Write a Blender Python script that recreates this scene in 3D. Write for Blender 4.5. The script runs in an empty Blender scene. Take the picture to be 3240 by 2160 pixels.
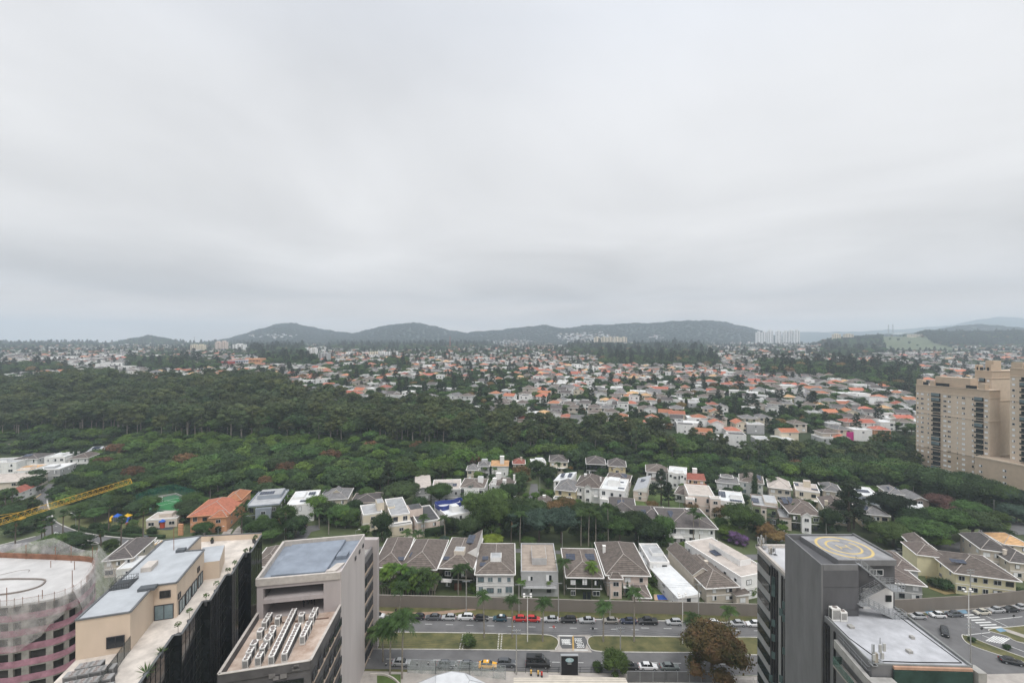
import bpy, math, random
from mathutils import Vector, Matrix
R = math.radians
sc = bpy.context.scene
rnd = random.Random(7)
# ---------------------------------------------------------------- camera, sky, sun, exposure
F, CX, CY, CAMZ = 1440.0, 1620.0, 1080.0, 80.0
cam = bpy.data.objects.new('camera', bpy.data.cameras.new('camera'))
sc.collection.objects.link(cam); sc.camera = cam
cam.location = (0, 0, CAMZ); cam.rotation_euler = (R(90), 0, 0)
cam.data.lens = 16.0; cam.data.sensor_width = 36.0
cam.data.clip_start = 0.5; cam.data.clip_end = 40000
SUN_EL, SUN_AZ = 60, 155
w = bpy.data.worlds.new('World'); sc.world = w; w.use_nodes = True
nt = w.node_tree; nt.nodes.clear()
def N(t, **k):
    n = nt.nodes.new(t)
    for a, b in k.items(): setattr(n, a, b)
    return n
L = lambda a, b: nt.links.new(a, b)
wo = N('ShaderNodeOutputWorld'); mixs = N('ShaderNodeMixShader'); L(mixs.outputs[0], wo.inputs[0])
sky = N('ShaderNodeTexSky', sky_type='NISHITA'); sky.sun_disc = False
sky.sun_elevation = R(SUN_EL); sky.sun_rotation = R(SUN_AZ)
b1 = N('ShaderNodeBackground'); b1.inputs[1].default_value = 0.08; L(sky.outputs[0], b1.inputs[0])
b2 = N('ShaderNodeBackground'); b2.inputs[1].default_value = 1.0
mixs.inputs[0].default_value = 0.93; L(b1.outputs[0], mixs.inputs[1]); L(b2.outputs[0], mixs.inputs[2])
tc = N('ShaderNodeTexCoord'); sep = N('ShaderNodeSeparateXYZ'); L(tc.outputs['Generated'], sep.inputs[0])
def math_(op, a, b=None):
    n = N('ShaderNodeMath', operation=op)
    for i, v in enumerate((a, b)):
        if v is None: continue
        if isinstance(v, (int, float)): n.inputs[i].default_value = v
        else: L(v, n.inputs[i])
    return n.outputs[0]
zc = math_('MAXIMUM', sep.outputs[2], 0.0); zz = math_('ADD', zc, 0.10)
cmb = N('ShaderNodeCombineXYZ'); L(math_('DIVIDE', sep.outputs[0], zz), cmb.inputs[0]); L(math_('DIVIDE', sep.outputs[1], zz), cmb.inputs[1])
mp = N('ShaderNodeMapping'); mp.inputs[3].default_value = (0.65, 0.62, 1); mp.inputs[1].default_value = (2.3, 5.1, 0); mp.inputs[2].default_value = (0, 0, R(12)); L(cmb.outputs[0], mp.inputs[0])
n1 = N('ShaderNodeTexNoise'); n1.inputs['Scale'].default_value = 0.8; n1.inputs['Detail'].default_value = 7; n1.inputs['Roughness'].default_value = .47; n1.inputs['Distortion'].default_value = .5; L(mp.outputs[0], n1.inputs['Vector'])
base = N('ShaderNodeValToRGB')      # by elevation (sine of the angle)
cr = base.color_ramp
for i_, (p, c) in enumerate(((0.0, (.90, .74, .62)), (.035, (.80, .68, .60)), (.09, (.60, .575, .565)), (.16, (.68, .665, .655)), (.3, (.745, .74, .74)), (.45, (.73, .735, .75)), (.58, (.70, .72, .76)), (.66, (.76, .78, .82)), (.8, (1.3, 1.32, 1.36)), (1.0, (1.75, 1.77, 1.82)))):
    e = cr.elements[0] if i_ == 0 else cr.elements.new(p if p < 1 else .999); e.position = p if p < 1 else .999; e.color = (*c, 1)
cr.elements[-1].color = (1.75, 1.77, 1.82, 1)
L(zc, base.inputs[0])
mr = N('ShaderNodeMapRange'); mr.inputs[1].default_value = .3; mr.inputs[2].default_value = .7; mr.inputs[3].default_value = .84; mr.inputs[4].default_value = 1.2; L(n1.outputs[0], mr.inputs[0])
vm = N('ShaderNodeVectorMath', operation='SCALE'); L(base.outputs[0], vm.inputs[0]); L(mr.outputs[0], vm.inputs['Scale']); L(vm.outputs[0], b2.inputs[0])
sun = bpy.data.objects.new('sun', bpy.data.lights.new('sun', 'SUN')); sc.collection.objects.link(sun)
sun.data.energy = 1.5; sun.data.angle = R(22); sun.data.color = (1, .97, .93)
sun.rotation_euler = (R(-(90 - SUN_EL)), 0, R(-SUN_AZ))
sc.view_settings.view_transform = 'Standard'; sc.view_settings.look = 'None'; sc.view_settings.exposure = 0.22; sc.view_settings.gamma = 1
cy = sc.cycles; cy.max_bounces = 5; cy.diffuse_bounces = 2; cy.glossy_bounces = 2; cy.transmission_bounces = 3; cy.volume_bounces = 2; cy.transparent_max_bounces = 12; cy.use_denoising = True
cy.volume_step_rate = 5
# ---------------------------------------------------------------- materials
def lin(h):
    v = [int(h[i:i + 2], 16) / 255 for i in (0, 2, 4)]
    return tuple(((c + .055) / 1.055) ** 2.4 if c > .04 else c / 12.92 for c in v)
MC = {}
def M(name, rgb, rough=.85, var=.18, scale=.6, metal=0, stripes=0, bump=0, rand=0, spec=.3, detail=4, hue=None, streak=0):
    """rgb: base colour; var: strength of the noise in it; stripes: tile courses per metre; rand: per-object variation"""
    if name in MC: return MC[name]
    if isinstance(rgb, str): rgb = lin(rgb)
    m = bpy.data.materials.new(name); m.use_nodes = True; t = m.node_tree; b = t.nodes['Principled BSDF']
    b.inputs['Roughness'].default_value = rough; b.inputs['Metallic'].default_value = metal; b.inputs['Specular IOR Level'].default_value = spec
    co = t.nodes.new('ShaderNodeTexCoord'); nz = t.nodes.new('ShaderNodeTexNoise'); nz.inputs['Scale'].default_value = scale; nz.inputs['Detail'].default_value = detail
    nz.inputs['Roughness'].default_value = .62
    src = co.outputs['Object']
    if streak:
        mpn = t.nodes.new('ShaderNodeMapping'); mpn.inputs[3].default_value = (1, 1, streak); t.links.new(src, mpn.inputs[0]); src = mpn.outputs[0]
    t.links.new(src, nz.inputs['Vector'])
    ra = t.nodes.new('ShaderNodeValToRGB'); t.links.new(nz.outputs[0], ra.inputs[0])
    lo = tuple(max(0, c * (1 - var)) for c in rgb); hi = tuple(min(1, c * (1 + var)) for c in (hue or rgb))
    ra.color_ramp.elements[0].position = .3; ra.color_ramp.elements[1].position = .7
    ra.color_ramp.elements[0].color = (*lo, 1); ra.color_ramp.elements[1].color = (*hi, 1)
    out = ra.outputs[0]
    if stripes:
        wv = t.nodes.new('ShaderNodeTexWave'); wv.inputs['Scale'].default_value = stripes / 2 * .32; wv.inputs['Distortion'].default_value = .4; wv.inputs['Detail'].default_value = 1
        wv.bands_direction = 'Y'; t.links.new(co.outputs['Object'], wv.inputs['Vector'])
        mm = t.nodes.new('ShaderNodeMix'); mm.data_type = 'RGBA'; mm.blend_type = 'MULTIPLY'; mm.inputs[0].default_value = .75
        r2 = t.nodes.new('ShaderNodeValToRGB'); r2.color_ramp.elements[0].color = (.5, .5, .5, 1); r2.color_ramp.elements[0].position = .1; r2.color_ramp.elements[1].color = (1.1, 1.1, 1.1, 1); r2.color_ramp.elements[1].position = .5
        t.links.new(wv.outputs['Fac'], r2.inputs[0]); t.links.new(out, mm.inputs[6]); t.links.new(r2.outputs[0], mm.inputs[7]); out = mm.outputs[2]
    if rand:
        oi = t.nodes.new('ShaderNodeObjectInfo'); hs = t.nodes.new('ShaderNodeHueSaturation')
        m1 = t.nodes.new('ShaderNodeMapRange'); m1.inputs[3].default_value = 1 - rand; m1.inputs[4].default_value = 1 + rand; t.links.new(oi.outputs['Random'], m1.inputs[0])
        m2 = t.nodes.new('ShaderNodeMapRange'); m2.inputs[3].default_value = .5 - .05 * rand; m2.inputs[4].default_value = .5 + .05 * rand
        mu = t.nodes.new('ShaderNodeMath'); mu.operation = 'MULTIPLY'; mu.inputs[1].default_value = 17.3; fr = t.nodes.new('ShaderNodeMath'); fr.operation = 'FRACT'
        t.links.new(oi.outputs['Random'], mu.inputs[0]); t.links.new(mu.outputs[0], fr.inputs[0]); t.links.new(fr.outputs[0], m2.inputs[0])
        t.links.new(m1.outputs[0], hs.inputs['Value']); t.links.new(m2.outputs[0], hs.inputs['Hue']); t.links.new(out, hs.inputs['Color']); out = hs.outputs[0]
    t.links.new(out, b.inputs['Base Color'])
    if bump:
        bp = t.nodes.new('ShaderNodeBump'); bp.inputs['Strength'].default_value = bump; bp.inputs['Distance'].default_value = .1; t.links.new(nz.outputs[0], bp.inputs['Height']); t.links.new(bp.outputs[0], b.inputs['Normal'])
    MC[name] = m; return m
def glass(name, rgb=(.02, .025, .03), rough=.08):
    m = M(name, rgb, rough=rough, var=.35, scale=.35, spec=.6); return m
def leaf(name, rgb, var=.5, rand=.25, scale=.35, hue=None):
    m = M(name, rgb, rough=.7, var=var, scale=scale, rand=rand, spec=.12, hue=hue)
    t = m.node_tree; b = t.nodes['Principled BSDF']; o = t.nodes['Material Output']
    tr = t.nodes.new('ShaderNodeBsdfTranslucent'); mx = t.nodes.new('ShaderNodeMixShader'); mx.inputs[0].default_value = .22
    t.links.new(b.inputs['Base Color'].links[0].from_socket, tr.inputs[0]); t.links.new(b.outputs[0], mx.inputs[1]); t.links.new(tr.outputs[0], mx.inputs[2]); t.links.new(mx.outputs[0], o.inputs[0])
    return m
def netmat(name, rgb, alpha):
    m = M(name, rgb, rough=.9, var=.25, scale=.7); t = m.node_tree; b = t.nodes['Principled BSDF']; o = t.nodes['Material Output']
    tr = t.nodes.new('ShaderNodeBsdfTransparent'); mx = t.nodes.new('ShaderNodeMixShader'); mr = t.nodes.new('ShaderNodeMapRange')
    co = t.nodes.new('ShaderNodeTexCoord'); nz = t.nodes.new('ShaderNodeTexNoise'); nz.inputs['Scale'].default_value = .5; t.links.new(co.outputs['Object'], nz.inputs[0])
    mr.inputs[1].default_value = .3; mr.inputs[2].default_value = .7; mr.inputs[3].default_value = alpha - .15; mr.inputs[4].default_value = alpha + .15
    t.links.new(nz.outputs[0], mr.inputs[0]); t.links.new(mr.outputs[0], mx.inputs[0]); t.links.new(tr.outputs[0], mx.inputs[1]); t.links.new(b.outputs[0], mx.inputs[2]); t.links.new(mx.outputs[0], o.inputs[0]); return m
WALL = dict(white=M('white_plaster', (.79, .78, .76), var=.08, rand=.06, streak=.3), cream=M('cream_plaster', (.70, .62, .49), var=.09, rand=.08, streak=.3), grey=M('grey_plaster', (.42, .42, .42), var=.1, rand=.12),
    beige=M('beige_plaster', (.60, .53, .45), var=.1, rand=.1), pink=M('pink_plaster', (.70, .58, .51), var=.08), yellow=M('yellow_plaster', (.62, .52, .32), var=.08, rand=.06), brown=M('brown_plaster', (.27, .22, .19), var=.12, rand=.1),
    orange=M('orange_plaster', (.62, .32, .18), var=.12), bluegrey=M('bluegrey_plaster', (.30, .33, .37), var=.1), lemon=M('lemon_plaster', (.70, .64, .42), var=.07), dark=M('dark_plaster', (.09, .09, .10), var=.15), red=M('red_plaster', (.38, .07, .06), var=.1), magenta=M('magenta_plaster', (.50, .03, .22), var=.06), blue=M('blue_mosaic', (.03, .05, .22), var=.2, rough=.4), tan=M('tan_plaster', (.50, .395, .295), var=.07), tan2=M('pale_tan_plaster', (.62, .515, .405), var=.07))
ROOF = dict(brown=M('brown_tiles', (.14, .115, .10), var=.35, scale=.9, stripes=3, rand=.14), dark=M('dark_tiles', (.10, .088, .084), var=.3, scale=.9, stripes=3, rand=.16), orange=M('terracotta_tiles', (.42, .155, .09), var=.25, scale=.9, stripes=3, rand=.25),
    grey=M('grey_tiles', (.17, .165, .165), var=.3, scale=.8, stripes=3, rand=.14), sand=M('sand_tiles', (.55, .34, .17), var=.22, stripes=3, rand=.1), red=M('clay_red_tiles', (.30, .10, .07), var=.28, stripes=3, rand=.12), whiteflat=M('white_roof_coat', (.62, .63, .63), var=.16, scale=.35, rand=.06),
    greyflat=M('grey_roof_coat', (.36, .365, .37), var=.22, scale=.4, rand=.15), darkflat=M('dark_roof_coat', (.07, .07, .072), var=.3, scale=.5), tan=M('tan_metal_roof', (.36, .30, .25), var=.16, stripes=2, rand=.06), metal=M('pale_metal_roof', (.42, .43, .45), var=.1, stripes=2, rough=.5), beigeflat=M('beige_roof_coat', (.46, .41, .37), var=.18, scale=.5))
TRIM = M('white_trim', (.80, .78, .75), var=.06); GLASS = glass('window_glass'); GLASSB = glass('pale_blue_glass', (.16, .22, .24), .15); FRAME = M('window_frame', (.6, .6, .6), var=.04); SHUT = M('white_shutter', (.82, .82, .82), var=.05)
DFRAME = M('dark_frame', (.05, .05, .055), var=.1); SOLAR = M('solar_panel_blue', (.035, .045, .075), var=.25, rough=.25, stripes=2, spec=.5); WOOD = M('brown_wood', (.13, .06, .035), var=.25); CONC = M('concrete', (.34, .33, .31), var=.2, scale=.8); STEEL = M('grey_steel', (.35, .36, .37), var=.1, rough=.5, metal=.3)
BLACK = M('black_metal', (.02, .02, .02), var=.2, rough=.5); PAINT = M('road_paint', (.62, .62, .60), var=.15, scale=1.5); YPAINT = M('yellow_paint', (.62, .38, .09), var=.15, scale=1.5); TYRE = M('tyre_rubber', (.02, .02, .02), var=.1)
BARK = M('bark', (.12, .095, .075), var=.35, scale=2); PBARK = M('pale_bark', (.27, .24, .20), var=.3, scale=1.2); ASPH = M('asphalt', (.135, .132, .132), var=.2, scale=.25, detail=9); PAVE = M('pavement_concrete', (.36, .33, .30), var=.16, scale=.5); KERB = M('kerb_stone', (.52, .50, .46), var=.15, scale=1.5)
GRASS = M('lawn_grass', (.075, .092, .034), var=.35, scale=.28, detail=8, hue=(.12, .108, .045)); LAWN = M('green_lawn', (.085, .125, .035), var=.3, scale=.3, detail=8)
# ---------------------------------------------------------------- pixel rays of the photograph (3240x2160) to world points
def G(px, py, z=0.0):
    Y = F * (CAMZ - z) / (py - CY); return Vector(((px - CX) / F * Y, Y, z))
def at(px, py, Y): return Vector(((px - CX) / F * Y, Y, CAMZ - (py - CY) / F * Y))
def lerp_t(tab, v):
    if v <= tab[0][0]: return tab[0][1]
    for (a, b), (c, d) in zip(tab, tab[1:]):
        if v <= c: return b + (d - b) * (v - a) / (c - a)
    return tab[-1][1]
PROF = [(-400, 0), (288, 0), (332, 12), (430, 24), (520, 30), (800, 41), (1200, 47), (1800, 55), (2500, 61), (4000, 62), (14000, 66)]
def disp(l): return [(a * 1.3776, b * 1.3776) for a, b in l]
RIDGES = [  # distance, front width, back width, silhouette
 (3400, 1000, 900, disp([(380, 800), (450, 792), (500, 785), (560, 771), (600, 758), (640, 746), (670, 745), (720, 754), (770, 765), (810, 768), (850, 760), (900, 748), (950, 744), (1000, 752), (1040, 763), (1070, 768), (1100, 763), (1150, 762), (1200, 754), (1250, 750), (1290, 757), (1350, 750), (1400, 748), (1450, 746), (1500, 745), (1540, 742), (1580, 739), (1610, 738), (1660, 742), (1720, 755), (1760, 768), (1820, 782), (1870, 798)])),
 (6200, 1400, 1200, disp([(-400, 784), (0, 784), (120, 785), (200, 790), (260, 792), (320, 800), (1700, 800), (1780, 770), (1850, 762), (1950, 762), (2050, 757), (2150, 750), (2200, 744), (2240, 735), (2290, 727), (2352, 731), (2600, 728), (2900, 745)])),
 (2600, 500, 500, disp([(180, 800), (240, 794), (300, 782), (345, 773), (390, 784), (440, 793), (480, 800)])),
 (3000, 700, 700, [(2600, 1085), (2700, 1066), (2850, 1062), (2921, 1054), (3007, 1038), (3100, 1031), (3150, 1034), (3204, 1040), (3300, 1046), (3600, 1040)]),
 (1900, 480, 480, [(2550, 1095), (2640, 1075), (2700, 1072), (2780, 1066), (2860, 1064), (2900, 1059), (2936, 1053), (3007, 1055), (3114, 1055), (3240, 1052), (3500, 1050), (3900, 1060)]),
 (1750, 330, 300, [(1740, 1106), (1810, 1093), (1900, 1090), (2000, 1093), (2100, 1092), (2200, 1099), (2260, 1106)]),
]
def ss(t): t = max(0, min(1, t)); return t * t * (3 - 2 * t)
def H(x, y):
    z = lerp_t(PROF, y)
    if y > 480: z += (math.sin(x / 130 + 1) * math.sin(y / 170) * 2.2 + math.sin(x / 61) * 1.0) * min(1, (y - 480) / 200)
    if y > 1000:
        px = CX + F * x / y; b = z
        for Rr, wf, wb, pts in RIDGES:
            if not pts[0][0] < px < pts[-1][0]: continue
            t = (Rr - y) / wf if y < Rr else (y - Rr) / wb
            if t >= 1: continue
            crest = CAMZ + (CY - lerp_t(pts, px)) / F * Rr
            crest += (math.sin(px * .11) + math.sin(px * .047 + 2) * 1.4) * Rr / 3400 * 1.6
            e = min(1, (px - pts[0][0]) / 60, (pts[-1][0] - px) / 60)
            f = ss(1 - t) * e
            g = 1 + .16 * math.sin(x / (90 + Rr * .02) + y / 160) * math.sin(f * math.pi)
            z = max(z, b + (crest - b) * min(1, f * g))
    return z
def T(px, py, ymax=7000):
    a = (px - CX) / F; s = (py - CY) / F; y = 60.0; st = 4
    while y < ymax:
        if CAMZ - s * y <= H(a * y, y): break
        y += max(1.5, y * .006)
    return Vector((a * y, y, H(a * y, y)))
def pxof(x, y, z): return CX + F * x / y, CY + F * (CAMZ - z) / y
# ---------------------------------------------------------------- mesh helpers
C = sc.collection
class MB:
    def __init__(s, o=(0, 0, 0)): s.v = []; s.f = []; s.m = []; s.o = Vector(o)
    def face(s, pts, mi=0):
        n = len(s.v); s.v += [tuple(Vector(p) - s.o) for p in pts]; s.f.append(tuple(range(n, n + len(pts)))); s.m.append(mi)
    def prism(s, poly, z0, z1, mi=0, mt=None, zt=None):
        """vertical prism of an xy outline (either winding)"""
        a = sum(p[0] * q[1] - q[0] * p[1] for p, q in zip(poly, poly[1:] + poly[:1]))
        if a < 0: poly = poly[::-1]
        n = len(s.v); k = len(poly)
        s.v += [tuple(Vector((p[0], p[1], z0)) - s.o) for p in poly] + [tuple(Vector((p[0], p[1], z1)) - s.o) for p in poly]
        for i in range(k): j = (i + 1) % k; s.f.append((n + i, n + j, n + k + j, n + k + i)); s.m.append(mi)
        s.f.append(tuple(range(n + k, n + 2 * k))); s.m.append(mi if mt is None else mt)
        s.f.append(tuple(reversed(range(n, n + k)))); s.m.append(mi)
    def box(s, x0, x1, y0, y1, z0, z1, mi=0, mt=None): s.prism([(x0, y0), (x1, y0), (x1, y1), (x0, y1)], z0, z1, mi, mt)
    def bar(s, a, b, t, z0, z1, mi=0):
        """upright slab of thickness t along the plan line a-b"""
        a = Vector((a[0], a[1])); b = Vector((b[0], b[1])); d = (b - a).normalized(); n = Vector((-d.y, d.x)) * t / 2
        s.prism([tuple(a - n), tuple(b - n), tuple(b + n), tuple(a + n)], z0, z1, mi)
    def tube(s, p, q, r0, r1=None, n=6, mi=0):
        r1 = r0 if r1 is None else r1; p = Vector(p); q = Vector(q); d = (q - p).normalized(); u = d.orthogonal().normalized(); w_ = d.cross(u); k = len(s.v)
        for c, r in ((p, r0), (q, r1)):
            for i in range(n): t = 2 * math.pi * i / n; s.v.append(tuple(c + (u * math.cos(t) + w_ * math.sin(t)) * r - s.o))
        for i in range(n): j = (i + 1) % n; s.f.append((k + i, k + j, k + n + j, k + n + i)); s.m.append(mi)
        s.f.append(tuple(reversed(range(k, k + n)))); s.m.append(mi); s.f.append(tuple(range(k + n, k + 2 * n))); s.m.append(mi)
    def build(s, name, mats, parent=None, smooth=False):
        me = bpy.data.meshes.new(name); me.from_pydata(s.v, [], s.f)
        for m in (mats if isinstance(mats, (list, tuple)) else [mats]): me.materials.append(m)
        me.polygons.foreach_set('material_index', s.m)
        if smooth: me.polygons.foreach_set('use_smooth', [True] * len(s.f))
        me.update(); o = bpy.data.objects.new(name, me); C.objects.link(o)
        if parent is not None: o.parent = parent
        elif s.o.length: o.location = s.o
        return o
LABELS = []
def tag(o, label, cat, group=None, kind=None):
    o['label'] = label; o['category'] = cat
    if group: o['group'] = group
    if kind: o['kind'] = kind
    LABELS.append(o); return o
def thing(name, loc, label, cat, group=None, rz=0):
    o = bpy.data.objects.new(name, None); o.empty_display_size = .5; C.objects.link(o); o.location = loc; o.rotation_euler = (0, 0, rz); return tag(o, label, cat, group)
def struct(o): o['kind'] = 'structure'; return o
def inst(name, me, parent, loc=(0, 0, 0), rz=0, scale=None, rot=None):
    o = bpy.data.objects.new(name, me); C.objects.link(o); o.parent = parent; o.location = loc; o.rotation_euler = rot or (0, 0, rz)
    if scale: o.scale = scale
    return o
WM = {}
def winmesh(w_, h, fr=FRAME, gl=GLASS, shut=0):
    """a framed window in the xz plane facing -y; shut: share of it behind a white roller shutter"""
    k = (round(w_, 2), round(h, 2), fr.name, gl.name, shut)
    if k in WM: return WM[k]
    b = MB(); t = .09
    for x0, x1, z0, z1 in ((-w_ / 2, -w_ / 2 + t, 0, h), (w_ / 2 - t, w_ / 2, 0, h), (-w_ / 2 + t, w_ / 2 - t, 0, t), (-w_ / 2 + t, w_ / 2 - t, h - t, h)): b.box(x0, x1, -.10, .03, z0, z1, 0)
    if w_ > 1.3: b.box(-t / 2, t / 2, -.09, .03, t, h - t, 0)
    b.box(-w_ / 2 + t, w_ / 2 - t, -.05, .02, t, h - t, 1)
    if shut: b.box(-w_ / 2 + t, -w_ / 2 + t + (w_ - 2 * t) * shut, -.075, -.052, t, h - t, 2)
    o = b.build('window', [fr, gl, SHUT]); me = o.data; bpy.data.objects.remove(o); WM[k] = me; return me
OCC = []   # (x, y, r) of footprints, so that scattered trees keep clear
# ---------------------------------------------------------------- ground
def colattr(me, name, fn):
    at_ = me.color_attributes.new(name, 'FLOAT_COLOR', 'POINT')
    buf = []
    for v in me.vertices: buf += [*fn(v.co.x, v.co.y, v.co.z), 1]
    at_.data.foreach_set('color', buf)
def hsh(i, j): v = math.sin(i * 127.1 + j * 311.7) * 43758.5453; return v - math.floor(v)
def vn(x, y):
    i, j = math.floor(x), math.floor(y); fx, fy = ss(x - i), ss(y - j)
    return (hsh(i, j) * (1 - fx) + hsh(i + 1, j) * fx) * (1 - fy) + (hsh(i, j + 1) * (1 - fx) + hsh(i + 1, j + 1) * fx) * fy
def inpoly(p, x, y):
    c = False; n = len(p)
    for i in range(n):
        (x1, y1), (x2, y2) = p[i], p[i - 1]
        if (y1 > y) != (y2 > y) and x < (x2 - x1) * (y - y1) / (y2 - y1) + x1: c = not c
    return c
GRASSHILL = [(2790, 1063), (2860, 1058), (2925, 1062), (2960, 1085), (3030, 1105), (3110, 1126), (3000, 1132), (2850, 1130), (2790, 1120)]
def gcol(x, y, z):
    if y < 60: return (.10, .11, .05)
    px, py = pxof(x, y, z)
    if y < 300: return (.07, .088, .036)
    if y > 1400 and inpoly(GRASSHILL, px, py): return (.085, .105, .048)
    n = vn(x / 45, y / 45)
    if y < 470: return (.035, .05, .022)
    if y < 2300: return tuple(.06 + .07 * n * k for k in (1, 1.05, .8)) if n > .45 else (.04, .055, .028)
    return (.030, .046, .028)
def terrain():
    ys = [-120, -40, 30]
    y = 60
    while y < 7900: ys.append(y); y *= 1.016 if y < 5000 else 1.03
    A = [-2.4 + 4.8 * i / 400 for i in range(401)]
    v = []; f = []
    for y in ys:
        for a in A:
            x = a * max(y, 300); v.append((x, y, H(x, y) - (.05 if y < 290 else 0)))
    k = len(A)
    for j in range(len(ys) - 1):
        for i in range(k - 1): f.append((j * k + i, j * k + i + 1, (j + 1) * k + i + 1, (j + 1) * k + i))
    me = bpy.data.meshes.new('ground'); me.from_pydata(v, [], f); me.polygons.foreach_set('use_smooth', [True] * len(f))
    colattr(me, 'soil', gcol)
    m = M('ground_soil', (.1, .1, .05), var=.35, scale=.06, detail=10); t = m.node_tree
    va = t.nodes.new('ShaderNodeVertexColor'); va.layer_name = 'soil'
    nz = [n for n in t.nodes if n.type == 'TEX_NOISE'][0]; mr = t.nodes.new('ShaderNodeMapRange'); mr.inputs[1].default_value = .3; mr.inputs[2].default_value = .7; mr.inputs[3].default_value = .55; mr.inputs[4].default_value = 1.5
    t.links.new(nz.outputs[0], mr.inputs[0]); vs = t.nodes.new('ShaderNodeVectorMath'); vs.operation = 'SCALE'; t.links.new(va.outputs[0], vs.inputs[0]); t.links.new(mr.outputs[0], vs.inputs['Scale'])
    t.links.new(vs.outputs[0], t.nodes['Principled BSDF'].inputs['Base Color'])
    me.materials.append(m); o = bpy.data.objects.new('ground', me); C.objects.link(o); struct(o)
terrain()
SHEET = [0.004]
def sheet(name, pts, mat, z=None, st=True):
    """a flat sheet on the near ground; pts are xy points"""
    b = MB(); b.face([(p[0], p[1], z) for p in pts])
    o = b.build(name, mat)
    if o.data.polygons[0].normal.z < 0: o.data.flip_normals()
    return struct(o) if st else o
def gp(l, z=0): return [tuple(G(x, y, z))[:2] for x, y in l]
def smooth(pts, n=6, closed=True):
    out = []; k = len(pts); rng = range(k) if closed else range(k - 1)
    for i in rng:
        p0, p1, p2, p3 = (pts[(i + j) % k] if closed else pts[max(0, min(k - 1, i + j))] for j in (-1, 0, 1, 2))
        for s in range(n):
            t = s / n
            out.append(tuple(.5 * (2 * b_ + (c_ - a_) * t + (2 * a_ - 5 * b_ + 4 * c_ - d_) * t * t + (3 * b_ - a_ - 3 * c_ + d_) * t ** 3) for a_, b_, c_, d_ in zip(p0, p1, p2, p3)))
    if not closed: out.append(tuple(pts[-1]))
    return out
def kerbline(name, pts, wdt=.28, h=.13, mat=KERB, closed=False):
    b = MB(); q = list(pts) + ([pts[0]] if closed else [])
    for a, c in zip(q, q[1:]):
        if (Vector(a) - Vector(c)).length > .05: b.bar(a, c, wdt, 0, h)
    return struct(b.build(name, mat))
# ---------------------------------------------------------------- plants
LEAF = dict(dark=leaf('dark_leaves', (.048, .079, .031), rand=.35), mid=leaf('mid_green_leaves', (.066, .112, .032), rand=.4), bright=leaf('bright_leaves', (.10, .165, .034)), euca=leaf('eucalyptus_leaves', (.047, .070, .030), hue=(.072, .095, .038), rand=.4, scale=.2), olive=leaf('olive_crown_leaves', (.05, .065, .024), hue=(.095, .115, .042), rand=.3, scale=.2), hill=leaf('hill_canopy', (.030, .048, .028), rand=.12),
    rust=leaf('rust_leaves', (.06, .095, .03), hue=(.155, .09, .045), var=.3, scale=.4, rand=.08), bluish=leaf('bluegreen_leaves', (.062, .098, .072)), pine=leaf('pine_needles', (.028, .042, .022)), palm=leaf('palm_fronds', (.055, .095, .03), scale=.8), areca=leaf('areca_fronds', (.095, .165, .03), scale=.8),
    purple=leaf('purple_flowers', (.07, .08, .04), hue=(.22, .12, .28), rand=.05), pink=leaf('pinkish_leaves', (.13, .075, .06)), ginger=leaf('ginger_leaves', (.18, .12, .05)), flower=leaf('woodland_mixed_leaves', (.045, .072, .028), hue=(.17, .085, .045), scale=.5), hedge=leaf('hedge_leaves', (.035, .065, .022), rand=.1), silver=leaf('silver_fronds', (.16, .21, .19)), yellow=leaf('yellow_green_leaves', (.19, .23, .035)))
ICO = None
def blob(b, c, r, rd, mi=0):
    global ICO
    if ICO is None:
        import bmesh
        bm = bmesh.new(); bmesh.ops.create_icosphere(bm, subdivisions=2, radius=1); ICO = ([tuple(v.co) for v in bm.verts], [tuple(v.index for v in f.verts) for f in bm.faces]); bm.free()
    n = len(b.v); ph = rd.random() * 9
    for x, y, z in ICO[0]:
        k = .86 + .18 * math.sin(5 * x + ph) * math.sin(4 * y - ph) + .1 * math.sin(7 * z + ph)
        b.v.append((c[0] + x * r[0] * k, c[1] + y * r[1] * k, c[2] + z * r[2] * k))
    for f in ICO[1]: b.f.append(tuple(n + i for i in f)); b.m.append(mi)
def leaves(b, c, r, n, s, rd, mi=0, low=-.45):
    for _ in range(n):
        while True:
            d = Vector((rd.gauss(0, 1), rd.gauss(0, 1), rd.gauss(0, 1)))
            if d.length > .2:
                d.normalize()
                if d.z > low: break
        k = rd.uniform(.74, 1.18); p = Vector((c[0] + d.x * r[0] * k, c[1] + d.y * r[1] * k, c[2] + d.z * r[2] * k))
        nn = (d * .8 + Vector((rd.uniform(-1, 1), rd.uniform(-1, 1), rd.uniform(-.3, 1.1))) * .75).normalized()
        u = nn.orthogonal().normalized(); u.rotate(Matrix.Rotation(rd.uniform(0, 6.28), 3, nn)); w_ = nn.cross(u); q = s * rd.uniform(.6, 1.35)
        k0 = len(b.v); b.v += [tuple(p - u * q * .5), tuple(p - w_ * q * .35 + u * q * .1), tuple(p + u * q * .6), tuple(p + w_ * q * .35)]
        b.f.append((k0, k0 + 1, k0 + 2, k0 + 3)); b.m.append(mi)
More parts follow.
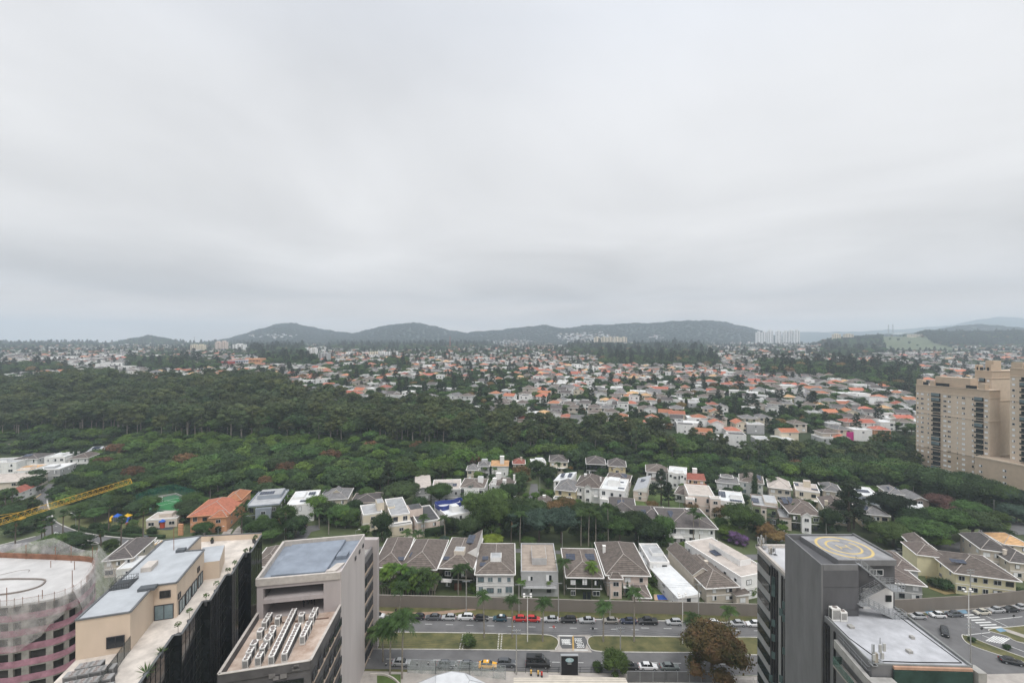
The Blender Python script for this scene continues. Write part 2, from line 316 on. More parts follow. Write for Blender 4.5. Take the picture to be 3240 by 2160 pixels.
def crown(kind, seed, dens=1.0, ls=.5):
    """crown mesh about 1 unit = 1 m for a tree of the kind's own size; returns (MB crown, MB trunk, height, radius)"""
    rd = random.Random(seed); b = MB(); t = MB()
    if kind in ('broad', 'umbrella'):
        r, h = 5.0, 9.0; n = 24; um = kind == 'umbrella'; flat = .6 if um else .85
        for i in range(n):
            a = i * 2.4 + rd.random() * .6; f = (i + .4) / n; q = r * .80 * math.sqrt(f) * rd.uniform(.88, 1.1); dome = math.sqrt(max(0, 1 - (q / (r * 1.02)) ** 2)); zc_ = h * (.52 if um else .40) + dome * h * (.34 if um else .46) - rd.random() * .9
            rr = rd.uniform(1.1, 2.2); c = (q * math.cos(a), q * math.sin(a), zc_); blob(b, c, (rr * .72, rr * .72, rr * .72 * flat), rd); leaves(b, c, (rr, rr, rr * flat), int(60 * dens), ls, rd)
            if not um and f > .45 and i % 2: c = (q * .95 * math.cos(a + .5), q * .95 * math.sin(a + .5), h * .27); blob(b, c, (1.2, 1.2, 1.1), rd); leaves(b, c, (1.5, 1.5, 1.3), int(34 * dens), ls, rd)
        blob(b, (0, 0, h * .55), (r * .62, r * .62, 1.9), rd)
        t.tube((0, 0, -1), (.2, .1, h * .42), .38, .26)
        for i in range(5): a = i * 1.26 + rd.random(); t.tube((.2, .1, h * .32), (math.cos(a) * 2.6, math.sin(a) * 2.6, h * .6), .2, .09, 5)
        return b, t, h, r
    if kind == 'euca':
        r, h = 5.4, 21.0; t.tube((0, 0, -2), (.5, .3, h * .8), .42, .2); low = .38 + .2 * rd.random(); wd = rd.uniform(.8, 1.15)
        for i in range(17):
            f = (i + .5) / 17; a = i * 2.4 + rd.random(); zc_ = h * (low + (.93 - low) * f); q = r * wd * math.sin(math.pi * (.2 + .66 * (1 - f))) * rd.uniform(.35, .95); rr = rd.uniform(1.5, 2.7)
            c = (q * math.cos(a) + .4, q * math.sin(a), zc_); blob(b, c, (rr * .8, rr * .8, rr * .62), rd); leaves(b, c, (rr, rr, rr * .8), int(46 * dens), ls, rd, low=-.6)
            if i < 8: t.tube((.4 * f, .2 * f, zc_ - 3), c, .15, .06, 4)
        return b, t, h, r
    if kind == 'pine':
        r, h = 4.5, 17.0; t.tube((0, 0, -1), (0, 0, h * .93), .42, .12)
        for i in range(22):
            f = (i + .5) / 22; a = i * 2.4; zc_ = h * (.26 + .70 * f); q = r * (1.0 - .8 * f) * rd.uniform(.5, 1.1); rr = rd.uniform(.9, 1.6) * (1.2 - .5 * f)
            c = (q * math.cos(a), q * math.sin(a), zc_); blob(b, c, (rr * .7, rr * .7, rr * .4), rd); leaves(b, c, (rr * 1.15, rr * 1.15, rr * .6), int(48 * dens), ls, rd, low=-.7)
            t.tube((0, 0, zc_ - .8), c, .1, .05, 4)
        return b, t, h, r
    if kind == 'cypress':
        r, h = .9, 10.0; t.tube((0, 0, -.5), (0, 0, 2), .16, .12)
        for i in range(9):
            f = (i + .5) / 9; rr = r * math.sin(math.pi * (.25 + .72 * f)) + .15; c = (0, 0, h * (.1 + .86 * f)); blob(b, c, (rr * .8, rr * .8, .9), rd); leaves(b, c, (rr, rr, .95), int(46 * dens), ls * .7, rd, low=-1)
        return b, t, h, r
    if kind == 'shrub':
        r, h = 1.8, 2.4
        for i in range(7):
            a = i * 2.4; q = r * .6 * math.sqrt(i / 7); rr = rd.uniform(.7, 1.1); c = (q * math.cos(a), q * math.sin(a), rd.uniform(.8, 1.5)); blob(b, c, (rr * .8, rr * .8, rr * .75), rd); leaves(b, c, (rr, rr, rr * .9), int(50 * dens), ls * .7, rd, low=-.8)
        t.tube((0, 0, -.3), (0, 0, .9), .1, .07, 5); return b, t, h, r
def palm_meshes(h, n, fl, seed, fan=False, lean=.35, width=.42):
    rd = random.Random(seed); t = MB(); b = MB(); pts = [(lean * (k / 5) ** 2, 0, h * k / 5) for k in range(6)]; pts[0] = (0, 0, -.5)
    rb = .24 if not fan else .26
    for i in range(5): t.tube(pts[i], pts[i + 1], rb * (1 - .09 * i), rb * (1 - .09 * (i + 1)), 6)
    top = Vector(pts[-1])
    if fan:
        for i in range(n):
            a = i * 2.4; el = rd.uniform(-.9, 1.25); d = Vector((math.cos(a) * math.cos(el), math.sin(a) * math.cos(el), math.sin(el))); c = top + d * fl * .62
            b.tube(top, c, .04, .03, 3); s = d.cross(Vector((0, 0, 1))).normalized(); u = s.cross(d)
            for k in range(9):
                g = -1.25 + 2.5 * k / 8; tip = c + (d * math.cos(g) + s * math.sin(g)) * fl * .5 + Vector((0, 0, -.22 * fl * abs(g) * .5)); m_ = (d * -math.sin(g) + s * math.cos(g)) * .09
                b.face([c, c + (tip - c) * .6 - m_ * 1.7, tip, c + (tip - c) * .6 + m_ * 1.7])
        for i in range(10):
            a = i * .63; p = top + Vector((math.cos(a) * .3, math.sin(a) * .3, -.2)); b.face([p, p + Vector((0, 0, -1.1)), p + Vector((math.cos(a) * .2, math.sin(a) * .2, -1.6)), p + Vector((.25 * -math.sin(a), .25 * math.cos(a), -.9))], 1)
        return t, b
    t.tube(top - Vector((0, 0, .2)), top + Vector((0, 0, 1.0)), rb * .7, rb * .35, 6, 1)
    top = top + Vector((0, 0, .8))
    for i in range(n):
        a = i * 2.4 + rd.random() * .3; up = rd.uniform(-.35, 1.45); prev = top; d = Vector((math.cos(a), math.sin(a), 0)); s = Vector((-math.sin(a), math.cos(a), 0)); seg = 7
        for k in range(1, seg + 1):
            f = k / seg; p = top + d * fl * (f * math.cos(up * .8)) + Vector((0, 0, fl * (math.sin(up) * f - (.38 + .34 * max(0, up)) * f * f * 1.05)))
            wv = fl * width * math.sin(math.pi * min(1, .12 + f * .85)) * .62
            for sg in (-1, 1):
                for h_ in (0, .33, .66):
                    q0 = prev.lerp(p, h_); q1 = prev.lerp(p, h_ + .26); e = s * sg * wv + Vector((0, 0, -wv * rd.uniform(.45, .9))) + (p - prev) * .5
                    b.face([q0, q1, q1 + e * rd.uniform(.85, 1.1), q0 + e * .8])
            prev = p
    return t, b
TM = {}
def treeproto(kind, seed, dens, ls):
    k = (kind, seed, dens, ls)
    if k not in TM:
        b, t, h, r = crown(kind, seed, dens, ls); ob = b.build('crown', [LEAF['mid']]); ot = t.build('trunk', [BARK]); TM[k] = (ob.data, ot.data, h, r); bpy.data.objects.remove(ob); bpy.data.objects.remove(ot)
    return TM[k]
MLINK = {}
def withmat(me, mats):
    """a copy of a mesh that wears other materials (shared between all users)"""
    k = (me.name,) + tuple(m.name for m in mats)
    if k not in MLINK:
        c = me.copy(); c.materials.clear()
        for m in mats: c.materials.append(m)
        MLINK[k] = c
    return MLINK[k]
NEARTREES = []
def tree(px, py, h, r, kind='broad', lf='mid', label='', name='tree', group=None, bark=BARK, cat='tree', loc=None, seed=None, near=None, squash=None):
    p = loc if loc is not None else T(px, py); sd = seed if seed is not None else rnd.randrange(3)
    nr = near if near is not None else p.y < 240
    cm, tm, h0, r0 = treeproto(kind, sd, (4.6 if r > 6.4 and kind != 'pine' else 3.0) if nr else 1.3, (.38 if r > 6.4 and kind != 'pine' else .44) if nr else .75)
    o = thing(name, p, label, cat, group, rnd.uniform(0, 6.28)); sx, sz = r / r0, h / h0
    inst('crown', withmat(cm, [LEAF[lf]]), o, scale=(sx, sx, sz)); inst('trunk', withmat(tm, [bark]), o, scale=(max(.6, sx), max(.6, sx), sz))
    NEARTREES.append((p.x, p.y, r)); return o
PALMM = {}
def palm(px, py, h, label, kind='queen', fl=3.2, n=15, lf='palm', loc=None, group=None, name='palm_tree', trunk=True):
    p = loc if loc is not None else T(px, py); k = (round(h), kind, round(fl, 1), n, lf, rnd.randrange(2))
    if k not in PALMM:
        t, b = palm_meshes(round(h), n, fl, hash((round(h), n)) % 99, fan=kind == 'fan', width=.42 if kind != 'banana' else .6)
        ot = t.build('trunk', [PBARK if kind != 'fan' else BARK, LEAF[lf]]); ob = b.build('fronds', [LEAF[lf], M('dry_fronds', (.22, .15, .08))]); PALMM[k] = (ot.data, ob.data); bpy.data.objects.remove(ot); bpy.data.objects.remove(ob)
    tm, bm_ = PALMM[k]; o = thing(name, p, label, 'palm', group, rnd.uniform(0, 6.28)); inst('trunk', tm, o); inst('fronds', bm_, o); NEARTREES.append((p.x, p.y, 1.0)); return o
def shrub(px, py, r, label, lf='mid', loc=None, name='shrub', h=None, group=None):
    return tree(px, py, h or r * 1.3, r, 'shrub', lf, label, name, group, cat='shrub', loc=loc, near=True)
# stuff scattered with geometry nodes: one object per kind of mass
def scatter(name, label, cat, protos, pts):
    """protos: meshes; pts: (x, y, z, rot, scale xyz, index)"""
    col = bpy.data.collections.new(name + '_kinds')
    for i, me in enumerate(protos): col.objects.link(bpy.data.objects.new('%s_kind_%02d' % (name, i), me))
    me = bpy.data.meshes.new(name); me.from_pydata([p[:3] for p in pts], [], [])
    for an, ty, key, vals in (('rz', 'FLOAT', 'value', [p[3] for p in pts]), ('ix', 'INT', 'value', [p[5] for p in pts])):
        a = me.attributes.new(an, ty, 'POINT'); a.data.foreach_set(key, vals)
    a = me.attributes.new('sc', 'FLOAT_VECTOR', 'POINT'); a.data.foreach_set('vector', [c for p in pts for c in p[4]])
    o = bpy.data.objects.new(name, me); C.objects.link(o)
    g = bpy.data.node_groups.new(name, 'GeometryNodeTree'); g.interface.new_socket('Geometry', in_out='INPUT', socket_type='NodeSocketGeometry'); g.interface.new_socket('Geometry', in_out='OUTPUT', socket_type='NodeSocketGeometry')
    gn = g.nodes.new; i_ = gn('NodeGroupInput'); o_ = gn('NodeGroupOutput'); ip = gn('GeometryNodeInstanceOnPoints'); ci = gn('GeometryNodeCollectionInfo'); ci.inputs[0].default_value = col; ci.inputs['Separate Children'].default_value = True; ci.inputs['Reset Children'].default_value = True
    def na(an, ty): n = gn('GeometryNodeInputNamedAttribute'); n.data_type = ty; n.inputs[0].default_value = an; return n.outputs[0]
    cx = gn('ShaderNodeCombineXYZ'); g.links.new(na('rz', 'FLOAT'), cx.inputs[2]); ip.inputs['Pick Instance'].default_value = True
    g.links.new(i_.outputs[0], ip.inputs['Points']); g.links.new(ci.outputs[0], ip.inputs['Instance']); g.links.new(na('ix', 'INT'), ip.inputs['Instance Index']); g.links.new(cx.outputs[0], ip.inputs['Rotation']); g.links.new(na('sc', 'FLOAT_VECTOR'), ip.inputs['Scale']); g.links.new(ip.outputs[0], o_.inputs[0])
    md = o.modifiers.new('scatter', 'NODES'); md.node_group = g
    tag(o, label, cat, kind='stuff'); return o
def whole(kind, seed, dens, ls, lf, bark):
    b, t, h, r = crown(kind, seed, dens, ls); n = len(b.v); b.v += t.v; b.f += [tuple(i + n for i in f) for f in t.f]; b.m += [1] * len(t.f)
    o = b.build('kind', [LEAF[lf], bark]); me = o.data; bpy.data.objects.remove(o); return me, h, r
# ---------------------------------------------------------------- big buildings in front
z1 = lambda X, Y: (X / 2.8, 1600 + Y / 2.8)
z2 = lambda X, Y: (600 + X / 2.8, 1600 + Y / 2.8)
z5 = lambda X, Y: (2300 + X / 2.8, 1600 + Y / 2.8)
z6 = lambda X, Y: (2740 + X / 2.8, 1600 + Y / 2.8)
a3 = lambda X, Y: (1150 + X / 2.8, 1600 + Y / 2.8)
a4 = lambda X, Y: (1750 + X / 2.8, 1600 + Y / 2.8)
def g2(p, z): v = G(p[0], p[1], z); return (v.x, v.y)
def lerp2(a, b, t): return (a[0] + (b[0] - a[0]) * t, a[1] + (b[1] - a[1]) * t)
def ang(a, b): return math.atan2(b[1] - a[1], b[0] - a[0])
def partb(name, mb, mats, root, parent=None):
    """build mb (world coordinates) as a child of a root Empty that has no rotation"""
    mb.o = Vector((0, 0, 0)); o = mb.build(name, mats, parent or root); p = root.location
    o.data.transform(Matrix.Translation(-p)) if parent is None else o.data.transform(Matrix.Translation(-p))
    return o
def wallwin(root, a, b, t, z, w_, h, fr=FRAME, gl=GLASS, shut=0, name='window', out=.06):
    """window centred at share t of the plan line a-b, outside being on the right of a->b seen from above"""
    p = lerp2(a, b, t); r = ang(a, b); q = Vector((p[0] + math.sin(r) * out, p[1] - math.cos(r) * out, z)) - root.location
    return inst(name, winmesh(w_, h, fr, gl, shut), root, q, r)
DGL = glass('dark_mirror_glass', (.016, .018, .02), .06); GREY1 = M('grey_render', (.17, .17, .172), var=.14, scale=.5, streak=.25); GREYL = M('light_grey_render', (.30, .30, .295), var=.12, scale=.5, streak=.25)
CREAM = M('cream_render', (.60, .49, .385), var=.06, scale=.5, streak=.3); TERR = M('terrace_screed', (.54, .49, .44), var=.27, scale=.45, detail=8); ROOFG = M('blue_grey_roof_coat', (.40, .42, .44), var=.13, scale=.35, detail=7); ROOFB = M('slate_blue_roof_coat', (.225, .255, .30), var=.2, scale=.3, detail=7)
MAUVE = M('mauve_render', (.44, .395, .385), var=.1, scale=.4, streak=.15, detail=8); MAUVE2 = M('pale_mauve_render', (.54, .49, .475), var=.09, scale=.4, streak=.12, detail=8); STONE = M('dark_stone_cladding', (.115, .108, .108), var=.3, scale=.35, detail=2); DECK = M('ochre_waterproofing', (.42, .285, .21), var=.3, scale=.35, detail=8, hue=(.50, .42, .36)); SILL = M('beige_sill', (.42, .33, .26), var=.1); LEDGE = M('ledge_stone', (.50, .46, .42), var=.14, scale=1)
SLAB = M('poured_slab', (.50, .49, .48), var=.16, scale=.22, detail=8); ROUGH = M('raw_concrete', (.30, .285, .265), var=.3, scale=.7, detail=8); VOID = M('interior_shade_fill', (.045, .042, .04), var=.5, scale=.5); PINKN = netmat('pink_safety_mesh', (.52, .28, .35), .62); NET = netmat('grey_debris_net', (.55, .53, .52), .36); RUSTY = M('rusty_formwork', (.24, .12, .075), var=.35)
# --- terrace block with the mirror glass front
ZT = 36.0
ser = [z1(2016 + 300, 285)] * 0 + [(827, 1702), (793, 1759), (773, 1761), (732, 1830), (714, 1832), (664, 1914), (641, 1916), (573, 2023), (548, 2025), (457, 2157)]
ser = [g2(p, ZT) for p in ser]; v_ = Vector(ser[-1]) - Vector(ser[-2]); ser.append(tuple(Vector(ser[-1]) + v_ * .9))
foot = ser + [(-57.1, 51.0), (-60.3, 62.9), (-67.3, 88.1), (-70.5, 100.0)]
blk = thing('terrace_building', (-56, 80, 0), 'office block with black mirror glass front and pale screed roof terrace', 'building')
mb = MB(); mb.prism(foot, 0, ZT - .3, 0); partb('wall', mb, [CREAM], blk)
mb = MB(); mb.prism(foot, ZT - .3, ZT, 0); partb('terrace_floor', mb, [TERR], blk)
for i in range(len(ser) - 1):
    a, b = ser[i + 1], ser[i]
    mb = MB(); mb.bar(a, b, .16, 0, ZT + .75, 0); partb('glass_facade', mb, [M('mirror_glass_panels', (.014, .016, .018), rough=.07, var=.5, scale=.5, spec=.6)], blk)
    if (Vector(a) - Vector(b)).length > 3:
        mu = MB(); n_ = 6
        for k in range(n_ + 1):
            p = lerp2(a, b, k / n_); r = ang(a, b); q = (p[0] + math.sin(r) * .1, p[1] - math.cos(r) * .1); mu.tube((*q, 0), (*q, ZT + .7), .035, n=4)
        for k in range(1, 19):
            p, q = [(c[0] + math.sin(r) * .1, c[1] - math.cos(r) * .1) for c in (a, b)]; mu.tube((*p, k * 1.95), (*q, k * 1.95), .025, n=4)
        partb('mullions', mu, [BLACK], blk)
    mb = MB(); mb.bar(a, b, .34, ZT + .755, ZT + .86, 0); partb('coping', mb, [M('dark_coping', (.12, .125, .13), var=.2)], blk)
bl, br = g2((637, 1712), ZT), ser[0]
mb = MB(); mb.bar(bl, br, .35, ZT, ZT + 1.15); partb('parapet', mb, [CREAM], blk)
mb = MB(); mb.bar(bl, br, .42, ZT + 1.155, ZT + 1.25); partb('coping', mb, [M('dark_coping', (.12, .125, .13))], blk)
# --- cream penthouse on the terrace
ZP = 41.5
a_, b_, c_, e_, f_, j_, h_, i_ = [g2(p, ZP) for p in ((239, 1962), (412, 1936), (487, 1852), (559, 1843), (646, 1739), (589, 1743), (637, 1694), (520, 1709))]
ph = thing('penthouse', (a_[0], a_[1], ZT), 'long cream roof pavilion with pale blue-grey flat roof on the terrace', 'building')
pl = [a_, b_, c_, e_, f_, j_, h_, i_]
mb = MB(); mb.prism(pl, ZT, ZP - .12, 0); partb('wall', mb, [CREAM], ph)
mb = MB(); mb.prism(pl, ZP - .12, ZP - .02, 0); partb('roof', mb, [ROOFG], ph)
mb = MB()
for p, q in zip(pl, pl[1:] + pl[:1]): mb.bar(p, q, .3, ZP - .02, ZP + .13)
partb('roof_edge', mb, [M('dark_coping', (.12, .125, .13))], ph)
mb = MB(); k = g2(z1(1815, 490), 39.6); l_ = g2(z1(1815, 412), 39.6); m_ = g2(z1(1880, 405), 39.6); n_ = g2(z1(1890, 420), 39.6); mb.prism([f_, (f_[0] + 2.4, f_[1] + .7), (h_[0] + 4.0, h_[1] + 1), (h_[0] + .2, h_[1])], ZT, 39.2, 0, 1); partb('low_wing', mb, [CREAM, ROOFG], ph)
wallwin(ph, a_, b_, .73, 36.9, 2.1, 1.6, DFRAME, GLASS); wallwin(ph, c_, e_, .5, 39.4, 1.5, 1.15, DFRAME, GLASS)
wallwin(ph, c_, e_, .45, ZT + .02, 2.6, 2.35, DFRAME, GLASSB, name='glass_door'); wallwin(ph, e_, f_, .07, ZT + 2.6, .9, .9, DFRAME, GLASS); wallwin(ph, e_, f_, .75, ZT + 2.9, .9, .9, DFRAME, GLASS)
for t_ in (.13, .35, .57, .80): wallwin(ph, e_, f_, t_ + .02, ZT + .02, 2.2, 2.2, DFRAME, GLASSB, name='glass_door')
for X, Y, L1, L2, H1 in ((1325, 550, 1.5, 2.6, .7), (1310, 735, 2.3, 1.2, .4), (1605, 400, 1.4, 1.1, .45)):
    p = g2(z1(X, Y), ZP); mb = MB(); r = R(16); u = Vector((math.cos(r), math.sin(r))); v = Vector((-u.y, u.x)); c0 = Vector(p)
    mb.prism([tuple(c0 - u * L1 / 2 - v * L2 / 2), tuple(c0 + u * L1 / 2 - v * L2 / 2), tuple(c0 + u * L1 / 2 + v * L2 / 2), tuple(c0 - u * L1 / 2 + v * L2 / 2)], ZP - .02, ZP + H1); partb('roof_vent', mb, [LEDGE if X == 1325 else M('dark_vent', (.10, .11, .12))], ph)
mb = MB(); p = G(*z1(1540, 390), ZP); mb.tube(p, p + Vector((0, 0, 4.2)), .05); partb('lightning_rod', mb, [RUSTY], ph)
# steel ladder cage at the left edge of the roof
st = thing('roof_stair', (*g2(z1(965, 765), ZP - 1), ZP - 1), 'dark steel caged stair landing beside the pale penthouse roof', 'stair'); mb = MB()
q = [G(*z1(*c), ZP - .2) for c in ((965, 765), (1140, 738), (1228, 650), (1055, 672))]
for p1, p2 in zip(q, q[1:] + q[:1]):
    for hh in (.5, 1.0): mb.tube(p1 + Vector((0, 0, hh)), p2 + Vector((0, 0, hh)), .03, n=4)
    for k in range(9): c0 = p1.lerp(p2, k / 8); mb.tube(c0, c0 + Vector((0, 0, 1.0)), .02, n=4)
partb('railing', mb, [BLACK], st); mb = MB(); mb.prism([tuple(c.xy) for c in q], ZP - .3, ZP + .06); partb('platform', mb, [M('steel_grating', (.06, .065, .07))], st)
# condenser units
def condenser(loc, w_, d_, h, rz, label, group, fans=1, m=None, name='condenser_unit'):
    o = thing(name, loc, label, 'air conditioner', group, rz); key = ('cond', w_, d_, h, fans)
    if key not in WM:
        b = MB(); b.box(-w_ / 2, w_ / 2, -d_ / 2, d_ / 2, .12, h); b.box(-w_ / 2 + .05, w_ / 2 - .05, -d_ / 2 + .05, d_ / 2 - .05, 0, .118)
        f = MB(); g_ = MB()
        for k in range(fans):
            x = 0; y = -d_ / 2 + (k + .5) * d_ / fans; r_ = min(w_, d_ / fans) * .42
            f.tube((x, y, h - .02), (x, y, h + .07), r_, n=14, mi=1); f.tube((x, y, h + .02), (x, y, h + .09), r_ * .82, n=14, mi=0)
            for s in range(3): t = s * 1.05; f.tube((x - math.cos(t) * r_, y - math.sin(t) * r_, h + .1), (x + math.cos(t) * r_, y + math.sin(t) * r_, h + .1), .015, n=3, mi=1)
        for s in (-1, 1): g_.box(s * (w_ / 2 + .012) - .01, s * (w_ / 2 + .012) + .01, -d_ / 2 + .1, d_ / 2 - .1, .35, h - .15)
        for s in range(int((h - .5) / .14)): g_.box(-w_ / 2 + .1, w_ / 2 - .1, -d_ / 2 - .025, -d_ / 2 - .002, .4 + s * .14, .46 + s * .14)
        WM[key] = [x.data for x in (b.build('casing', [m or M('white_casing', (.74, .73, .70), var=.12, scale=2)]), f.build('fan', [M('fan_blades', (.16, .15, .15)), M('fan_rim', (.42, .36, .33), var=.3)]), g_.build('grille', [M('coil_grille', (.09, .09, .09), var=.3)]))]
        for x in [x for x in bpy.data.objects if x.data in WM[key]]: bpy.data.objects.remove(x)
    for nm, me in zip(('casing', 'fan', 'grille'), WM[key]): inst(nm, me, o)
    return o
k = 0
for row, (X, Y, n) in enumerate(((745, 1395, 2), (640, 1470, 4), (615, 1560, 4), (610, 1640, 4))):
    for j in range(n):
        p = G(*z1(X + 112 * j - 5 * j, Y - 21 * j), ZT + 1.7); condenser((p.x, p.y, ZT), 1.5, 1.1, 1.5, R(16), 'grey air conditioner %s in the %s row behind the cream pavilion' % (('at the left end', 'second from the left', 'third from the left', 'at the right end')[j if n == 4 else (0, 3)[j]], ('farthest', 'second', 'third', 'nearest')[row]), 'grey air conditioners behind the pavilion', 2, M('grey_casing', (.27, .265, .26), var=.1))
gl = thing('mesh_fence', (*g2(z1(1100, 1330), ZT), ZT), 'dark framed mesh fence between grey air conditioners and the terrace', 'fence')
fp = [g2(z1(*c), ZT) for c in ((1155, 1280), (1100, 1350), (1040, 1440), (950, 1560), (880, 1680))]; mb = MB(); mn = MB()
for p, q in zip(fp, fp[1:]): mn.bar(p, q, .02, ZT, ZT + 2.0); mb.tube((*p, ZT), (*p, ZT + 2.1), .05, n=4); mb.tube((*p, ZT + 2.05), (*q, ZT + 2.05), .03, n=4)
partb('posts', mb, [BLACK], gl); partb('mesh_panel', mn, [netmat('fence_mesh', (.12, .13, .12), .5)], gl)
# potted plants on the terrace
POTL = [('at the far end behind the pavilion', 1880, 330, 1.1, 'palm'), ('in the middle of the far parapet', 1880 + 370, 325, 1.1, 'palm'), ('at the far right terrace corner', 1680 + 585, 340, 1.2, 'shrub'), ('with yellow spiky leaves near the far right corner', 542 + 1680, 410, .9, 'spiky'), ('round head, low by the glass edge', 497 + 1680, 450, .8, 'shrub'), ('round head, fourth along the glass edge', 400 + 1680, 580, 1.3, 'shrub'), ('round head, fifth along the glass edge', 340 + 1680, 640, 1.2, 'shrub'), ('round head in the middle of the glass edge', 1915, 780, 1.5, 'shrub'), ('thin stem beside the second glass notch', 1825, 880, 1.2, 'shrub'), ('with loose leafy head at the third glass notch', 1680, 1050, 1.9, 'shrub'), ('small head by the nearest glass notch', 1578, 1175, 1.8, 'shrub'), ('with spiky head near the bottom', 1425, 1345, 1.6, 'spiky'), ('with tall spiky leaves nearest the viewer', 1295, 1530, 2.4, 'spiky')]
for lb, X, Y, hh, kd in POTL:
    p = G(*z1(X, Y), ZT); o = thing('potted_plant', p, 'potted plant %s, dark grey pot' % lb, 'potted plant', 'potted plants on the roof terrace'); mb = MB(); mb.tube((0, 0, 0), (0, 0, .75), .26, .38, 10); mb.build('pot', [M('dark_pot', (.07, .07, .075))], o)
    rd = random.Random(X); mb = MB()
    if kd == 'shrub':
        leaves(mb, (0, 0, .75 + hh * .75), (.42, .42, .4), 70, .22, rd); mb.build('foliage', [LEAF['mid']], o); mb = MB(); mb.tube((0, 0, .7), (0, 0, .75 + hh * .7), .03, n=4); mb.build('stem', [BARK], o)
    else:
        for i in range(26): a = i * 2.4; e = rd.uniform(.1, 1.4); d = Vector((math.cos(a) * math.cos(e), math.sin(a) * math.cos(e), math.sin(e))) * hh * .62; s = Vector((-math.sin(a), math.cos(a), 0)) * .06; mb.face([(0, 0, .75), Vector((0, 0, .75)) + d * .5 + s, Vector((0, 0, .72)) + d, Vector((0, 0, .75)) + d * .5 - s])
        mb.build('foliage', [LEAF['areca' if 'yellow' in lb else 'mid']], o)
# --- pale office tower and its lower deck
ZW = 33.0
W = [g2(z2(*c), ZW) for c in ((595, 645), (1335, 580), (1545, 250), (835, 310))]
Q = lambda s, t: lerp2(lerp2(W[0], W[1], s), lerp2(W[3], W[2], s), t)
tw = thing('office_tower', (*Q(.5, .5), 0), 'pale mauve office tower with slate blue flat roof and parapet', 'building')
mb = MB(); mb.prism([Q(0, .42), Q(1, .42), W[2], W[3]], 0, 31.6); mb.prism([Q(.795, 0), Q(1, 0), Q(1, .12), Q(.795, .12)], 0, 32.7); mb.prism([Q(.795, .121), Q(1, .121), Q(1, .42), Q(.795, .42)], 0, 31.598); mb.prism([Q(0, 0), Q(.075, 0), Q(.075, .42), Q(0, .42)], 0, 31.6)
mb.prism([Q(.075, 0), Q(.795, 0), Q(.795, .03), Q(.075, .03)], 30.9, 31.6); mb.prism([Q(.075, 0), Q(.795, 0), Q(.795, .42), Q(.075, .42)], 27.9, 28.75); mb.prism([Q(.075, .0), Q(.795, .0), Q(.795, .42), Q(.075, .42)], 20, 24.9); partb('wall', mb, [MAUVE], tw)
mb = MB(); mb.bar(Q(1.004, -.0), Q(1.004, 1), .2, 0, ZW + .02); partb('side_wall', mb, [MAUVE2], tw)
mb = MB(); mb.prism([Q(.0, .0), Q(.793, .0), Q(.794, .122), Q(.99, .122), W[2], W[3]], 31.605, 31.8); partb('roof', mb, [ROOFB], tw)
mb = MB()
for p, q in ((Q(0, 0), Q(.795, 0)), (W[3], W[0]), (W[2], W[3]), (Q(.795, 0), Q(1, 0))): mb.bar(p, q, .5, 31.6, ZW)
partb('parapet', mb, [LEDGE], tw)
mb = MB(); mb.prism([Q(.12, .12), Q(.78, .10), Q(.78, .95), Q(.12, .93)], 31.805, 32.5); mb.prism([Q(.80, .45), Q(.93, .45), Q(.93, .58), Q(.80, .58)], 31.805, 32.6); partb('raised_slab', mb, [ROOFB], tw)
mb = MB(); mb.bar(Q(.09, .40), Q(.785, .40), .2, 28.76, 30.88); mb.bar(Q(.085, .05), Q(.085, .40), .1, 28.76, 30.88); mb.bar(Q(.085, .41), Q(.785, .41), .1, 25.0, 27.88); partb('recess_shade_lining', mb, [M('recess_shade_grey', (.10, .09, .088), var=.3)], tw)  # added dark lining: the shade of the deep openings put into its colour
mb = MB(); mb.prism([Q(.82, .02), Q(.93, .02), Q(.99, .2), Q(.89, .2)], 32.72, 33.15); partb('roof_cap', mb, [LEDGE], tw)
for t_ in (.55, .73, .9): wallwin(tw, Q(1.012, 0), Q(1.012, 1), t_, 30.6, .9, .8, DFRAME, GLASS, out=.04)
dk = [g2(z2(*c), 26.2) for c in ((255, 1490), (1070, 1365), (1335, 875), (605, 945))]; DQ = lambda s, t: lerp2(lerp2(dk[0], dk[1], s), lerp2(dk[3], dk[2], s), t)
db = thing('deck_building', (*DQ(.5, .5), 0), 'lower grey stone clad block with ochre roof deck full of condensers', 'building')
mb = MB(); mb.prism(dk, 0, 24.8); partb('wall', mb, [STONE], db); mb = MB(); mb.prism([DQ(.02, .02), DQ(.98, .02), DQ(.98, 1), DQ(.02, 1)], 24.805, 25.0); partb('deck', mb, [DECK], db)
mb = MB()
for p, q in ((dk[0], dk[1]), (dk[1], dk[2]), (dk[3], dk[0])): mb.bar(p, q, .4, 24.8, 26.2)
partb('parapet', mb, [STONE], db); mb = MB()
for p, q in ((dk[0], dk[1]), (dk[1], dk[2]), (dk[3], dk[0])): mb.bar(p, q, .46, 26.205, 26.3)
partb('coping', mb, [LEDGE], db)
for k in range(6):
    for t_ in (.09, .27, .45, .63, .81, .93): wallwin(db, dk[1], dk[2], t_, 22.3 - k * 3.9, 2.0, 1.5, DFRAME, GLASS, out=.26)
for k in range(6):
    mb = MB(); a, b = [(p[0] + .25, p[1]) for p in (dk[1], dk[2])]; mb.bar(lerp2(a, b, .04), lerp2(a, b, .98), .3, 21.9 - k * 3.9, 22.15 - k * 3.9); partb('sill', mb, [SILL], db)
mb = MB(); p, q = [(p[0] + .05, p[1] - .28) for p in (lerp2(dk[0], dk[1], .5), lerp2(dk[0], dk[1], .93))]; mb.bar(p, q, .1, 0, 23.6); partb('curtain_wall', mb, [DGL], db)
rd = random.Random(3); mb = MB()
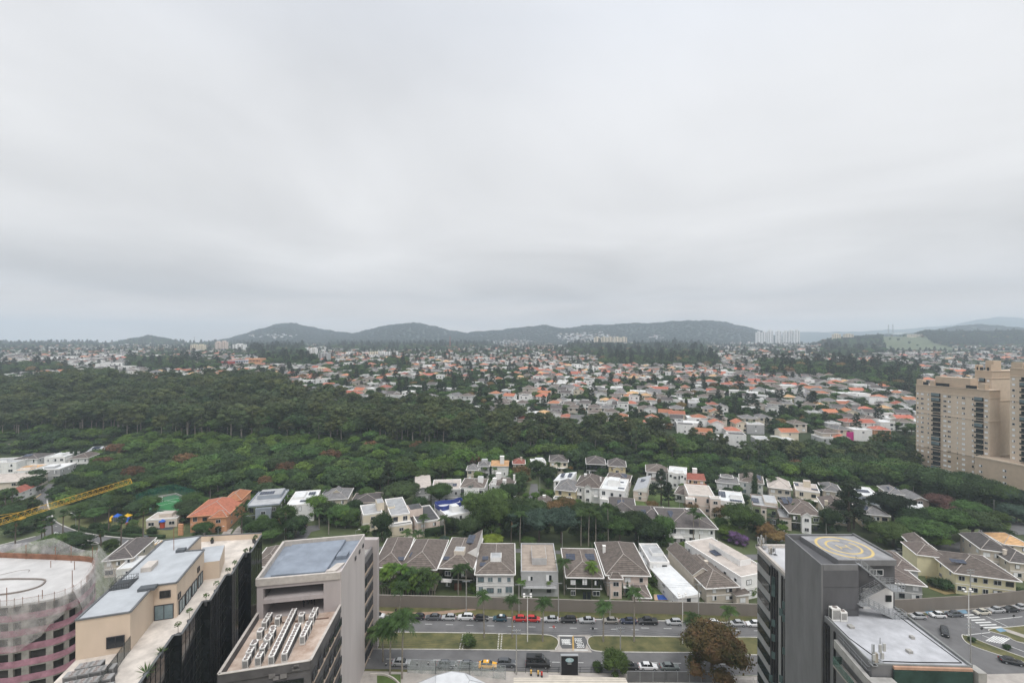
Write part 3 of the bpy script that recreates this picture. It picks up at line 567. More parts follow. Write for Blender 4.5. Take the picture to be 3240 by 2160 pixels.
for k in range(26): t_ = rd.random() * .93; z_ = rd.uniform(14, 25.4); a, b = lerp2(dk[0], dk[1], t_), lerp2(dk[0], dk[1], t_ + rd.uniform(.03, .09)); mb.bar((a[0], a[1] - .215), (b[0], b[1] - .215), .02, z_, z_ + rd.uniform(.35, .8))
partb('cladding_patches', mb, [M('pale_stone_patch', (.22, .205, .2), var=.2)], db)
rows = [(505, 1335, 3, 32, -68), (575, 1200, 1, 0, 0), (628, 1090, 1, 0, 0), (672, 1005, 2, 30, -48), (618, 1310, 3, 36, -80), (700, 1160, 2, 32, -62), (735, 1070, 1, 0, 0), (785, 975, 1, 0, 0),
        (735, 1300, 12, 16.8, -34.5), (850, 1275, 6, 21, -44), (952, 1050, 1, 0, 0), (993, 950, 1, 0, 0), (1008, 1125, 3, 24, -46), (1052, 1030, 1, 0, 0), (1085, 960, 2, 26, -50)]
TXT = ['in the front row of the left cluster', 'alone behind the left cluster', 'alone by the left parapet at mid deck', 'in the far left pair', 'in the second line from the left', 'at the rear of the second line', 'alone behind the second line', 'alone beside the far left pair', 'in the longest line down the deck', 'in the fourth line of the deck', 'alone behind the fourth line', 'alone near the far opening', 'in the right hand group', 'alone behind the right hand group', 'in the far right pair']
for (X, Y, n, dx, dy), tx in zip(rows, TXT):
    for k in range(n):
        p = G(*z2(X + dx * k, Y + dy * k), 26.75); condenser((p.x, p.y, 25.0), .95, 1.45 if n > 1 else 1.25, 1.7, R(9), 'white condenser %s' % tx, 'condensers on the ochre deck', 2 if n > 1 else 1)
mb = MB()
for (X, Y, n, dx, dy) in rows:
    if n > 2: p = G(*z2(X - 24, Y + 90), 25.1); q = G(*z2(X - 24 + dx * n, Y + 90 + dy * n), 25.1); mb.tube((p.x, p.y, 25.12), (q.x, q.y, 25.12), .07, n=5)
p, q = DQ(.12, .86), DQ(.9, .86); mb.tube((*p, 25.15), (*q, 25.15), .12, n=6); partb('pipes', mb, [M('rusty_pipe', (.20, .13, .10), var=.3)], db)
# people under the beam at the back of the deck
def person(loc, rz, label, top, legs, skin=(.30, .17, .11), h=1.72, walk=0, hair=(.02, .015, .01), arms=0):
    import bmesh
    o = thing('person', loc, label, 'person', None, rz); s = h / 1.72
    vs = [((0, 0, .94), .145), ((0, 0, 1.15), .13), ((0, 0, 1.38), .16), ((0, 0, 1.50), .065), ((0, .01, 1.60), .095), ((0, .01, 1.68), .075)]
    es = [(0, 1), (1, 2), (2, 3), (3, 4), (4, 5)]
    for sg in (-1, 1):
        n = len(vs); st_ = walk * .22 * sg
        vs += [((sg * .10, 0, .86), .095), ((sg * .11, st_ * .5 - .01, .48), .06), ((sg * .11, st_ + .03, .08), .042), ((sg * .12, st_ - .12, .035), .035)]; es += [(0, n), (n, n + 1), (n + 1, n + 2), (n + 2, n + 3)]
        n = len(vs); vs += [((sg * .19, 0, 1.40), .06), ((sg * .25, -.02 - st_ * .3, 1.13), .045), ((sg * .25, -.10 - st_ * .6 - arms * .1, .90 + arms * .15), .033), ((sg * .25, -.14 - st_ * .6 - arms * .15, .83 + arms * .2), .03)]; es += [(2, n), (n, n + 1), (n + 1, n + 2), (n + 2, n + 3)]
    me = bpy.data.meshes.new('body'); me.from_pydata([tuple(Vector(v) * s) for v, r in vs], es, []); ob = bpy.data.objects.new('body', me); C.objects.link(ob); ob.parent = o
    md = ob.modifiers.new('skin', 'SKIN'); sv = me.skin_vertices[0].data
    for i, (v, r) in enumerate(vs): sv[i].radius = (r * s, r * s)
    sv[0].use_root = True; ob.modifiers.new('sub', 'SUBSURF').levels = 1
    m = bpy.data.materials.new('clothes_and_skin'); m.use_nodes = True; t = m.node_tree; bs = t.nodes['Principled BSDF']; bs.inputs['Roughness'].default_value = .85
    co = t.nodes.new('ShaderNodeTexCoord'); sp = t.nodes.new('ShaderNodeSeparateXYZ'); cr_ = t.nodes.new('ShaderNodeValToRGB'); cr_.color_ramp.interpolation = 'CONSTANT'; t.links.new(co.outputs['Object'], sp.inputs[0]); dv = t.nodes.new('ShaderNodeMath'); dv.operation = 'DIVIDE'; dv.inputs[1].default_value = 2; t.links.new(sp.outputs[2], dv.inputs[0]); t.links.new(dv.outputs[0], cr_.inputs[0])
    el = cr_.color_ramp.elements; el[0].color = (.02, .02, .02, 1); el[0].position = 0; el[1].position = .05 * s; el[1].color = (*legs, 1)
    for ps, c in ((.46 * s, top), (.735 * s, skin)): e = el.new(ps); e.color = (*c, 1)
    t.links.new(cr_.outputs[0], bs.inputs[0]); me.materials.append(m)
    b = MB(); blob(b, (0, .025 * s, 1.69 * s), (.095 * s, .105 * s, .085 * s), random.Random(1)); b.build('hair', [M('dark_hair', hair)], o, smooth=True); return o
for X, Y, tp, lb, rz in ((1010, 893, (.02, .02, .025), 'person in black standing at the left of the group under the beam', 2.6), (1045, 868, (.05, .05, .06), 'person in dark grey, second from the left, under the beam', .4), (1080, 868, (.03, .03, .05), 'person in dark navy with back turned, third in the group under the beam', 3.0), (1108, 875, (.02, .02, .02), 'person in black at the right of the group under the beam', -1)):
    p = G(*z2(X, Y), 25.0); person((p.x, p.y, 25.0), rz, lb, tp, (.02, .02, .03))
# grey wing behind the pale tower
wg = thing('grey_wing', (-40, 115, 0), 'narrow grey wing with beige sills behind the pale tower', 'building'); mb = MB(); mb.box(-50, -36.3, 111.3, 118.5, 0, 26.0, 0, 1); mb.box(-36.75, -36.3, 111.3, 118.5, 26.0, 26.7, 0); partb('wall', mb, [M('grey_wing_wall', (.2, .19, .19), var=.15), CONC], wg)
mb = MB(); mb.box(-50, -35.1, 118.505, 120.2, 0, 28.4); partb('pilaster', mb, [MAUVE], wg)
for k in range(7):
    for y in (113.1, 115.5, 117.5): inst('window', winmesh(1.7, 2.1, DFRAME, GLASS), wg, (-36.24 + 40, y - 115, 23.0 - k * 3.7), R(90))
    mb = MB(); mb.box(-36.29, -36.05, 111.4, 118.4, 22.4 - k * 3.7, 22.9 - k * 3.7); partb('sill', mb, [SILL], wg)
# --- grey tower with the helipad
hp = thing('helipad_tower', (55, 75, 0), 'dark grey tower with square stair core, light grey window wing and flat roofs', 'building')
ZL, ZC = 37.0, 45.0
mb = MB(); mb.prism([(51.9, 96.3), (50.6, 83.0), (62, 83.0), (62.5, 96.3)], 0, ZL - .5, 0, 1); partb('wing_wall', mb, [GREYL, M('white_roof_screed', (.50, .50, .51), var=.12, scale=.3, detail=7)], hp)
mb = MB(); wl = [(51.9, 96.3), (50.6, 83.0)]
mb.bar((51.75, 96.3), (50.75, 83.0), .5, ZL - .5, ZL + .1); mb.bar((51.9, 96.2), (62.5, 96.2), .5, ZL - .5, ZL + .1); partb('parapet', mb, [LEDGE], hp)
A1, A2, A3_ = (51.9, 96.3), (51.1, 90.1), (50.6, 83.0)
for k in range(8):
    z_ = 33.6 - k * 3.55
    mb = MB(); p, q = lerp2(A1, A2, .06), lerp2(A1, A2, .96); mb.bar((p[0] - .02, p[1]), (q[0] - .02, q[1]), .2, z_, z_ + 1.75); partb('ribbon_window', mb, [glass('green_black_glass', (.02, .03, .03), .08)], hp)
for i, t_ in enumerate((.06, .2, .34, .62, .78, .93)):
    p, q = lerp2(A2, A3_, t_), lerp2(A2, A3_, t_ + .07); mb = MB(); mb.bar((p[0] - .05, p[1]), (q[0] - .05, q[1]), .22, 0, ZL - 1.0); partb('window_strip', mb, [M('dark_window_strip', (.03, .03, .033), rough=.2, var=.4, scale=.6)], hp)
rd = random.Random(5)
for k in range(22):
    t_ = rd.choice((.12, .26, .66, .82, .95)); z_ = rd.uniform(8, 34); p = lerp2(A2, A3_, t_); mb = MB(); mb.face([(p[0] - .2, p[1] - .35, z_), (p[0] - .55, p[1] + .1, z_ - .1), (p[0] - .5, p[1] + .1, z_ + 1.3), (p[0] - .15, p[1] - .35, z_ + 1.4)]); mb.f[-1:] = [mb.f[-1]]
    sm = MB(); sm.prism([(p[0] - .16, p[1] - .35), (p[0] - .6, p[1] + .1), (p[0] - .56, p[1] + .13), (p[0] - .12, p[1] - .32)], z_, z_ + 1.35); partb('open_sash', sm, [M('open_sash_glass', (.10, .14, .14), rough=.15, var=.15)], hp)
mb = MB(); core = [(50.0, 82.9), (48.8, 71.4), (54.4, 71.4), (54.6, 73.6), (61.9, 73.6), (61.9, 82.9)]; mb.prism(core, 0, ZC - .9); partb('core_wall', mb, [M('dark_grey_render', (.105, .105, .11), var=.16, scale=.4, streak=.3, detail=8)], hp)
mb = MB(); mb.bar((49.86, 82.9), (48.66, 71.4), .24, 0, ZC); partb('side_wall', mb, [GREY1], hp)
mb = MB(); mb.bar((49.78, 82.9 - 2.1), (49.55, 82.9 - 3.9), .34, 0, ZC - .4); partb('slot_window', mb, [glass('green_slot_glass', (.02, .028, .026), .1)], hp)
mb = MB(); mb.bar((50.1, 82.7), (61.9, 82.7), .4, ZC - .895, ZC); mb.bar((48.9, 71.6), (54.35, 71.6), .3, ZC - .895, ZC - .02); mb.bar((61.8, 74), (61.8, 82.5), .3, ZC - .895, ZC + .3); partb('parapet', mb, [GREY1], hp)
mb = MB(); mb.prism([(52.3, 72.9), (61.6, 72.9), (61.6, 81.9), (51.9, 81.9)], ZC - .89, ZC + .02, 0, 1); pad = partb('helipad', mb, [GREY1, M('helipad_screed', (.27, .268, .272), var=.3, scale=.5, detail=7)], hp)
hc = Vector((56.5, 77.55)); YP = M('helipad_yellow', (.55, .42, .19), var=.12)
for r0, r1, gap in ((3.75, 4.15, 0), (2.35, 2.7, 1)):
    mb = MB(); n_ = 48
    for i in range(n_):
        if gap and 5 <= i < 9: continue
        t0, t1 = 2 * math.pi * i / n_, 2 * math.pi * (i + 1) / n_; mb.face([(hc.x + r * math.cos(t), hc.y + r * math.sin(t), ZC + .03) for r, t in ((r0, t0), (r1, t0), (r1, t1), (r0, t1))])
    partb('painted_ring', mb, [YP], hp, None)
mb = MB()
for x0, x1, y0, y1 in ((-.85, -.65, -.75, .75), (.65, .85, -.75, .75), (-.65, .65, -.1, .1), (-1.0, -.85, .55, .75), (-1.0, -.85, -.75, -.55), (.85, 1.0, .55, .75), (.85, 1.0, -.75, -.55)): mb.face([(hc.x + a, hc.y + b, ZC + .031) for a, b in ((x0, y0), (x1, y0), (x1, y1), (x0, y1))])
partb('painted_letter', mb, [YP], hp)
mb = MB(); mb.prism([(48.9, 71.3), (47.9, 60.6), (60.8, 60.1), (61.8, 73.5), (54.7, 73.5), (54.4, 71.3)], 0, ZL, 0, 1); partb('lower_block', mb, [GREY1, M('pale_roof_screed', (.43, .435, .455), var=.2, scale=.45, detail=8)], hp)
mb = MB(); mb.bar((60.7, 60.1), (61.7, 73.4), .3, ZL, ZL + .35); mb.bar((47.9, 60.7), (60.7, 60.2), .2, ZL, ZL + .15); mb.bar((49.0, 71.2), (48.0, 60.7), .2, ZL, ZL + .2); partb('coping', mb, [M('grey_coping', (.22, .225, .22), var=.2)], hp)
mb = MB(); mb.bar((50.6, 60.35), (60.6, 59.95), .3, ZL - .35, ZL - .01); partb('copper_edge', mb, [M('copper_edge', (.45, .28, .2), var=.2)], hp)
mb = MB(); mb.bar((50.5, 60.2), (60.5, 59.8), .2, 0, ZL - .4); partb('curtain_wall', mb, [glass('green_curtain_glass', (.03, .06, .055), .06)], hp)
mb = MB(); mb.prism([(60.8, 59.3), (61.9, 59.3), (61.9, 60.9), (60.8, 60.9)], 0, ZL - .2); partb('corner_column', mb, [CONC], hp)
mb = MB(); mb.prism([(48.55, 67.9), (47.45, 60.3), (50.2, 60.2), (50.2, 58.8), (46.9, 58.8), (46.9, 60.4), (48.0, 67.9)], ZL - 2.6, ZL - 1.4); partb('ledge', mb, [CONC], hp)
mb = MB(); mb.prism([(48.2, 66.5), (47.2, 58.8), (45.9, 58.8), (46.9, 66.5)], 32.6, 32.9); partb('balcony', mb, [PAVE], hp)
mb = MB(); mb.bar((46.9, 66.5), (45.9, 58.8), .05, 32.9, 34.0); mb.bar((46.9, 66.5), (48.2, 66.5), .05, 32.9, 34.0); partb('glass_railing', mb, [netmat('green_glass_rail', (.10, .17, .14), .6)], hp)
for i, t_ in enumerate((.1, .2, .36, .8)):
    p, q = lerp2((48.85, 71.2), (48.55, 67.9), t_), lerp2((48.85, 71.2), (48.55, 67.9), t_ + .07); mb = MB(); mb.bar((p[0] - .12, p[1]), (q[0] - .12, q[1]), .2, 10, ZL - .6); partb('window_strip', mb, [M('dark_window_strip', (.03, .03, .033))], hp)
mb = MB(); mb.box(56.6, 61.4, 73.3, 73.6, 37.01, 40.2); partb('white_wall', mb, [WALL['white']], hp)
wallwin(hp, (56.6, 73.3), (61.4, 73.3), .83, 38.2, .9, 1.0, DFRAME, GLASS); wallwin(hp, (56.6, 73.5), (61.4, 73.5), .45, 42.3, 2.2, 1.0, FRAME, GLASS)
mb = MB()
for k in range(1, 9): z_ = 45 - 3.5 * k; mb.bar((48.93, 71.37), (54.38, 71.37), .03, z_, z_ + .05) if z_ > 37.2 else None
partb('panel_joints', mb, [M('joint_grey', (.085, .085, .088))], hp)  # panel joints as thin lines of slightly darker grey
mb = MB(); pts = [(49.3, 71.0), (48.9, 66.0), (49.6, 61.2), (54, 61.0), (60.2, 60.9)]
for p, q in zip(pts, pts[1:]): mb.tube((*p, ZL + .06), (*q, ZL + .06), .06, n=5)
mb.tube((60.6, 72, ZL + .06), (60.2, 61, ZL + .06), .05, n=5); partb('roof_cable', mb, [BLACK], hp)
mb = MB()
for x, y, s in ((51, 68.5, .35), (58, 66, .25), (55, 63, .3)): mb.box(x - s, x + s, y - s, y + s, ZL, ZL + .35)
partb('roof_drain_box', mb, [CONC], hp)
# steel stair zigzag
stx = thing('steel_stair', (57, 71, 37), 'grey galvanised zigzag stair from the roof up to the helipad', 'stair')
def flight(p, q, n):
    mb = MB(); p = Vector(p); q = Vector(q); d = q - p; wv = Vector((0, .55, 0))
    for k in range(n):
        c0 = p + d * ((k + .5) / n); s = abs(d.x) / n / 2 * 1.2; mb.box(c0.x - s, c0.x + s, c0.y - .5, c0.y + .5, c0.z - .03, c0.z + .03)
    for sg in (-1, 1): mb.tube(p + wv * sg, q + wv * sg, .09, n=4)
    partb('treads', mb, [STEEL], stx); mb = MB()
    for sg in (-1, 1):
        for hh in (.4, .7, 1.0): mb.tube(p + wv * sg + Vector((0, 0, hh)), q + wv * sg + Vector((0, 0, hh)), .035, n=4)
        for k in range(6): c0 = p.lerp(q, k / 5) + wv * sg; mb.tube(c0, c0 + Vector((0, 0, 1.0)), .03, n=4)
    partb('handrail', mb, [STEEL], stx)
def landing(x0, x1, y0, y1, z):
    mb = MB(); mb.box(x0, x1, y0, y1, z - .1, z); partb('landing', mb, [STEEL], stx); mb = MB()
    for a, b in (((x0, y0), (x1, y0)), ((x1, y0), (x1, y1)), ((x1, y1), (x0, y1))):
        for hh in (.4, .7, 1.0): mb.tube((*a, z + hh), (*b, z + hh), .035, n=4)
        for k in range(4): c0 = lerp2(a, b, k / 3); mb.tube((*c0, z), (*c0, z + 1.0), .03, n=4)
    partb('handrail', mb, [STEEL], stx)
flight((54.6, 71.7, 45.0), (59.2, 71.7, 41.2), 15); landing(59.2, 61.2, 70.7, 72.9, 41.2); flight((58.9, 72.5, 41.1), (55.2, 72.5, 39.2), 9); landing(54.1, 55.4, 70.6, 72.9, 39.0); flight((55.4, 71.1, 39.0), (59.3, 71.1, 37.0), 9); landing(59.3, 61.2, 70.4, 71.6, 37.02)
for X, Y, w_, h in ((955, 1010, 1.3, 2.0), (1023, 1015, 1.0, 1.55)):
    p = G(*z5(X, Y), ZL); condenser((p.x, p.y, ZL), w_, .8, h, 0, 'white box air conditioner unit, the %s one beside the dark core' % ('taller left' if w_ > 1.2 else 'shorter right'), 'white units beside the dark core', 1, M('white_casing', (.52, .51, .49)), name='air_conditioner')
def antenna(loc, label, seed, n=3, h=2.6):
    o = thing('antenna_mast', loc, label, 'antenna', 'rooftop antennas'); rd = random.Random(seed); mb = MB()
    for k in range(n): x, y = rd.uniform(-.9, .9), rd.uniform(-.4, .4); mb.tube((x, y, 0), (x, y, h * rd.uniform(.6, 1)), .05, n=5); mb.box(x - .3, x + .3, y - .3, y + .3, 0, .1)
    mb.build('pole', [STEEL], o)
    for k in range(n): mb = MB(); x = rd.uniform(-.9, .9); z = rd.uniform(.5, h * .6); mb.box(x - .17, x + .17, -.5, -.34, z, z + rd.uniform(.7, 1.1)); mb.build('panel', [M('antenna_panel', (.45, .45, .44))], o)
    mb = MB(); mb.box(-.3, .25, -.1, .3, .12, 1.3); mb.build('cabinet', [M('beige_cabinet', (.4, .36, .3))], o); return o
antenna(G(*z5(1320, 1390), ZL), 'cluster of grey antenna panels and beige cabinet at the near edge of the pale roof', 4, 4, 3.6)
antenna(Vector((52.3, 95.6, ZL)), 'cluster of antennas on the far left corner of the light grey wing', 8, 5, 3.0); antenna(Vector((53.0, 93.2, ZL - .5)), 'low antenna frame on the light grey wing roof beside the corner cluster', 9, 3, 1.6)
rl = thing('roof_railing', (47.6, 62, ZL), 'thin grey railing around the near left edge of the pale roof', 'railing'); mb = MB(); pts = [(48.6, 67.8), (47.6, 60.9), (50.0, 60.6), (50.1, 62.0)]
for p, q in zip(pts, pts[1:]):
    for hh in (.5, 1.0): mb.tube((*p, ZL - 1.4 + hh), (*q, ZL - 1.4 + hh), .03, n=4)
    for k in range(6): c0 = lerp2(p, q, k / 5); mb.tube((*c0, ZL - 1.4), (*c0, ZL - .4), .025, n=4)
partb('rails', mb, [STEEL], rl)
# --- round building under construction
cs = thing('construction_building', (-115, 103, 0), 'rounded concrete building under construction wrapped in pink mesh and grey net', 'building')
ZR = 27.0; out = smooth([z1(*c) for c in ((-700, 915), (0, 888), (200, 865), (480, 818), (650, 755), (770, 670), (832, 590), (838, 520), (780, 492), (600, 480), (400, 470), (0, 455), (-700, 430))], 4, False); rp = [g2(p, ZR) for p in out]; cen = Vector((-118, 103))
def off(p, d): v = Vector(p) - cen; return tuple(Vector(p) + v.normalized() * d)
mb = MB(); mb.prism([off(p, -.7) for p in rp], 0, ZR - .3); partb('dark_interior', mb, [VOID], cs); mb = MB(); mb.prism(rp, ZR - .35, ZR); partb('roof_slab', mb, [SLAB], cs)  # near-black inner block: shade of the open floors put into its colour
for k in range(1, 9):
    z_ = ZR - 3.1 * k; mb = MB(); mb.prism([off(p, .0) for p in rp], z_ - .5, z_); partb('floor_slab', mb, [ROUGH], cs)
    mb = MB(); q = [off(p, .12) for p in rp]
    for a, b in zip(q, q[1:]): mb.bar(a, b, .03, z_ - .15, z_ + 1.15)
    partb('pink_mesh', mb, [PINKN], cs)
for i in range(2, len(rp) - 2, 3):
    mb = MB(); a, b = off(rp[i], -.25), off(rp[i + 1], -.25); b = lerp2(a, b, min(1, 1.6 / max(.1, (Vector(a) - Vector(b)).length))); mb.bar(a, b, .5, 0, ZR - .36); partb('column', mb, [ROUGH], cs)
mb = MB(); q = [off(p, -.1) for p in rp[20:]]
for a, b in zip(q, q[1:]): mb.bar(a, b, .12, ZR, ZR + 1.25)
partb('formwork', mb, [RUSTY], cs)
mb = MB()
for i in range(0, len(rp), 2): p = off(rp[i], .05); mb.tube((*p, ZR - .5), (*p, ZR + 1.4), .05, n=4)
for a, b in zip(rp, rp[1:]): mb.tube((*off(a, .05), ZR + 1.1), (*off(b, .05), ZR + 1.1), .03, n=4)
for X, Y, h in ((230, 470, 3.5), (490, 480, 3.2), (630, 500, 4.0), (820, 530, 4.5), (640, 760, 4.6), (860, 520, 4), (60, 880, 3.6), (450, 545, 1.6), (375, 820, 1.8), (660, 565, 2.0)): p = G(*z1(X, Y), ZR); mb.tube(p, p + Vector((0, 0, h)), .06, n=4)
partb('scaffold_posts', mb, [RUSTY], cs)
mb = MB(); ring = smooth([z1(*c) for c in ((-300, 690), (0, 655), (200, 650), (380, 655), (395, 680), (340, 720), (200, 760), (0, 790), (-300, 810))], 5, False); rr = [g2(p, ZR) for p in ring]
for a, b in zip(rr, rr[1:]): mb.bar(a, b, .25, ZR, ZR + .3)
r2 = smooth([z1(*c) for c in ((0, 610), (90, 590), (180, 570), (260, 565), (250, 585))], 4, False)
for a, b in zip([g2(p, ZR) for p in r2], [g2(p, ZR) for p in r2][1:]): mb.bar(a, b, .08, ZR, ZR + .06)
partb('kerb_upstand', mb, [M('wet_kerb', (.22, .19, .17))], cs)
def drape(idx0, idx1, top, bot, o0, o1, seed):
    rd = random.Random(seed); mb = MB(); n = idx1 - idx0; rows_ = 7; P = []
    for i in range(idx0, idx1 + 1):
        t = (i - idx0) / max(1, n); col = []
        for k in range(rows_ + 1):
            s = k / rows_; zt, zb = top(t), bot(t); z = zt + (zb - zt) * s; d = o0 + (o1 - o0) * (1 - (1 - s) ** 2) + .35 * math.sin(i * 1.9 + s * 3) * s; p = off(rp[i], d); col.append((p[0], p[1], z + .3 * math.sin(i * 2.3 + k) * s))
        P.append(col)
    for a, b in zip(P, P[1:]):
        for k in range(rows_): mb.face([a[k], b[k], b[k + 1], a[k + 1]])
    return mb
nn = len(rp)
partb('debris_net', drape(0, 16, lambda t: ZR + 1.2, lambda t: ZR - 9.5 + 6.0 * ss(t * 1.5 - .35) + 1.0 * math.sin(t * 9), .5, 1.3, 1), [NET], cs, None)
partb('debris_net', drape(15, 30, lambda t: ZR + 1.2 + 3.6 * ss(t * 1.6), lambda t: ZR - 4.0 - 3.5 * math.sin(t * 3), .6, 3.2 + 1.0, 2), [NET], cs, None)
partb('debris_net', drape(28, nn - 3, lambda t: ZR + 4.6 - 2.4 * abs(math.sin(t * 4.7)), lambda t: ZR + .4, 1.6, .3, 3), [NET], cs, None)
# --- tower crane jib (mast outside the picture)
cr_ = thing('tower_crane', (-114, 61, 0), 'yellow lattice jib of a tower crane reaching in from the left', 'crane'); YEL = M('crane_yellow', (.60, .38, .06), var=.18, rough=.6)
P0 = at(-560, 1800, 76); P0.z = 42; P0 = Vector((-114.4, 61, 42.1)); P1 = at(412, 1520, 125); d = P1 - P0; d.z = 0; n = 50; u = d.normalized(); s = Vector((-u.y, u.x, 0)); mb = MB()
low = lambda t: Vector((P0.x + d.x * t, P0.y + d.y * t, 41.1)); top = lambda t: low(t) + Vector((0, 0, 1.25))
for sg in (-1, 1): mb.tube(low(0) + s * .5 * sg, low(1) + s * .5 * sg, .055, n=4)
mb.tube(top(0), top(1), .065, n=4)
for k in range(n):
    t0, t1, tm = k / n, (k + 1) / n, (k + .5) / n
    for sg in (-1, 1): mb.tube(low(t0) + s * .5 * sg, top(tm), .03, n=3); mb.tube(top(tm), low(t1) + s * .5 * sg, .03, n=3)
    mb.tube(low(t0) - s * .5, low(t0) + s * .5, .025, n=3)
mb.tube(low(1) + s * .6, top(1), .08, n=4); mb.tube(low(1) - s * .6, top(1), .08, n=4); partb('jib', mb, [YEL], cr_)
mb = MB(); mb.tube(top(0) + Vector((0, 0, 7)), top(.62), .05, n=4); partb('tie_rod', mb, [YEL], cr_)
mb = MB(); q = low(.62); mb.prism([(q.x - .4, q.y - .5), (q.x + .4, q.y - .5), (q.x + .4, q.y + .5), (q.x - .4, q.y + .5)], 40.75, 41.0); partb('trolley', mb, [YEL], cr_)
mb = MB(); b0 = low(0)
for sx in (-1, 1):
    for sy in (-1, 1): mb.tube((b0.x + sx, b0.y + sy, 0), (b0.x + sx, b0.y + sy, 49), .12, n=4)
for k in range(24):
    for sg in (-1, 1): mb.tube((b0.x - sg, b0.y - 1, k * 2), (b0.x + sg, b0.y - 1, k * 2 + 2), .06, n=3); mb.tube((b0.x - 1, b0.y - sg, k * 2), (b0.x - 1, b0.y + sg, k * 2 + 2), .06, n=3)
partb('mast', mb, [YEL], cr_)
# --- tan apartment towers on the right
Z7 = lambda X, Y: (2700 + X / 3.135, 1150 + Y / 3.135)
def plate(root, mesh, a, b, t, z, out=.08, name='window'):
    p = lerp2(a, b, t); r = ang(a, b); return inst(name, mesh, root, Vector((p[0] + math.sin(r) * out, p[1] - math.cos(r) * out, z)) - root.location, r)
def apart(label, P0, P1, right, zt, floors, cols, balc, zb=2, seed=0, stuffrest=True):
    """facade from P0 (far) to P1 (near) faces left; right: vector of the depth"""
    o = thing('apartment_tower', (P1[0], P1[1], -6), label, 'apartment tower', 'tan apartment towers'); rd = random.Random(seed); Ln = (Vector(P1) - Vector(P0)).length
    pol = [P0, P1, tuple(Vector(P1) + Vector(right)), tuple(Vector(P0) + Vector(right) * 1.9)]; T2, T1 = WALL['tan'], WALL['tan2']
    mb = MB(); mb.prism(pol, -6, zb + 14, 0); partb('lower_wall', mb, [T2], o); mb = MB(); mb.prism(pol, zb + 14.005, zt - 4.2, 0); partb('middle_wall', mb, [T1], o); mb = MB(); mb.prism(pol, zt - 4.195, zt, 0); partb('upper_wall', mb, [T2], o)
    for z_ in (zt - .2, zt - 4.3, zt - 17, zb + 14, zb + 3):
        mb = MB()
        for p, q in zip(pol, pol[1:]): mb.bar(p, q, .7, z_, z_ + .35)
        partb('cornice', mb, [T1], o)
    cx = (Vector(P0) + Vector(P1)) / 2 + Vector(right) * .55; mb = MB(); f = Vector(P1) - Vector(P0); f.normalize(); r_ = Vector(right).normalized()
    mb.prism([tuple(cx - f * Ln * .24 - r_ * 3), tuple(cx + f * Ln * .24 - r_ * 3), tuple(cx + f * Ln * .24 + r_ * 3), tuple(cx - f * Ln * .24 + r_ * 3)], zt + .2, zt + 5.6); partb('roof_house', mb, [T2], o)
    for t0, t1, hh in ((.0, .1, 3.2), (.2, .27, 3.0), (.86, .95, 3.4)):
        mb = MB(); a = lerp2(P0, P1, t0 + .01); b = lerp2(P0, P1, t1); mb.prism([a, b, tuple(Vector(b) + r_ * 3), tuple(Vector(a) + r_ * 3)], zt + .2, zt + hh); partb('roof_volume', mb, [T2], o)
    for t0, t1 in ((.1, .2), (.29, .5), (.7, .86)): mb = MB(); mb.bar(lerp2(P0, P1, t0 + .01), lerp2(P0, P1, t1 - .01), .1, zt + .16, zt + 1.9); partb('roof_glazing', mb, [GLASS], o)
    wn = 0; rest = MB(); fh = (zt - 3.2 - zb - 2) / floors
    for k in range(floors):
        z_ = zt - 6.6 - k * fh + fh * .15
        for t_, wd in cols:
            sh = rd.choice((1, 1, .55, 0)); wn += 1
            if wn <= 100: plate(o, winmesh(wd, 1.15, FRAME, GLASS, sh), P0, P1, t_, z_)
            else: p = lerp2(P0, P1, t_); r = ang(P0, P1); q0 = Vector((p[0] + math.sin(r) * .1, p[1] - math.cos(r) * .1, z_)); uu = Vector((math.cos(r), math.sin(r), 0)) * wd / 2; rest.face([q0 - uu, q0 + uu, q0 + uu + Vector((0, 0, 1.15)), q0 - uu + Vector((0, 0, 1.15))], 0 if sh > .5 else 1)
        for t_, wd in balc:
            p = lerp2(P0, P1, t_); r = ang(P0, P1); lc = Vector((p[0], p[1], z_ - .7)) - o.location; key = ('balc', wd)
            if key not in WM:
                b = MB(); b.box(-wd / 2, wd / 2, -1.3, .0, 0, .22, 0); b.box(-wd / 2, wd / 2, -1.28, -1.22, .22, 1.2, 1); b.box(-wd / 2 + .1, wd / 2 - .1, -.12, .02, .3, 2.6, 2); bo = b.build('balcony', [T1, M('smoked_glass', (.05, .055, .05), rough=.15), GLASS]); WM[key] = bo.data; bpy.data.objects.remove(bo)
                b = MB(); b.box(-wd / 2, wd / 2, -1.28, -1.22, 1.22, 2.75); bo = b.build('glazing', [GLASSB]); WM[('glz', wd)] = bo.data; bpy.data.objects.remove(bo)
            bo = inst('balcony', WM[key], o, lc, r)
            if rd.random() < .3: inst('balcony_glazing', WM[('glz', wd)], bo)
    if rest.f: ro = partb('window', rest, [SHUT, GLASS], o); ro['kind'] = 'stuff'
    return o
PA, PB = (250.3, 282), (258.8, 246.8)
apart('tan apartment tower with stepped cornices, the nearer to the middle of the photo', PA, PB, (8.2, 2.05), 53.5, 16, [(.03, 1.0), (.1, 1.5), (.19, .9), (.43, 1.6), (.49, 1.6), (.60, .6), (.68, 1.5), (.80, .9), (.965, 1.5)], [(.31, 4.2), (.885, 3.6)], 2, 1)
PC, PD = (261.5, 239.0), (273, 190)
apart('tan apartment tower cut by the right edge of the photo', (266.5, 262), (267.8, 254), (14, 3.5), 63.5, 19, [(.2, 1.2), (.8, 1.2)], [(.5, 2.2)], 2, 2)
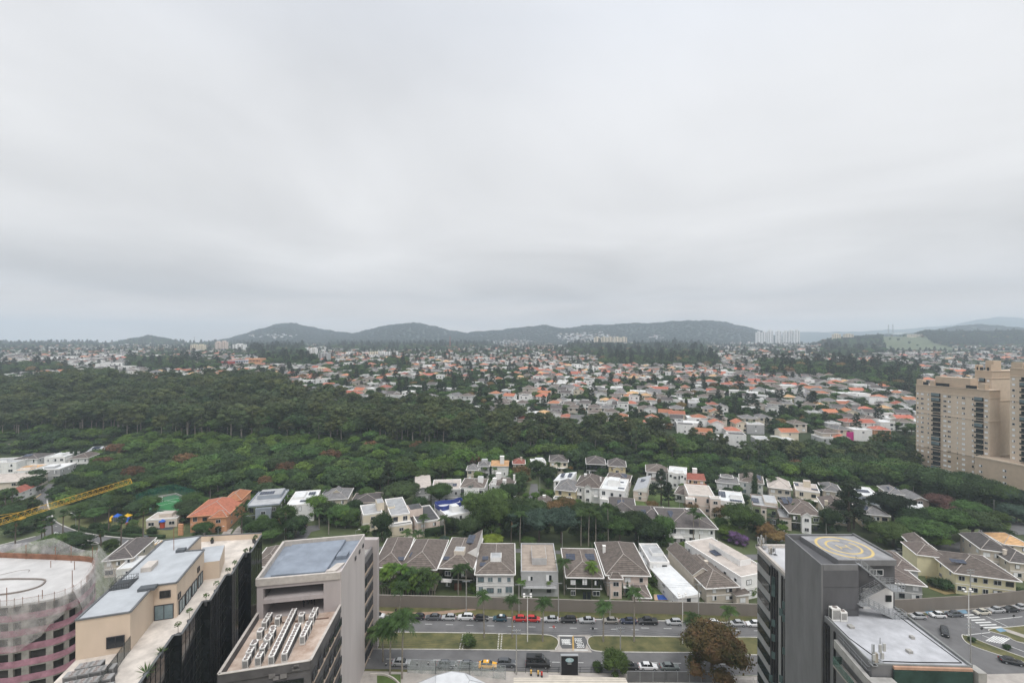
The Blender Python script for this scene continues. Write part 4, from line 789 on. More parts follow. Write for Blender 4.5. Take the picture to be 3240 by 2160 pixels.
apart('tallest tan apartment tower cut off at the right edge', PC, PD, (14, 3.5), 66, 20, [(.03, 1.2), (.27, 1.5), (.34, 1.5), (.45, .9), (.55, 1.5), (.8, 1.2)], [(.13, 4.2), (.65, 4)], 2, 3)
pd = thing('podium', (262, 236, -4), 'low tan podium with tall gridded windows at the foot of the towers', 'building'); pp = [(255.5, 249.5), (262.5, 222), (275, 180), (290, 184), (275, 240), (262, 252)]
pq = [(x - 3.0, y - 1.0) for x, y in pp]; mb = MB(); mb.prism(pq, -5, 17.5, 0); partb('wall', mb, [WALL['tan']], pd); mb = MB()
for p, q in zip(pq[:3], pq[1:3]): mb.bar(p, q, .7, 17.2, 17.9); mb.bar(p, q, .7, 3.4, 3.8); mb.bar(p, q, .6, -3.2, -2.8)
partb('cornice', mb, [WALL['tan2']], pd)
for t_, wd in ((.12, 3.2), (.42, 1.8), (.85, 2.0)): plate(pd, winmesh(wd, 2.6, FRAME, GLASS), pq[0], pq[1], t_, -1.8)
for t_ in (.1, .45, .8):
    for z_ in (6, 9.2, 12.4): plate(pd, winmesh(1.5, 1.15, FRAME, GLASS, .55), pq[0], pq[1], t_, z_)
for t_ in (.08, .2, .35): plate(pd, winmesh(2.6, 2.6, FRAME, GLASS), pq[1], pq[2], t_, -1.8)
OCC += [(258, 265, 14), (264, 250, 14), (270, 225, 20), (268, 262, 14)]
# ---------------------------------------------------------------- roads, lawns, walls of the near ground
Lz = .02
sheet('avenue', gp([a3(-900, 935), a3(300, 960), a3(1000, 975), a4(600, 1000), a4(1900, 1035), z6(900, 900), z6(2400, 780), z6(2400, 1900), z6(1000, 1900), z6(400, 1500), a4(2000, 1500), a4(680, 1480), a3(1300, 1460), a3(0, 1440), a3(-900, 1430)]), ASPH, .02)
sheet('verge', gp([a3(-900, 900), a3(0, 885), a3(960, 905), a4(200, 935), a4(1810, 975), z6(500, 935), z6(860, 925), z6(2400, 720), z6(2400, 790), z6(950, 905), z6(400, 985), a4(1900, 1028), a4(600, 995), a3(1000, 970), a3(300, 955), a3(-900, 935)]), GRASS, .035)
sheet('footpath', gp([a3(-900, 945), a3(120, 925), a3(420, 945), a3(640, 935), a3(980, 905), a3(1000, 920), a3(800, 950), a3(500, 968), a3(120, 962), a3(-900, 962)]), M('brown_path', (.30, .21, .15), var=.2), .05)
kerbline('kerb', gp([a3(-900, 962), a3(120, 968), a3(1000, 985), a4(600, 1010), a4(1900, 1040)]), h=.14)
isl1 = smooth(gp([a3(-500, 1118), a3(130, 1118), a3(700, 1122), a3(1300, 1133), a3(1600, 1140), a3(1700, 1165), a3(1728, 1210), a3(1700, 1265), a3(1640, 1280), a3(900, 1272), a3(130, 1268), a3(-500, 1268)]), 5)
isl2 = smooth(gp([a4(330, 1160), a4(420, 1150), a4(800, 1155), a4(1400, 1165), a4(1900, 1175), a4(1900, 1312), a4(1300, 1300), a4(700, 1295), a4(380, 1285), a4(320, 1240), a4(305, 1195)]), 5)
for p in (isl1, isl2): sheet('median_lawn', p, GRASS, .05); kerbline('kerb', p, closed=True, wdt=.22, h=.15)
sheet('concrete_apron', gp([a3(1715, 1145), a4(340, 1140), a4(300, 1180), a4(300, 1230), a4(345, 1295), a3(1650, 1290), a3(1725, 1240), a3(1728, 1190)]), PAVE, .03)
sheet('asphalt_patch', gp([a3(1740, 1155), a3(1960, 1155), a3(1985, 1200), a3(1965, 1262), a3(1760, 1262), a3(1740, 1230)]), M('dark_asphalt', (.10, .10, .10), var=.15), .04)
def letters(word, o, u, v, w_, h, z, name='road_lettering'):
    """blocky road letters: o = lower left corner, u, v = unit directions"""
    S = {'P': [(0, 0, .22, 1), (.22, .84, .8, 1), (.22, .42, .8, .56), (.62, .56, .84, .84)], 'A': [(0, 0, .2, .9), (.64, 0, .84, .9), (.1, .84, .74, 1), (.2, .38, .64, .52)], 'R': [(0, 0, .22, 1), (.22, .84, .8, 1), (.22, .42, .8, .56), (.62, .56, .84, .84), (.52, 0, .8, .42)], 'E': [(0, 0, .22, 1), (.22, .84, .84, 1), (.22, .43, .7, .57), (.22, 0, .84, .16)]}
    mb = MB(); o = Vector(o); u = Vector(u); v = Vector(v); cw = w_ / len(word)
    for i, c in enumerate(word):
        for x0, y0, x1, y1 in S[c]:
            mb.face([(*(o + u * (i + a) * cw + v * b * h), z) for a, b in ((x0, y0), (x1, y0), (x1, y1), (x0, y1))])
    ob = mb.build(name, [PAINT])
    if ob.data.polygons[0].normal.z < 0: ob.data.flip_normals()
    return struct(ob)
L0 = Vector(g2(a3(1762, 1228), 0)); L1 = Vector(g2(a3(1838, 1228), 0)); Lh = (Vector(g2(a3(1762, 1180), 0)) - L0).length
letters('PARE', L0, (1, 0), (0, 1), (L1 - L0).length, Lh, .06); letters('PARE', L0 + Vector((.25, .05)), (1, 0), (0, 1), (L1 - L0).length, Lh * .9, .064)
K0 = Vector(g2(a3(1877, 1210), 0)); K1 = Vector(g2(a3(1945, 1210), 0)); letters('PARE', K0, (1, 0), (0, 1), (K1 - K0).length, Lh * .8, .06)
K2 = Vector(g2(a3(1948, 1213), 0)); letters('PARE', K2, (-1, 0), (0, -1), (K1 - K0).length, Lh * .85, .064)
def line(pts, z, wd, mat=PAINT, name='road_line'):
    mb = MB()
    for a, b in pts:
        a = Vector(g2(a, 0)); b = Vector(g2(b, 0)); d = (b - a).normalized(); n = Vector((-d.y, d.x)) * wd / 2; mb.face([(*(a - n), z), (*(b - n), z), (*(b + n), z), (*(a + n), z)])
    o = mb.build(name, [mat])
    for p in o.data.polygons:
        if p.normal.z < 0: p.flip()
    return struct(o)
line([(a3(1730, 1147), a3(1855, 1150))], .06, .45); line([(a3(1858, 1275), a3(1990, 1277))], .06, .35); line([(a3(1852, 1150), a3(1856, 1280)), (a3(1860, 1150), a3(1864, 1280))], .06, .14, YPAINT)
line([(a3(180 + 183 * k, 1035 + 5 * k), a3(243 + 183 * k, 1036 + 5 * k)) for k in range(-4, 13)] + [(a4(780 + 200 * k, 1079 + 5 * k), a4(850 + 200 * k, 1081 + 5 * k)) for k in range(0, 6)], .045, .16)
line([(a3(-10 + 210 * k, 1350 + 4 * k), a3(60 + 210 * k, 1351 + 4 * k)) for k in range(-3, 11)] + [(a4(640 + 210 * k, 1383 + 4 * k), a4(715 + 210 * k, 1384 + 4 * k)) for k in range(0, 6)], .045, .15)
for X in (865, 890, 1192, 1218):
    for k in range(9): mb = MB(); y = 1133 + 15.5 * k; q = gp([a3(X + 12 - k * 3.6, y), a3(X + 22 - k * 3.6, y), a3(X + 20 - k * 3.6, y + 9), a3(X + 10 - k * 3.6, y + 9)]) if X < 1000 else gp([a3(X + 4 - k * 1.2, y), a3(X + 15 - k * 1.2, y), a3(X + 14 - k * 1.2, y + 9), a3(X + 3 - k * 1.2, y + 9)]); mb.face([(*p, .075) for p in q]); mb.f[0] = mb.f[0][::-1] if X < 0 else mb.f[0]; struct(mb.build('stepping_slab', [KERB]))
# perimeter wall
PW = gp([a3(-900, 885), a3(0, 888), a3(960, 908), a4(200, 937), a4(1000, 955), a4(1900, 978)])
pw = thing('perimeter_wall', (*PW[2], 0), 'long plain taupe boundary wall between the parked cars and the row of villas', 'wall'); mb = MB()
for p, q in zip(PW, PW[1:]): mb.bar(p, q, .3, -.2, 3.5)
WT = M('taupe_render', (.20, .175, .15), var=.08, scale=.35, streak=.1, detail=8); partb('wall', mb, [WT], pw); mb = MB()
for p, q in zip(PW, PW[1:]): mb.bar(p, q, .4, 3.505, 3.6)
partb('coping', mb, [M('wall_coping', (.24, .22, .19))], pw)
PW2 = gp([z6(-100, 955), z6(315, 945), z6(940, 905), z6(1400, 860), z6(1700, 830)]); pw2 = thing('perimeter_wall', (*PW2[1], 0), 'taupe boundary wall behind the cars and zebra crossing at right', 'wall'); mb = MB()
for p, q in zip(PW2, PW2[1:]): mb.bar(p, q, .3, -.2, 3.9)
partb('wall', mb, [WT], pw2)
for i, X in enumerate((735, 1560)):
    pass
# right hand junction
line([(z6(860 + 37 * k, 968 + 22 * k), z6(955 + 50 * k, 962 + 22 * k)) for k in range(6)], .06, .5)
line([(z6(1065, 975), z6(1255, 1068)), (z6(1140, 1005), z6(1385, 980)), (z6(870, 1145), z6(1100, 1120)), (z6(1030, 1145), z6(1400, 1290))], .06, .2)
for k in range(7): line([(z6(1065 + 22 * k, 1195 + 4 * k), z6(1140 + 22 * k, 1150 + 4 * k))], .06, .28)
sheet('blue_bay', gp([z6(520, 935), z6(600, 930), z6(650, 962), z6(560, 968)]), M('blue_paint', (.16, .27, .36), var=.2), .06); sheet('blue_bay', gp([z6(690, 935), z6(880, 918), z6(905, 950), z6(720, 965)]), M('blue_paint', (.16, .27, .36)), .06); sheet('blue_bay', gp([z6(1145, 1090), z6(1200, 1080), z6(1250, 1108), z6(1190, 1118)]), M('blue_paint', (.16, .27, .36)), .075)
for nm, pl_ in (('median_lawn', [z6(1085, 1095), z6(1400, 1060), z6(1900, 1000), z6(1900, 1250), z6(1400, 1215), z6(1240, 1150)]), ('median_lawn', [z6(850, 1145), z6(900, 1150), z6(1100, 1230), z6(1400, 1340), z6(1700, 1430), z6(1700, 1480), z6(1400, 1385), z6(1150, 1310), z6(960, 1245), z6(880, 1200)])):
    q = smooth(gp(pl_), 4); sheet(nm, q, GRASS, .05); kerbline('kerb', q, closed=True, wdt=.2, h=.12)
sheet('footpath', gp([z6(1200, 1080), z6(1250, 1090), z6(1900, 1300), z6(1900, 1340), z6(1250, 1115)]), PAVE, .06)
sheet('footpath', gp([z6(300, 965), z6(930, 915), z6(1400, 875), z6(2200, 790), z6(2200, 760), z6(1400, 852), z6(930, 893), z6(300, 945)]), PAVE, .05)
# estate street behind the villas and lanes
sheet('estate_street', gp([(1000, 1752), (1200, 1738), (1400, 1738), (1560, 1745), (1780, 1752), (1960, 1758), (2200, 1768), (2450, 1772), (2700, 1770), (2900, 1765), (3000, 1760), (3060, 1738), (3000, 1722), (2830, 1744), (2450, 1752), (2200, 1756), (1960, 1747), (1780, 1741), (1560, 1732), (1400, 1730), (1200, 1728), (1000, 1740)]), ASPH, .03)
sheet('estate_street', gp([(3000, 1760), (3120, 1700), (3240, 1690), (3500, 1680), (3500, 1640), (3240, 1655), (3190, 1640), (3130, 1632), (3060, 1635), (3110, 1660), (3080, 1700), (3000, 1722)]), ASPH, .035)
sheet('verge', smooth(gp([(3140, 1655), (3185, 1652), (3200, 1665), (3180, 1682), (3130, 1690), (3120, 1670)]), 4), LAWN, .06)
sheet('estate_lane', gp([(1670, 1577), (1706, 1577), (1700, 1530), (1680, 1530)]), ASPH, .03)
sheet('estate_lane', gp([(2450, 1700), (2560, 1690), (2640, 1697), (2720, 1715), (2720, 1728), (2640, 1712), (2560, 1703), (2470, 1712)]), ASPH, .03)
sheet('lawn', smooth(gp([(1355, 1730), (1360, 1700), (1420, 1695), (1470, 1700), (1480, 1728)]), 3), LAWN, .03)
sheet('vacant_lawn', gp([(1975, 1595), (2060, 1562), (2130, 1570), (2180, 1588), (2160, 1610), (2120, 1635), (2080, 1632), (2030, 1615)]), LAWN, .05)
sheet('vacant_lawn', gp([(1800, 1483), (1800, 1473), (1858, 1478), (1856, 1495)]), LAWN, .05)
sheet('driveway', gp([a4(1025, 340), a4(1195, 330), a4(1258, 445), a4(1025, 420)]), PAVE, .06)
sheet('front_lawn', gp([a4(1195, 340), a4(1500, 330), a4(1600, 440), a4(1258, 445)]), LAWN, .05)
sheet('dry_lot', gp([z6(520, 610), z6(720, 650), z6(1040, 745), z6(700, 785), z6(560, 730)]), M('dry_grass', (.22, .17, .075), var=.35, scale=.2, detail=8), .05)
sheet('yard', gp([z6(600, 580), z6(1050, 680), z6(1330, 730), z6(1060, 752), z6(720, 650), z6(560, 605)]), M('pinkish_paving', (.48, .41, .37), var=.12), .055)
# left: roundabout arm, curved road
def strip(name, l_, r_, mat, z):
    l_, r_ = smooth(gp(l_), 5, False), smooth(gp(r_), 5, False); mb = MB()
    for i in range(len(l_) - 1): mb.face([(*l_[i], z), (*r_[i], z), (*r_[i + 1], z), (*l_[i + 1], z)])
    o = mb.build(name, [mat])
    for p in o.data.polygons:
        if p.normal.z < 0: p.flip()
    return struct(o)
strip('curved_road', [(153, 1530), (112, 1568), (84, 1597), (100, 1625), (125, 1655), (150, 1700)], [(178, 1528), (160, 1562), (152, 1592), (158, 1620), (186, 1655), (215, 1700)], ASPH, .03)
strip('curved_road', [(150, 1662), (209, 1666), (255, 1682), (332, 1694), (434, 1704), (560, 1712)], [(140, 1702), (230, 1705), (306, 1718), (383, 1722), (470, 1727), (560, 1730)], ASPH, .035)
strip('curved_road', [(215, 1668), (150, 1682), (112, 1697), (60, 1710), (0, 1724), (-120, 1745)], [(225, 1703), (150, 1706), (92, 1719), (40, 1737), (0, 1751), (-120, 1785)], ASPH, .04)
kerbline('kerb', smooth(gp([(149, 1580), (152, 1600), (162, 1625), (172, 1645), (186, 1655), (209, 1666), (255, 1682), (332, 1695), (434, 1704), (520, 1709)]), 4, False), wdt=.5)
kerbline('kerb', smooth(gp([(0, 1724), (60, 1709), (112, 1696)]), 4, False), wdt=.5); kerbline('kerb', smooth(gp([(92, 1719), (120, 1722), (200, 1722), (290, 1722), (310, 1718), (270, 1708), (225, 1700)]), 4, False), wdt=.4)
sheet('verge', smooth(gp([(92, 1720), (112, 1710), (160, 1700), (220, 1703), (300, 1719), (200, 1722)]), 3), LAWN, .05)
for k in range(7): line([((453 + 9 * k, 1721 - .3 * k), (466 + 9 * k, 1709 - .3 * k))], .06, .55)
for k in range(5): line([((168 + 5.2 * k, 1692 + .6 * k), (176 + 6 * k, 1682 + 1.2 * k))], .06, .5)
line([((388, 1724), (432, 1704)), ((480, 1727), (516, 1708))], .055, 1.3, M('ochre_band', (.45, .30, .14), var=.2), 'painted_band'); line([((90, 1590), (130, 1562))], .06, .35, YPAINT)
sheet('playground_surface', smooth(gp([(345, 1640), (375, 1652), (420, 1655), (440, 1645), (420, 1638), (370, 1632)]), 3), M('dark_rubber', (.05, .06, .065)), .06); sheet('playground_surface', smooth(gp([(490, 1672), (540, 1676), (552, 1662), (505, 1660)]), 3), M('dark_rubber', (.05, .06, .065)), .06)
sheet('park_lawn', smooth(gp([(180, 1640), (250, 1622), (350, 1622), (480, 1630), (580, 1640), (575, 1690), (500, 1700), (330, 1688), (250, 1676), (200, 1658)]), 3), M('park_grass', (.12, .125, .05), var=.3, scale=.2), .035)
# football pitch
fc = [G(*p) for p in ((438, 1606), (560, 1575), (605, 1585), (575, 1618))]; FG = M('green_turf', (.03, .17, .055), var=.12, scale=.3)
sheet('playing_surface', [tuple(p.xy) for p in (G(395, 1612), G(548, 1563), G(640, 1590), G(590, 1630))], M('pale_green_surround', (.045, .14, .07), var=.1), .05); sheet('playing_surface', [tuple(p.xy) for p in fc], FG, .07)
mb = MB()
for p, q in zip(fc, fc[1:] + fc[:1]): mb.bar(p.xy, q.xy, .18, .072, .085)
m0, m1 = fc[0].lerp(fc[1], .32), fc[0].lerp(fc[1], .72); n0 = (fc[3] - fc[0]).normalized() * 6
for p, q in ((m0, m0 + n0), (m0 + n0, m1 + n0), (m1 + n0, m1)): mb.bar(p.xy, q.xy, .18, .072, .085)
struct(mb.build('pitch_lines', [PAINT]))
go = thing('football_goal', m0.lerp(m1, .4), 'white football goal frame on the small green pitch', 'goal'); a, b = m0.lerp(m1, .15), m0.lerp(m1, .72); mb = MB(); up = Vector((0, 0, 2.6)); bk = Vector((-1.2, .8, 0))
for p, q in ((a, a + up), (b, b + up), (a + up, b + up), (a + up, a + bk), (b + up, b + bk), (a + bk, b + bk)): mb.tube(p, q, .09, n=4)
partb('frame', mb, [TRIM], go); mb = MB(); mb.face([a + up, b + up, b + bk, a + bk]); partb('net', mb, [netmat('goal_net', (.5, .5, .5), .3)], go)
fn = thing('net_fence', G(395, 1612), 'tall dark green net fence around the small football pitch', 'fence'); q = [G(*p) for p in ((392, 1614), (470, 1578), (548, 1560), (645, 1588))]; mb = MB(); mn = MB()
for a, b in zip(q, q[1:]):
    mn.face([a, b, b + Vector((0, 0, 5)), a + Vector((0, 0, 5))])
    for k in range(5): c0 = a.lerp(b, k / 4); mb.tube(c0, c0 + Vector((0, 0, 5)), .06, n=4)
partb('posts', mb, [M('green_post', (.02, .10, .06))], fn); partb('net', mn, [netmat('green_net', (.02, .13, .085), .5)], fn)
lw = thing('low_wall', fc[2], 'low grey concrete wall around the far corner of the pitch', 'wall'); mb = MB(); mb.bar(G(500, 1574).xy, G(556, 1564).xy, .3, 0, .9); mb.bar(G(556, 1564).xy, G(598, 1582).xy, .3, 0, .9); partb('wall', mb, [CONC], lw)
# ---------------------------------------------------------------- house builder
def roofmesh(kind, w_, D, z, rise, ov=.55, x0=None, y0=0):
    """roof over x -w/2..w/2, y 0..D; material 0 tiles, 1 eaves"""
    b = MB(); X0, X1, Y0, Y1 = -w_ / 2 - ov, w_ / 2 + ov, -ov, D + ov; W_, D_ = X1 - X0, Y1 - Y0; t = .22
    if kind in ('hip', 'pyr'):
        ins = min(W_, D_) / 2
        if W_ >= D_: r0, r1 = (X0 + ins, (Y0 + Y1) / 2), (X1 - ins, (Y0 + Y1) / 2); c = [(X0, Y0), (X1, Y0), (X1, Y1), (X0, Y1)]; F_ = [(c[0], c[1], r1, r0), (c[1], c[2], r1), (c[2], c[3], r0, r1), (c[3], c[0], r0)]
        else: r0, r1 = ((X0 + X1) / 2, Y0 + ins), ((X0 + X1) / 2, Y1 - ins); c = [(X0, Y0), (X1, Y0), (X1, Y1), (X0, Y1)]; F_ = [(c[0], c[1], r0), (c[1], c[2], r1, r0), (c[2], c[3], r1), (c[3], c[0], r0, r1)]
        hi = {r0, r1}
        for f in F_: b.face([(*p, z + t + (rise if p in hi else 0)) for p in f])
        e = [tuple(p) for p in c]
        for p, q in zip(e, e[1:] + e[:1]): b.face([(*p, z), (*q, z), (*q, z + t), (*p, z + t)], 1)
        b.face([(*p, z) for p in reversed(e)], 1)
        for p, q in zip(e, e[1:] + e[:1]): b.tube((*p, z + t), (*q, z + t), .17, n=4, mi=1)
        for p, q in [(p_, r_) for p_, r_ in ((c[0], r0), (c[1], r1 if W_ >= D_ else r0), (c[2], r1), (c[3], r0 if W_ >= D_ else r1))] + [(r0, r1)]:
            zp = z + t + (rise if p in hi else 0); b.tube((*p, zp + .02), (*q, z + t + rise + .02), .11, n=4, mi=2) if (Vector(p) - Vector(q)).length > .1 else None
    elif kind in ('gable', 'gablex'):
        if kind == 'gable': ym = (Y0 + Y1) / 2; sl = [((X0, Y0), (X1, Y0), (X1, ym), (X0, ym)), ((X1, Y1), (X0, Y1), (X0, ym), (X1, ym))]; ends = [((X0, Y1), (X0, Y0), (X0, ym)), ((X1, Y0), (X1, Y1), (X1, ym))]; test = lambda p: abs(p[1] - ym) < 1e-6
        else: xm = (X0 + X1) / 2; sl = [((X0, Y1), (X0, Y0), (xm, Y0), (xm, Y1)), ((X1, Y0), (X1, Y1), (xm, Y1), (xm, Y0))]; ends = [((X0, Y0), (X1, Y0), (xm, Y0)), ((X1, Y1), (X0, Y1), (xm, Y1))]; test = lambda p: abs(p[0] - xm) < 1e-6
        for f in sl: b.face([(*p, z + t + (rise if test(p) else 0)) for p in f]); b.face([(*p, z + (rise if test(p) else 0)) for p in reversed(f)], 1)
        for f in ends:
            g = [(p[0] + (ov if kind == 'gable' else 0) * (1 if p[0] < 0 else -1), p[1] + (ov if kind == 'gablex' else 0) * (1 if p[1] < D / 2 else -1)) for p in f]
            b.face([(*p, z + (rise if test(f[i]) else 0)) for i, p in enumerate(g)], 3)
            for p, q in ((f[0], f[2]), (f[2], f[1])): b.face([(*p, z + (rise if test(p) else 0)), (*q, z + (rise if test(q) else 0)), (*q, z + t + .05 + (rise if test(q) else 0)), (*p, z + t + .05 + (rise if test(p) else 0))], 1)
        for f in sl: b.face([(*f[0], z), (*f[1], z), (*f[1], z + t), (*f[0], z + t)], 1)
    elif kind == 'shed':
        z1_, z2_ = z + t, z + t + rise; b.face([(X0, Y0, z1_), (X1, Y0, z2_), (X1, Y1, z2_), (X0, Y1, z1_)]); b.face([(X0, Y1, z), (X1, Y1, z), (X1, Y0, z), (X0, Y0, z)], 1)
        b.face([(X0, Y0, z), (X1, Y0, z), (X1, Y0, z2_), (X0, Y0, z1_)], 1); b.face([(X1, Y0, z), (X1, Y1, z), (X1, Y1, z2_), (X1, Y0, z2_)], 1); b.face([(X1, Y1, z), (X0, Y1, z), (X0, Y1, z1_), (X1, Y1, z2_)], 1); b.face([(X0, Y1, z), (X0, Y0, z), (X0, Y0, z1_), (X0, Y1, z1_)], 1)
    else:
        b.box(-w_ / 2 + .25, w_ / 2 - .25, .25, D - .25, z + .005, z + .15, 0)
        for x0_, x1_, y0_, y1_ in ((-w_ / 2 - .06, w_ / 2 + .06, -.06, .25), (-w_ / 2 - .06, w_ / 2 + .06, D - .25, D + .06), (-w_ / 2 - .06, -w_ / 2 + .25, .255, D - .255), (w_ / 2 - .25, w_ / 2 + .06, .255, D - .255)): b.box(x0_, x1_, y0_, y1_, z + .003, z + .62, 1)
    return b
def solarm(nx, ny):
    k = ('solar', nx, ny)
    if k not in WM:
        b = MB()
        for i in range(nx):
            for j in range(ny): b.box(i * 1.02, i * 1.02 + .98, j * 1.7, j * 1.7 + 1.64, 0, .05)
        o = b.build('solar_panel', [SOLAR]); WM[k] = o.data; bpy.data.objects.remove(o)
    return WM[k]
RIDGE = M('ridge_mortar', (.38, .34, .31), var=.15)
def houseat(loc, rz, w_, D, eave, label, kind='hip', rise=2.3, wall='white', roof='brown', trim=None, st=2, fw=3, sw=3, chim=(), solar=(), box=(), wings=(), door='', balc=(), seed=0, name='house', group='villas of the gated estate', sills=True, over=.55, cat='house', gl=GLASS, balcony=False, shut=.4):
    o = thing(name, loc, label, cat, group, rz); rd = random.Random(seed + int(w_ * 10)); wm = WALL[wall]; tm = TRIM if trim is None else (WALL.get(trim) or trim)
    b = MB(); b.box(-w_ / 2, w_ / 2, 0, D, -2.5, eave); b.build('wall', [wm], o)
    rf = roofmesh(kind, w_, D, eave, rise, over).build('roof', [ROOF[roof], tm, RIDGE, wm], o)
    OCC.append((loc[0] - math.sin(rz) * D / 2, loc[1] + math.cos(rz) * D / 2, max(w_, D) / 2 + .5))
    fh = eave / st
    sh = lambda: 1 if rd.random() < shut * .5 else (.5 if rd.random() < shut else 0)
    if door: b = MB(); b.box(-.55, .55, -.08, .04, 0, 2.2, 0); inst('door', b.build('door', [WOOD if door != 'glass' else GLASS], o).data, o, (w_ * .12, 0, 0)); bpy.data.objects.remove(o.children[-2] if o.children[-2].name.startswith('door') else o.children[-1])
    for s in range(st):
        z_ = s * fh + fh * .34
        for k in range(fw):
            if door and s == 0 and k == fw // 2: continue
            wd = rd.choice((1.2, 1.6, 1.9)) if s else rd.choice((1.4, 2.2)); wo_ = inst('window', winmesh(wd, min(1.5, fh * .5) if rd.random() < .75 else min(2.0, fh * .62), FRAME if rd.random() < .7 else DFRAME, gl, sh()), o, (-w_ / 2 + w_ * (k + .5) / fw, -.06, z_), 0)
        for k in range(sw):
            for sg in (-1, 1): inst('window', winmesh(rd.choice((.7, 1.1, 1.4)), min(1.2, fh * .42), FRAME, gl, sh()), o, (sg * (w_ / 2 + .06), D * (k + .5) / sw, z_ + .2), R(90) * sg)
    if st > 1 and sills: b = MB(); b.box(-w_ / 2 - .08, w_ / 2 + .08, -.08, 0 - .003, fh - .12, fh + .1); b.build('string_course', [tm], o)
    for i, (x, y, cw, ch_) in enumerate(chim):
        b = MB(); b.box(x - cw / 2, x + cw / 2, y - cw / 2, y + cw / 2, eave + .2, eave + rise * .6 + ch_); b.box(x - cw / 2 - .1, x + cw / 2 + .1, y - cw / 2 - .1, y + cw / 2 + .1, eave + rise * .6 + ch_ + .004, eave + rise * .6 + ch_ + .15); b.build('chimney', [wm if wall in ('cream', 'beige') else TRIM], rf)
    for x, y, z_, nx, ny, tilt, az in solar: inst('solar_panel', solarm(nx, ny), rf, (x, y, z_), rot=(R(tilt), 0, R(az)))
    for x0, x1, y0, y1, hh in box:
        b = MB(); b.box(x0, x1, y0, y1, eave + .16, eave + hh); bo = b.build('rooftop_box', [wm], rf); b = MB(); b.box(x0 + .15, x1 - .15, y0 + .15, y1 - .15, eave + hh + .003, eave + hh + .1, 0); b.build('box_roof', [ROOF[roof] if kind == 'flat' else ROOF['greyflat']], bo)
    for x0, x1, y0, y1, ev, kd, rs in wings:
        b = MB(); b.box(x0, x1, y0, y1, -2.5, ev); b.build('wing_wall', [wm], o); r_ = roofmesh(kd, x1 - x0, y1 - y0, ev, rs, .4 if kd != 'flat' else 0); q = r_.build('wing_roof', [ROOF[roof], tm, RIDGE, wm], o); q.location = ((x0 + x1) / 2, y0, 0)
        if ev > 2.6 and y0 < 0:
            inst('window', winmesh(min(1.8, (x1 - x0) * .5), 1.4, FRAME, gl, sh()), o, ((x0 + x1) / 2, y0 - .06, ev - 2.1)); 
            if ev > 5: inst('window', winmesh(min(1.6, (x1 - x0) * .5), 1.5, FRAME, gl, 0), o, ((x0 + x1) / 2, y0 - .06, .8))
    for x0, x1, z_ in balc:
        b = MB(); b.box(x0, x1, -1.5, -.005, z_ - .2, z_); bo = b.build('balcony', [tm], o); b = MB()
        for p, q in (((x0, -1.45), (x1, -1.45)), ((x0, -1.45), (x0, 0)), ((x1, -1.45), (x1, 0))):
            b.tube((*p, z_ + 1), (*q, z_ + 1), .035, n=4)
            for k in range(7): c0 = lerp2(p, q, k / 6); b.tube((*c0, z_), (*c0, z_ + 1), .02, n=4)
        b.build('railing', [FRAME], bo)
    return o
def house(label, pxl, pxr, py, D, eave=6.6, rot=0, base=0, **k):
    """front eave seen from pixel column pxl to pxr, its left end at row py"""
    nl = G(pxl, py, eave + base); r = R(rot); a = (pxr - CX) / F; w_ = (a * nl.y - nl.x) / (math.cos(r) - a * math.sin(r))
    c = Vector((nl.x + math.cos(r) * w_ / 2, nl.y + math.sin(r) * w_ / 2, base)); k.setdefault('seed', int(pxl)); return houseat(c, r, w_, D, eave, label, **k)
VR = 'villas along the boundary wall'
house('brown tiled villa partly hidden by the pale tower, left end of the row', 1185, 1272, 1795, 21, 6.4, 3, roof='brown', wall='beige', rise=2.6, group=VR, solar=[(2.5, 2, 7.6, 2, 1, 16, 0)])
house('wide brown hip roofed villa with white eaves, second from the left in the row', 1268, 1378, 1800, 21, 6.6, -2, roof='brown', wall='cream', rise=3, group=VR, fw=3, solar=[(-4.6, 6, 7.8, 1, 2, 0, 0)])
house('beige villa with tall tiled slope carrying a blue solar array and white terrace', 1392, 1494, 1797, 22, 6.8, -4, roof='brown', wall='beige', rise=2.6, kind='hip', group=VR, fw=2, box=[(-1.6, 1.8, 4.5, 8, 3.6)], wings=[(.2, 5.2, 8, 22, 6.9, 'shed', 3.4)], solar=[(.9, 13.5, 9.2, 3, 4, 0, 0), (-5, 3, 8.1, 2, 1, 14, 0)], balc=[(-4.6, -1.2, 3.3)], door='wood')
house('white villa with broad brown hip roof, glazed upper veranda and white chimney tower', 1507, 1625, 1817, 21, 6.8, 0, roof='brown', wall='white', rise=2.6, group=VR, fw=4, gl=GLASSB, shut=0, box=[(-1.6, 1.9, 4.0, 7.6, 3.4)], solar=[(-5, 3.0, 8.0, 2, 1, 14, 0), (-4.4, 6, 8.6, 2, 1, 14, 0)])
house('grey villa with flat tan ribbed roof and raised tan deck', 1649, 1766, 1812, 20, 7.2, -1, roof='tan', wall='grey', kind='flat', rise=0, group=VR, fw=2, box=[(-2.3, 2.5, 5, 14, 2.3)], balc=[(-5.2, 5.2, 3.3)], trim='grey')
house('villa with many blue solar panels on a brown hip roof behind tall palms', 1795, 1905, 1826, 19, 6.6, -2, roof='brown', wall='beige', rise=2.4, group=VR, fw=3, solar=[(-1.9, 1.2, 7.4, 4, 1, 20, 0), (-5, 8, 8.3, 3, 2, 8, 0), (1.4, 8, 8.4, 3, 2, 8, 0), (-1, 3.5, 8.3, 2, 1, 20, 0), (3.4, 3, 7.9, 1, 1, 14, 0)], door='glass')
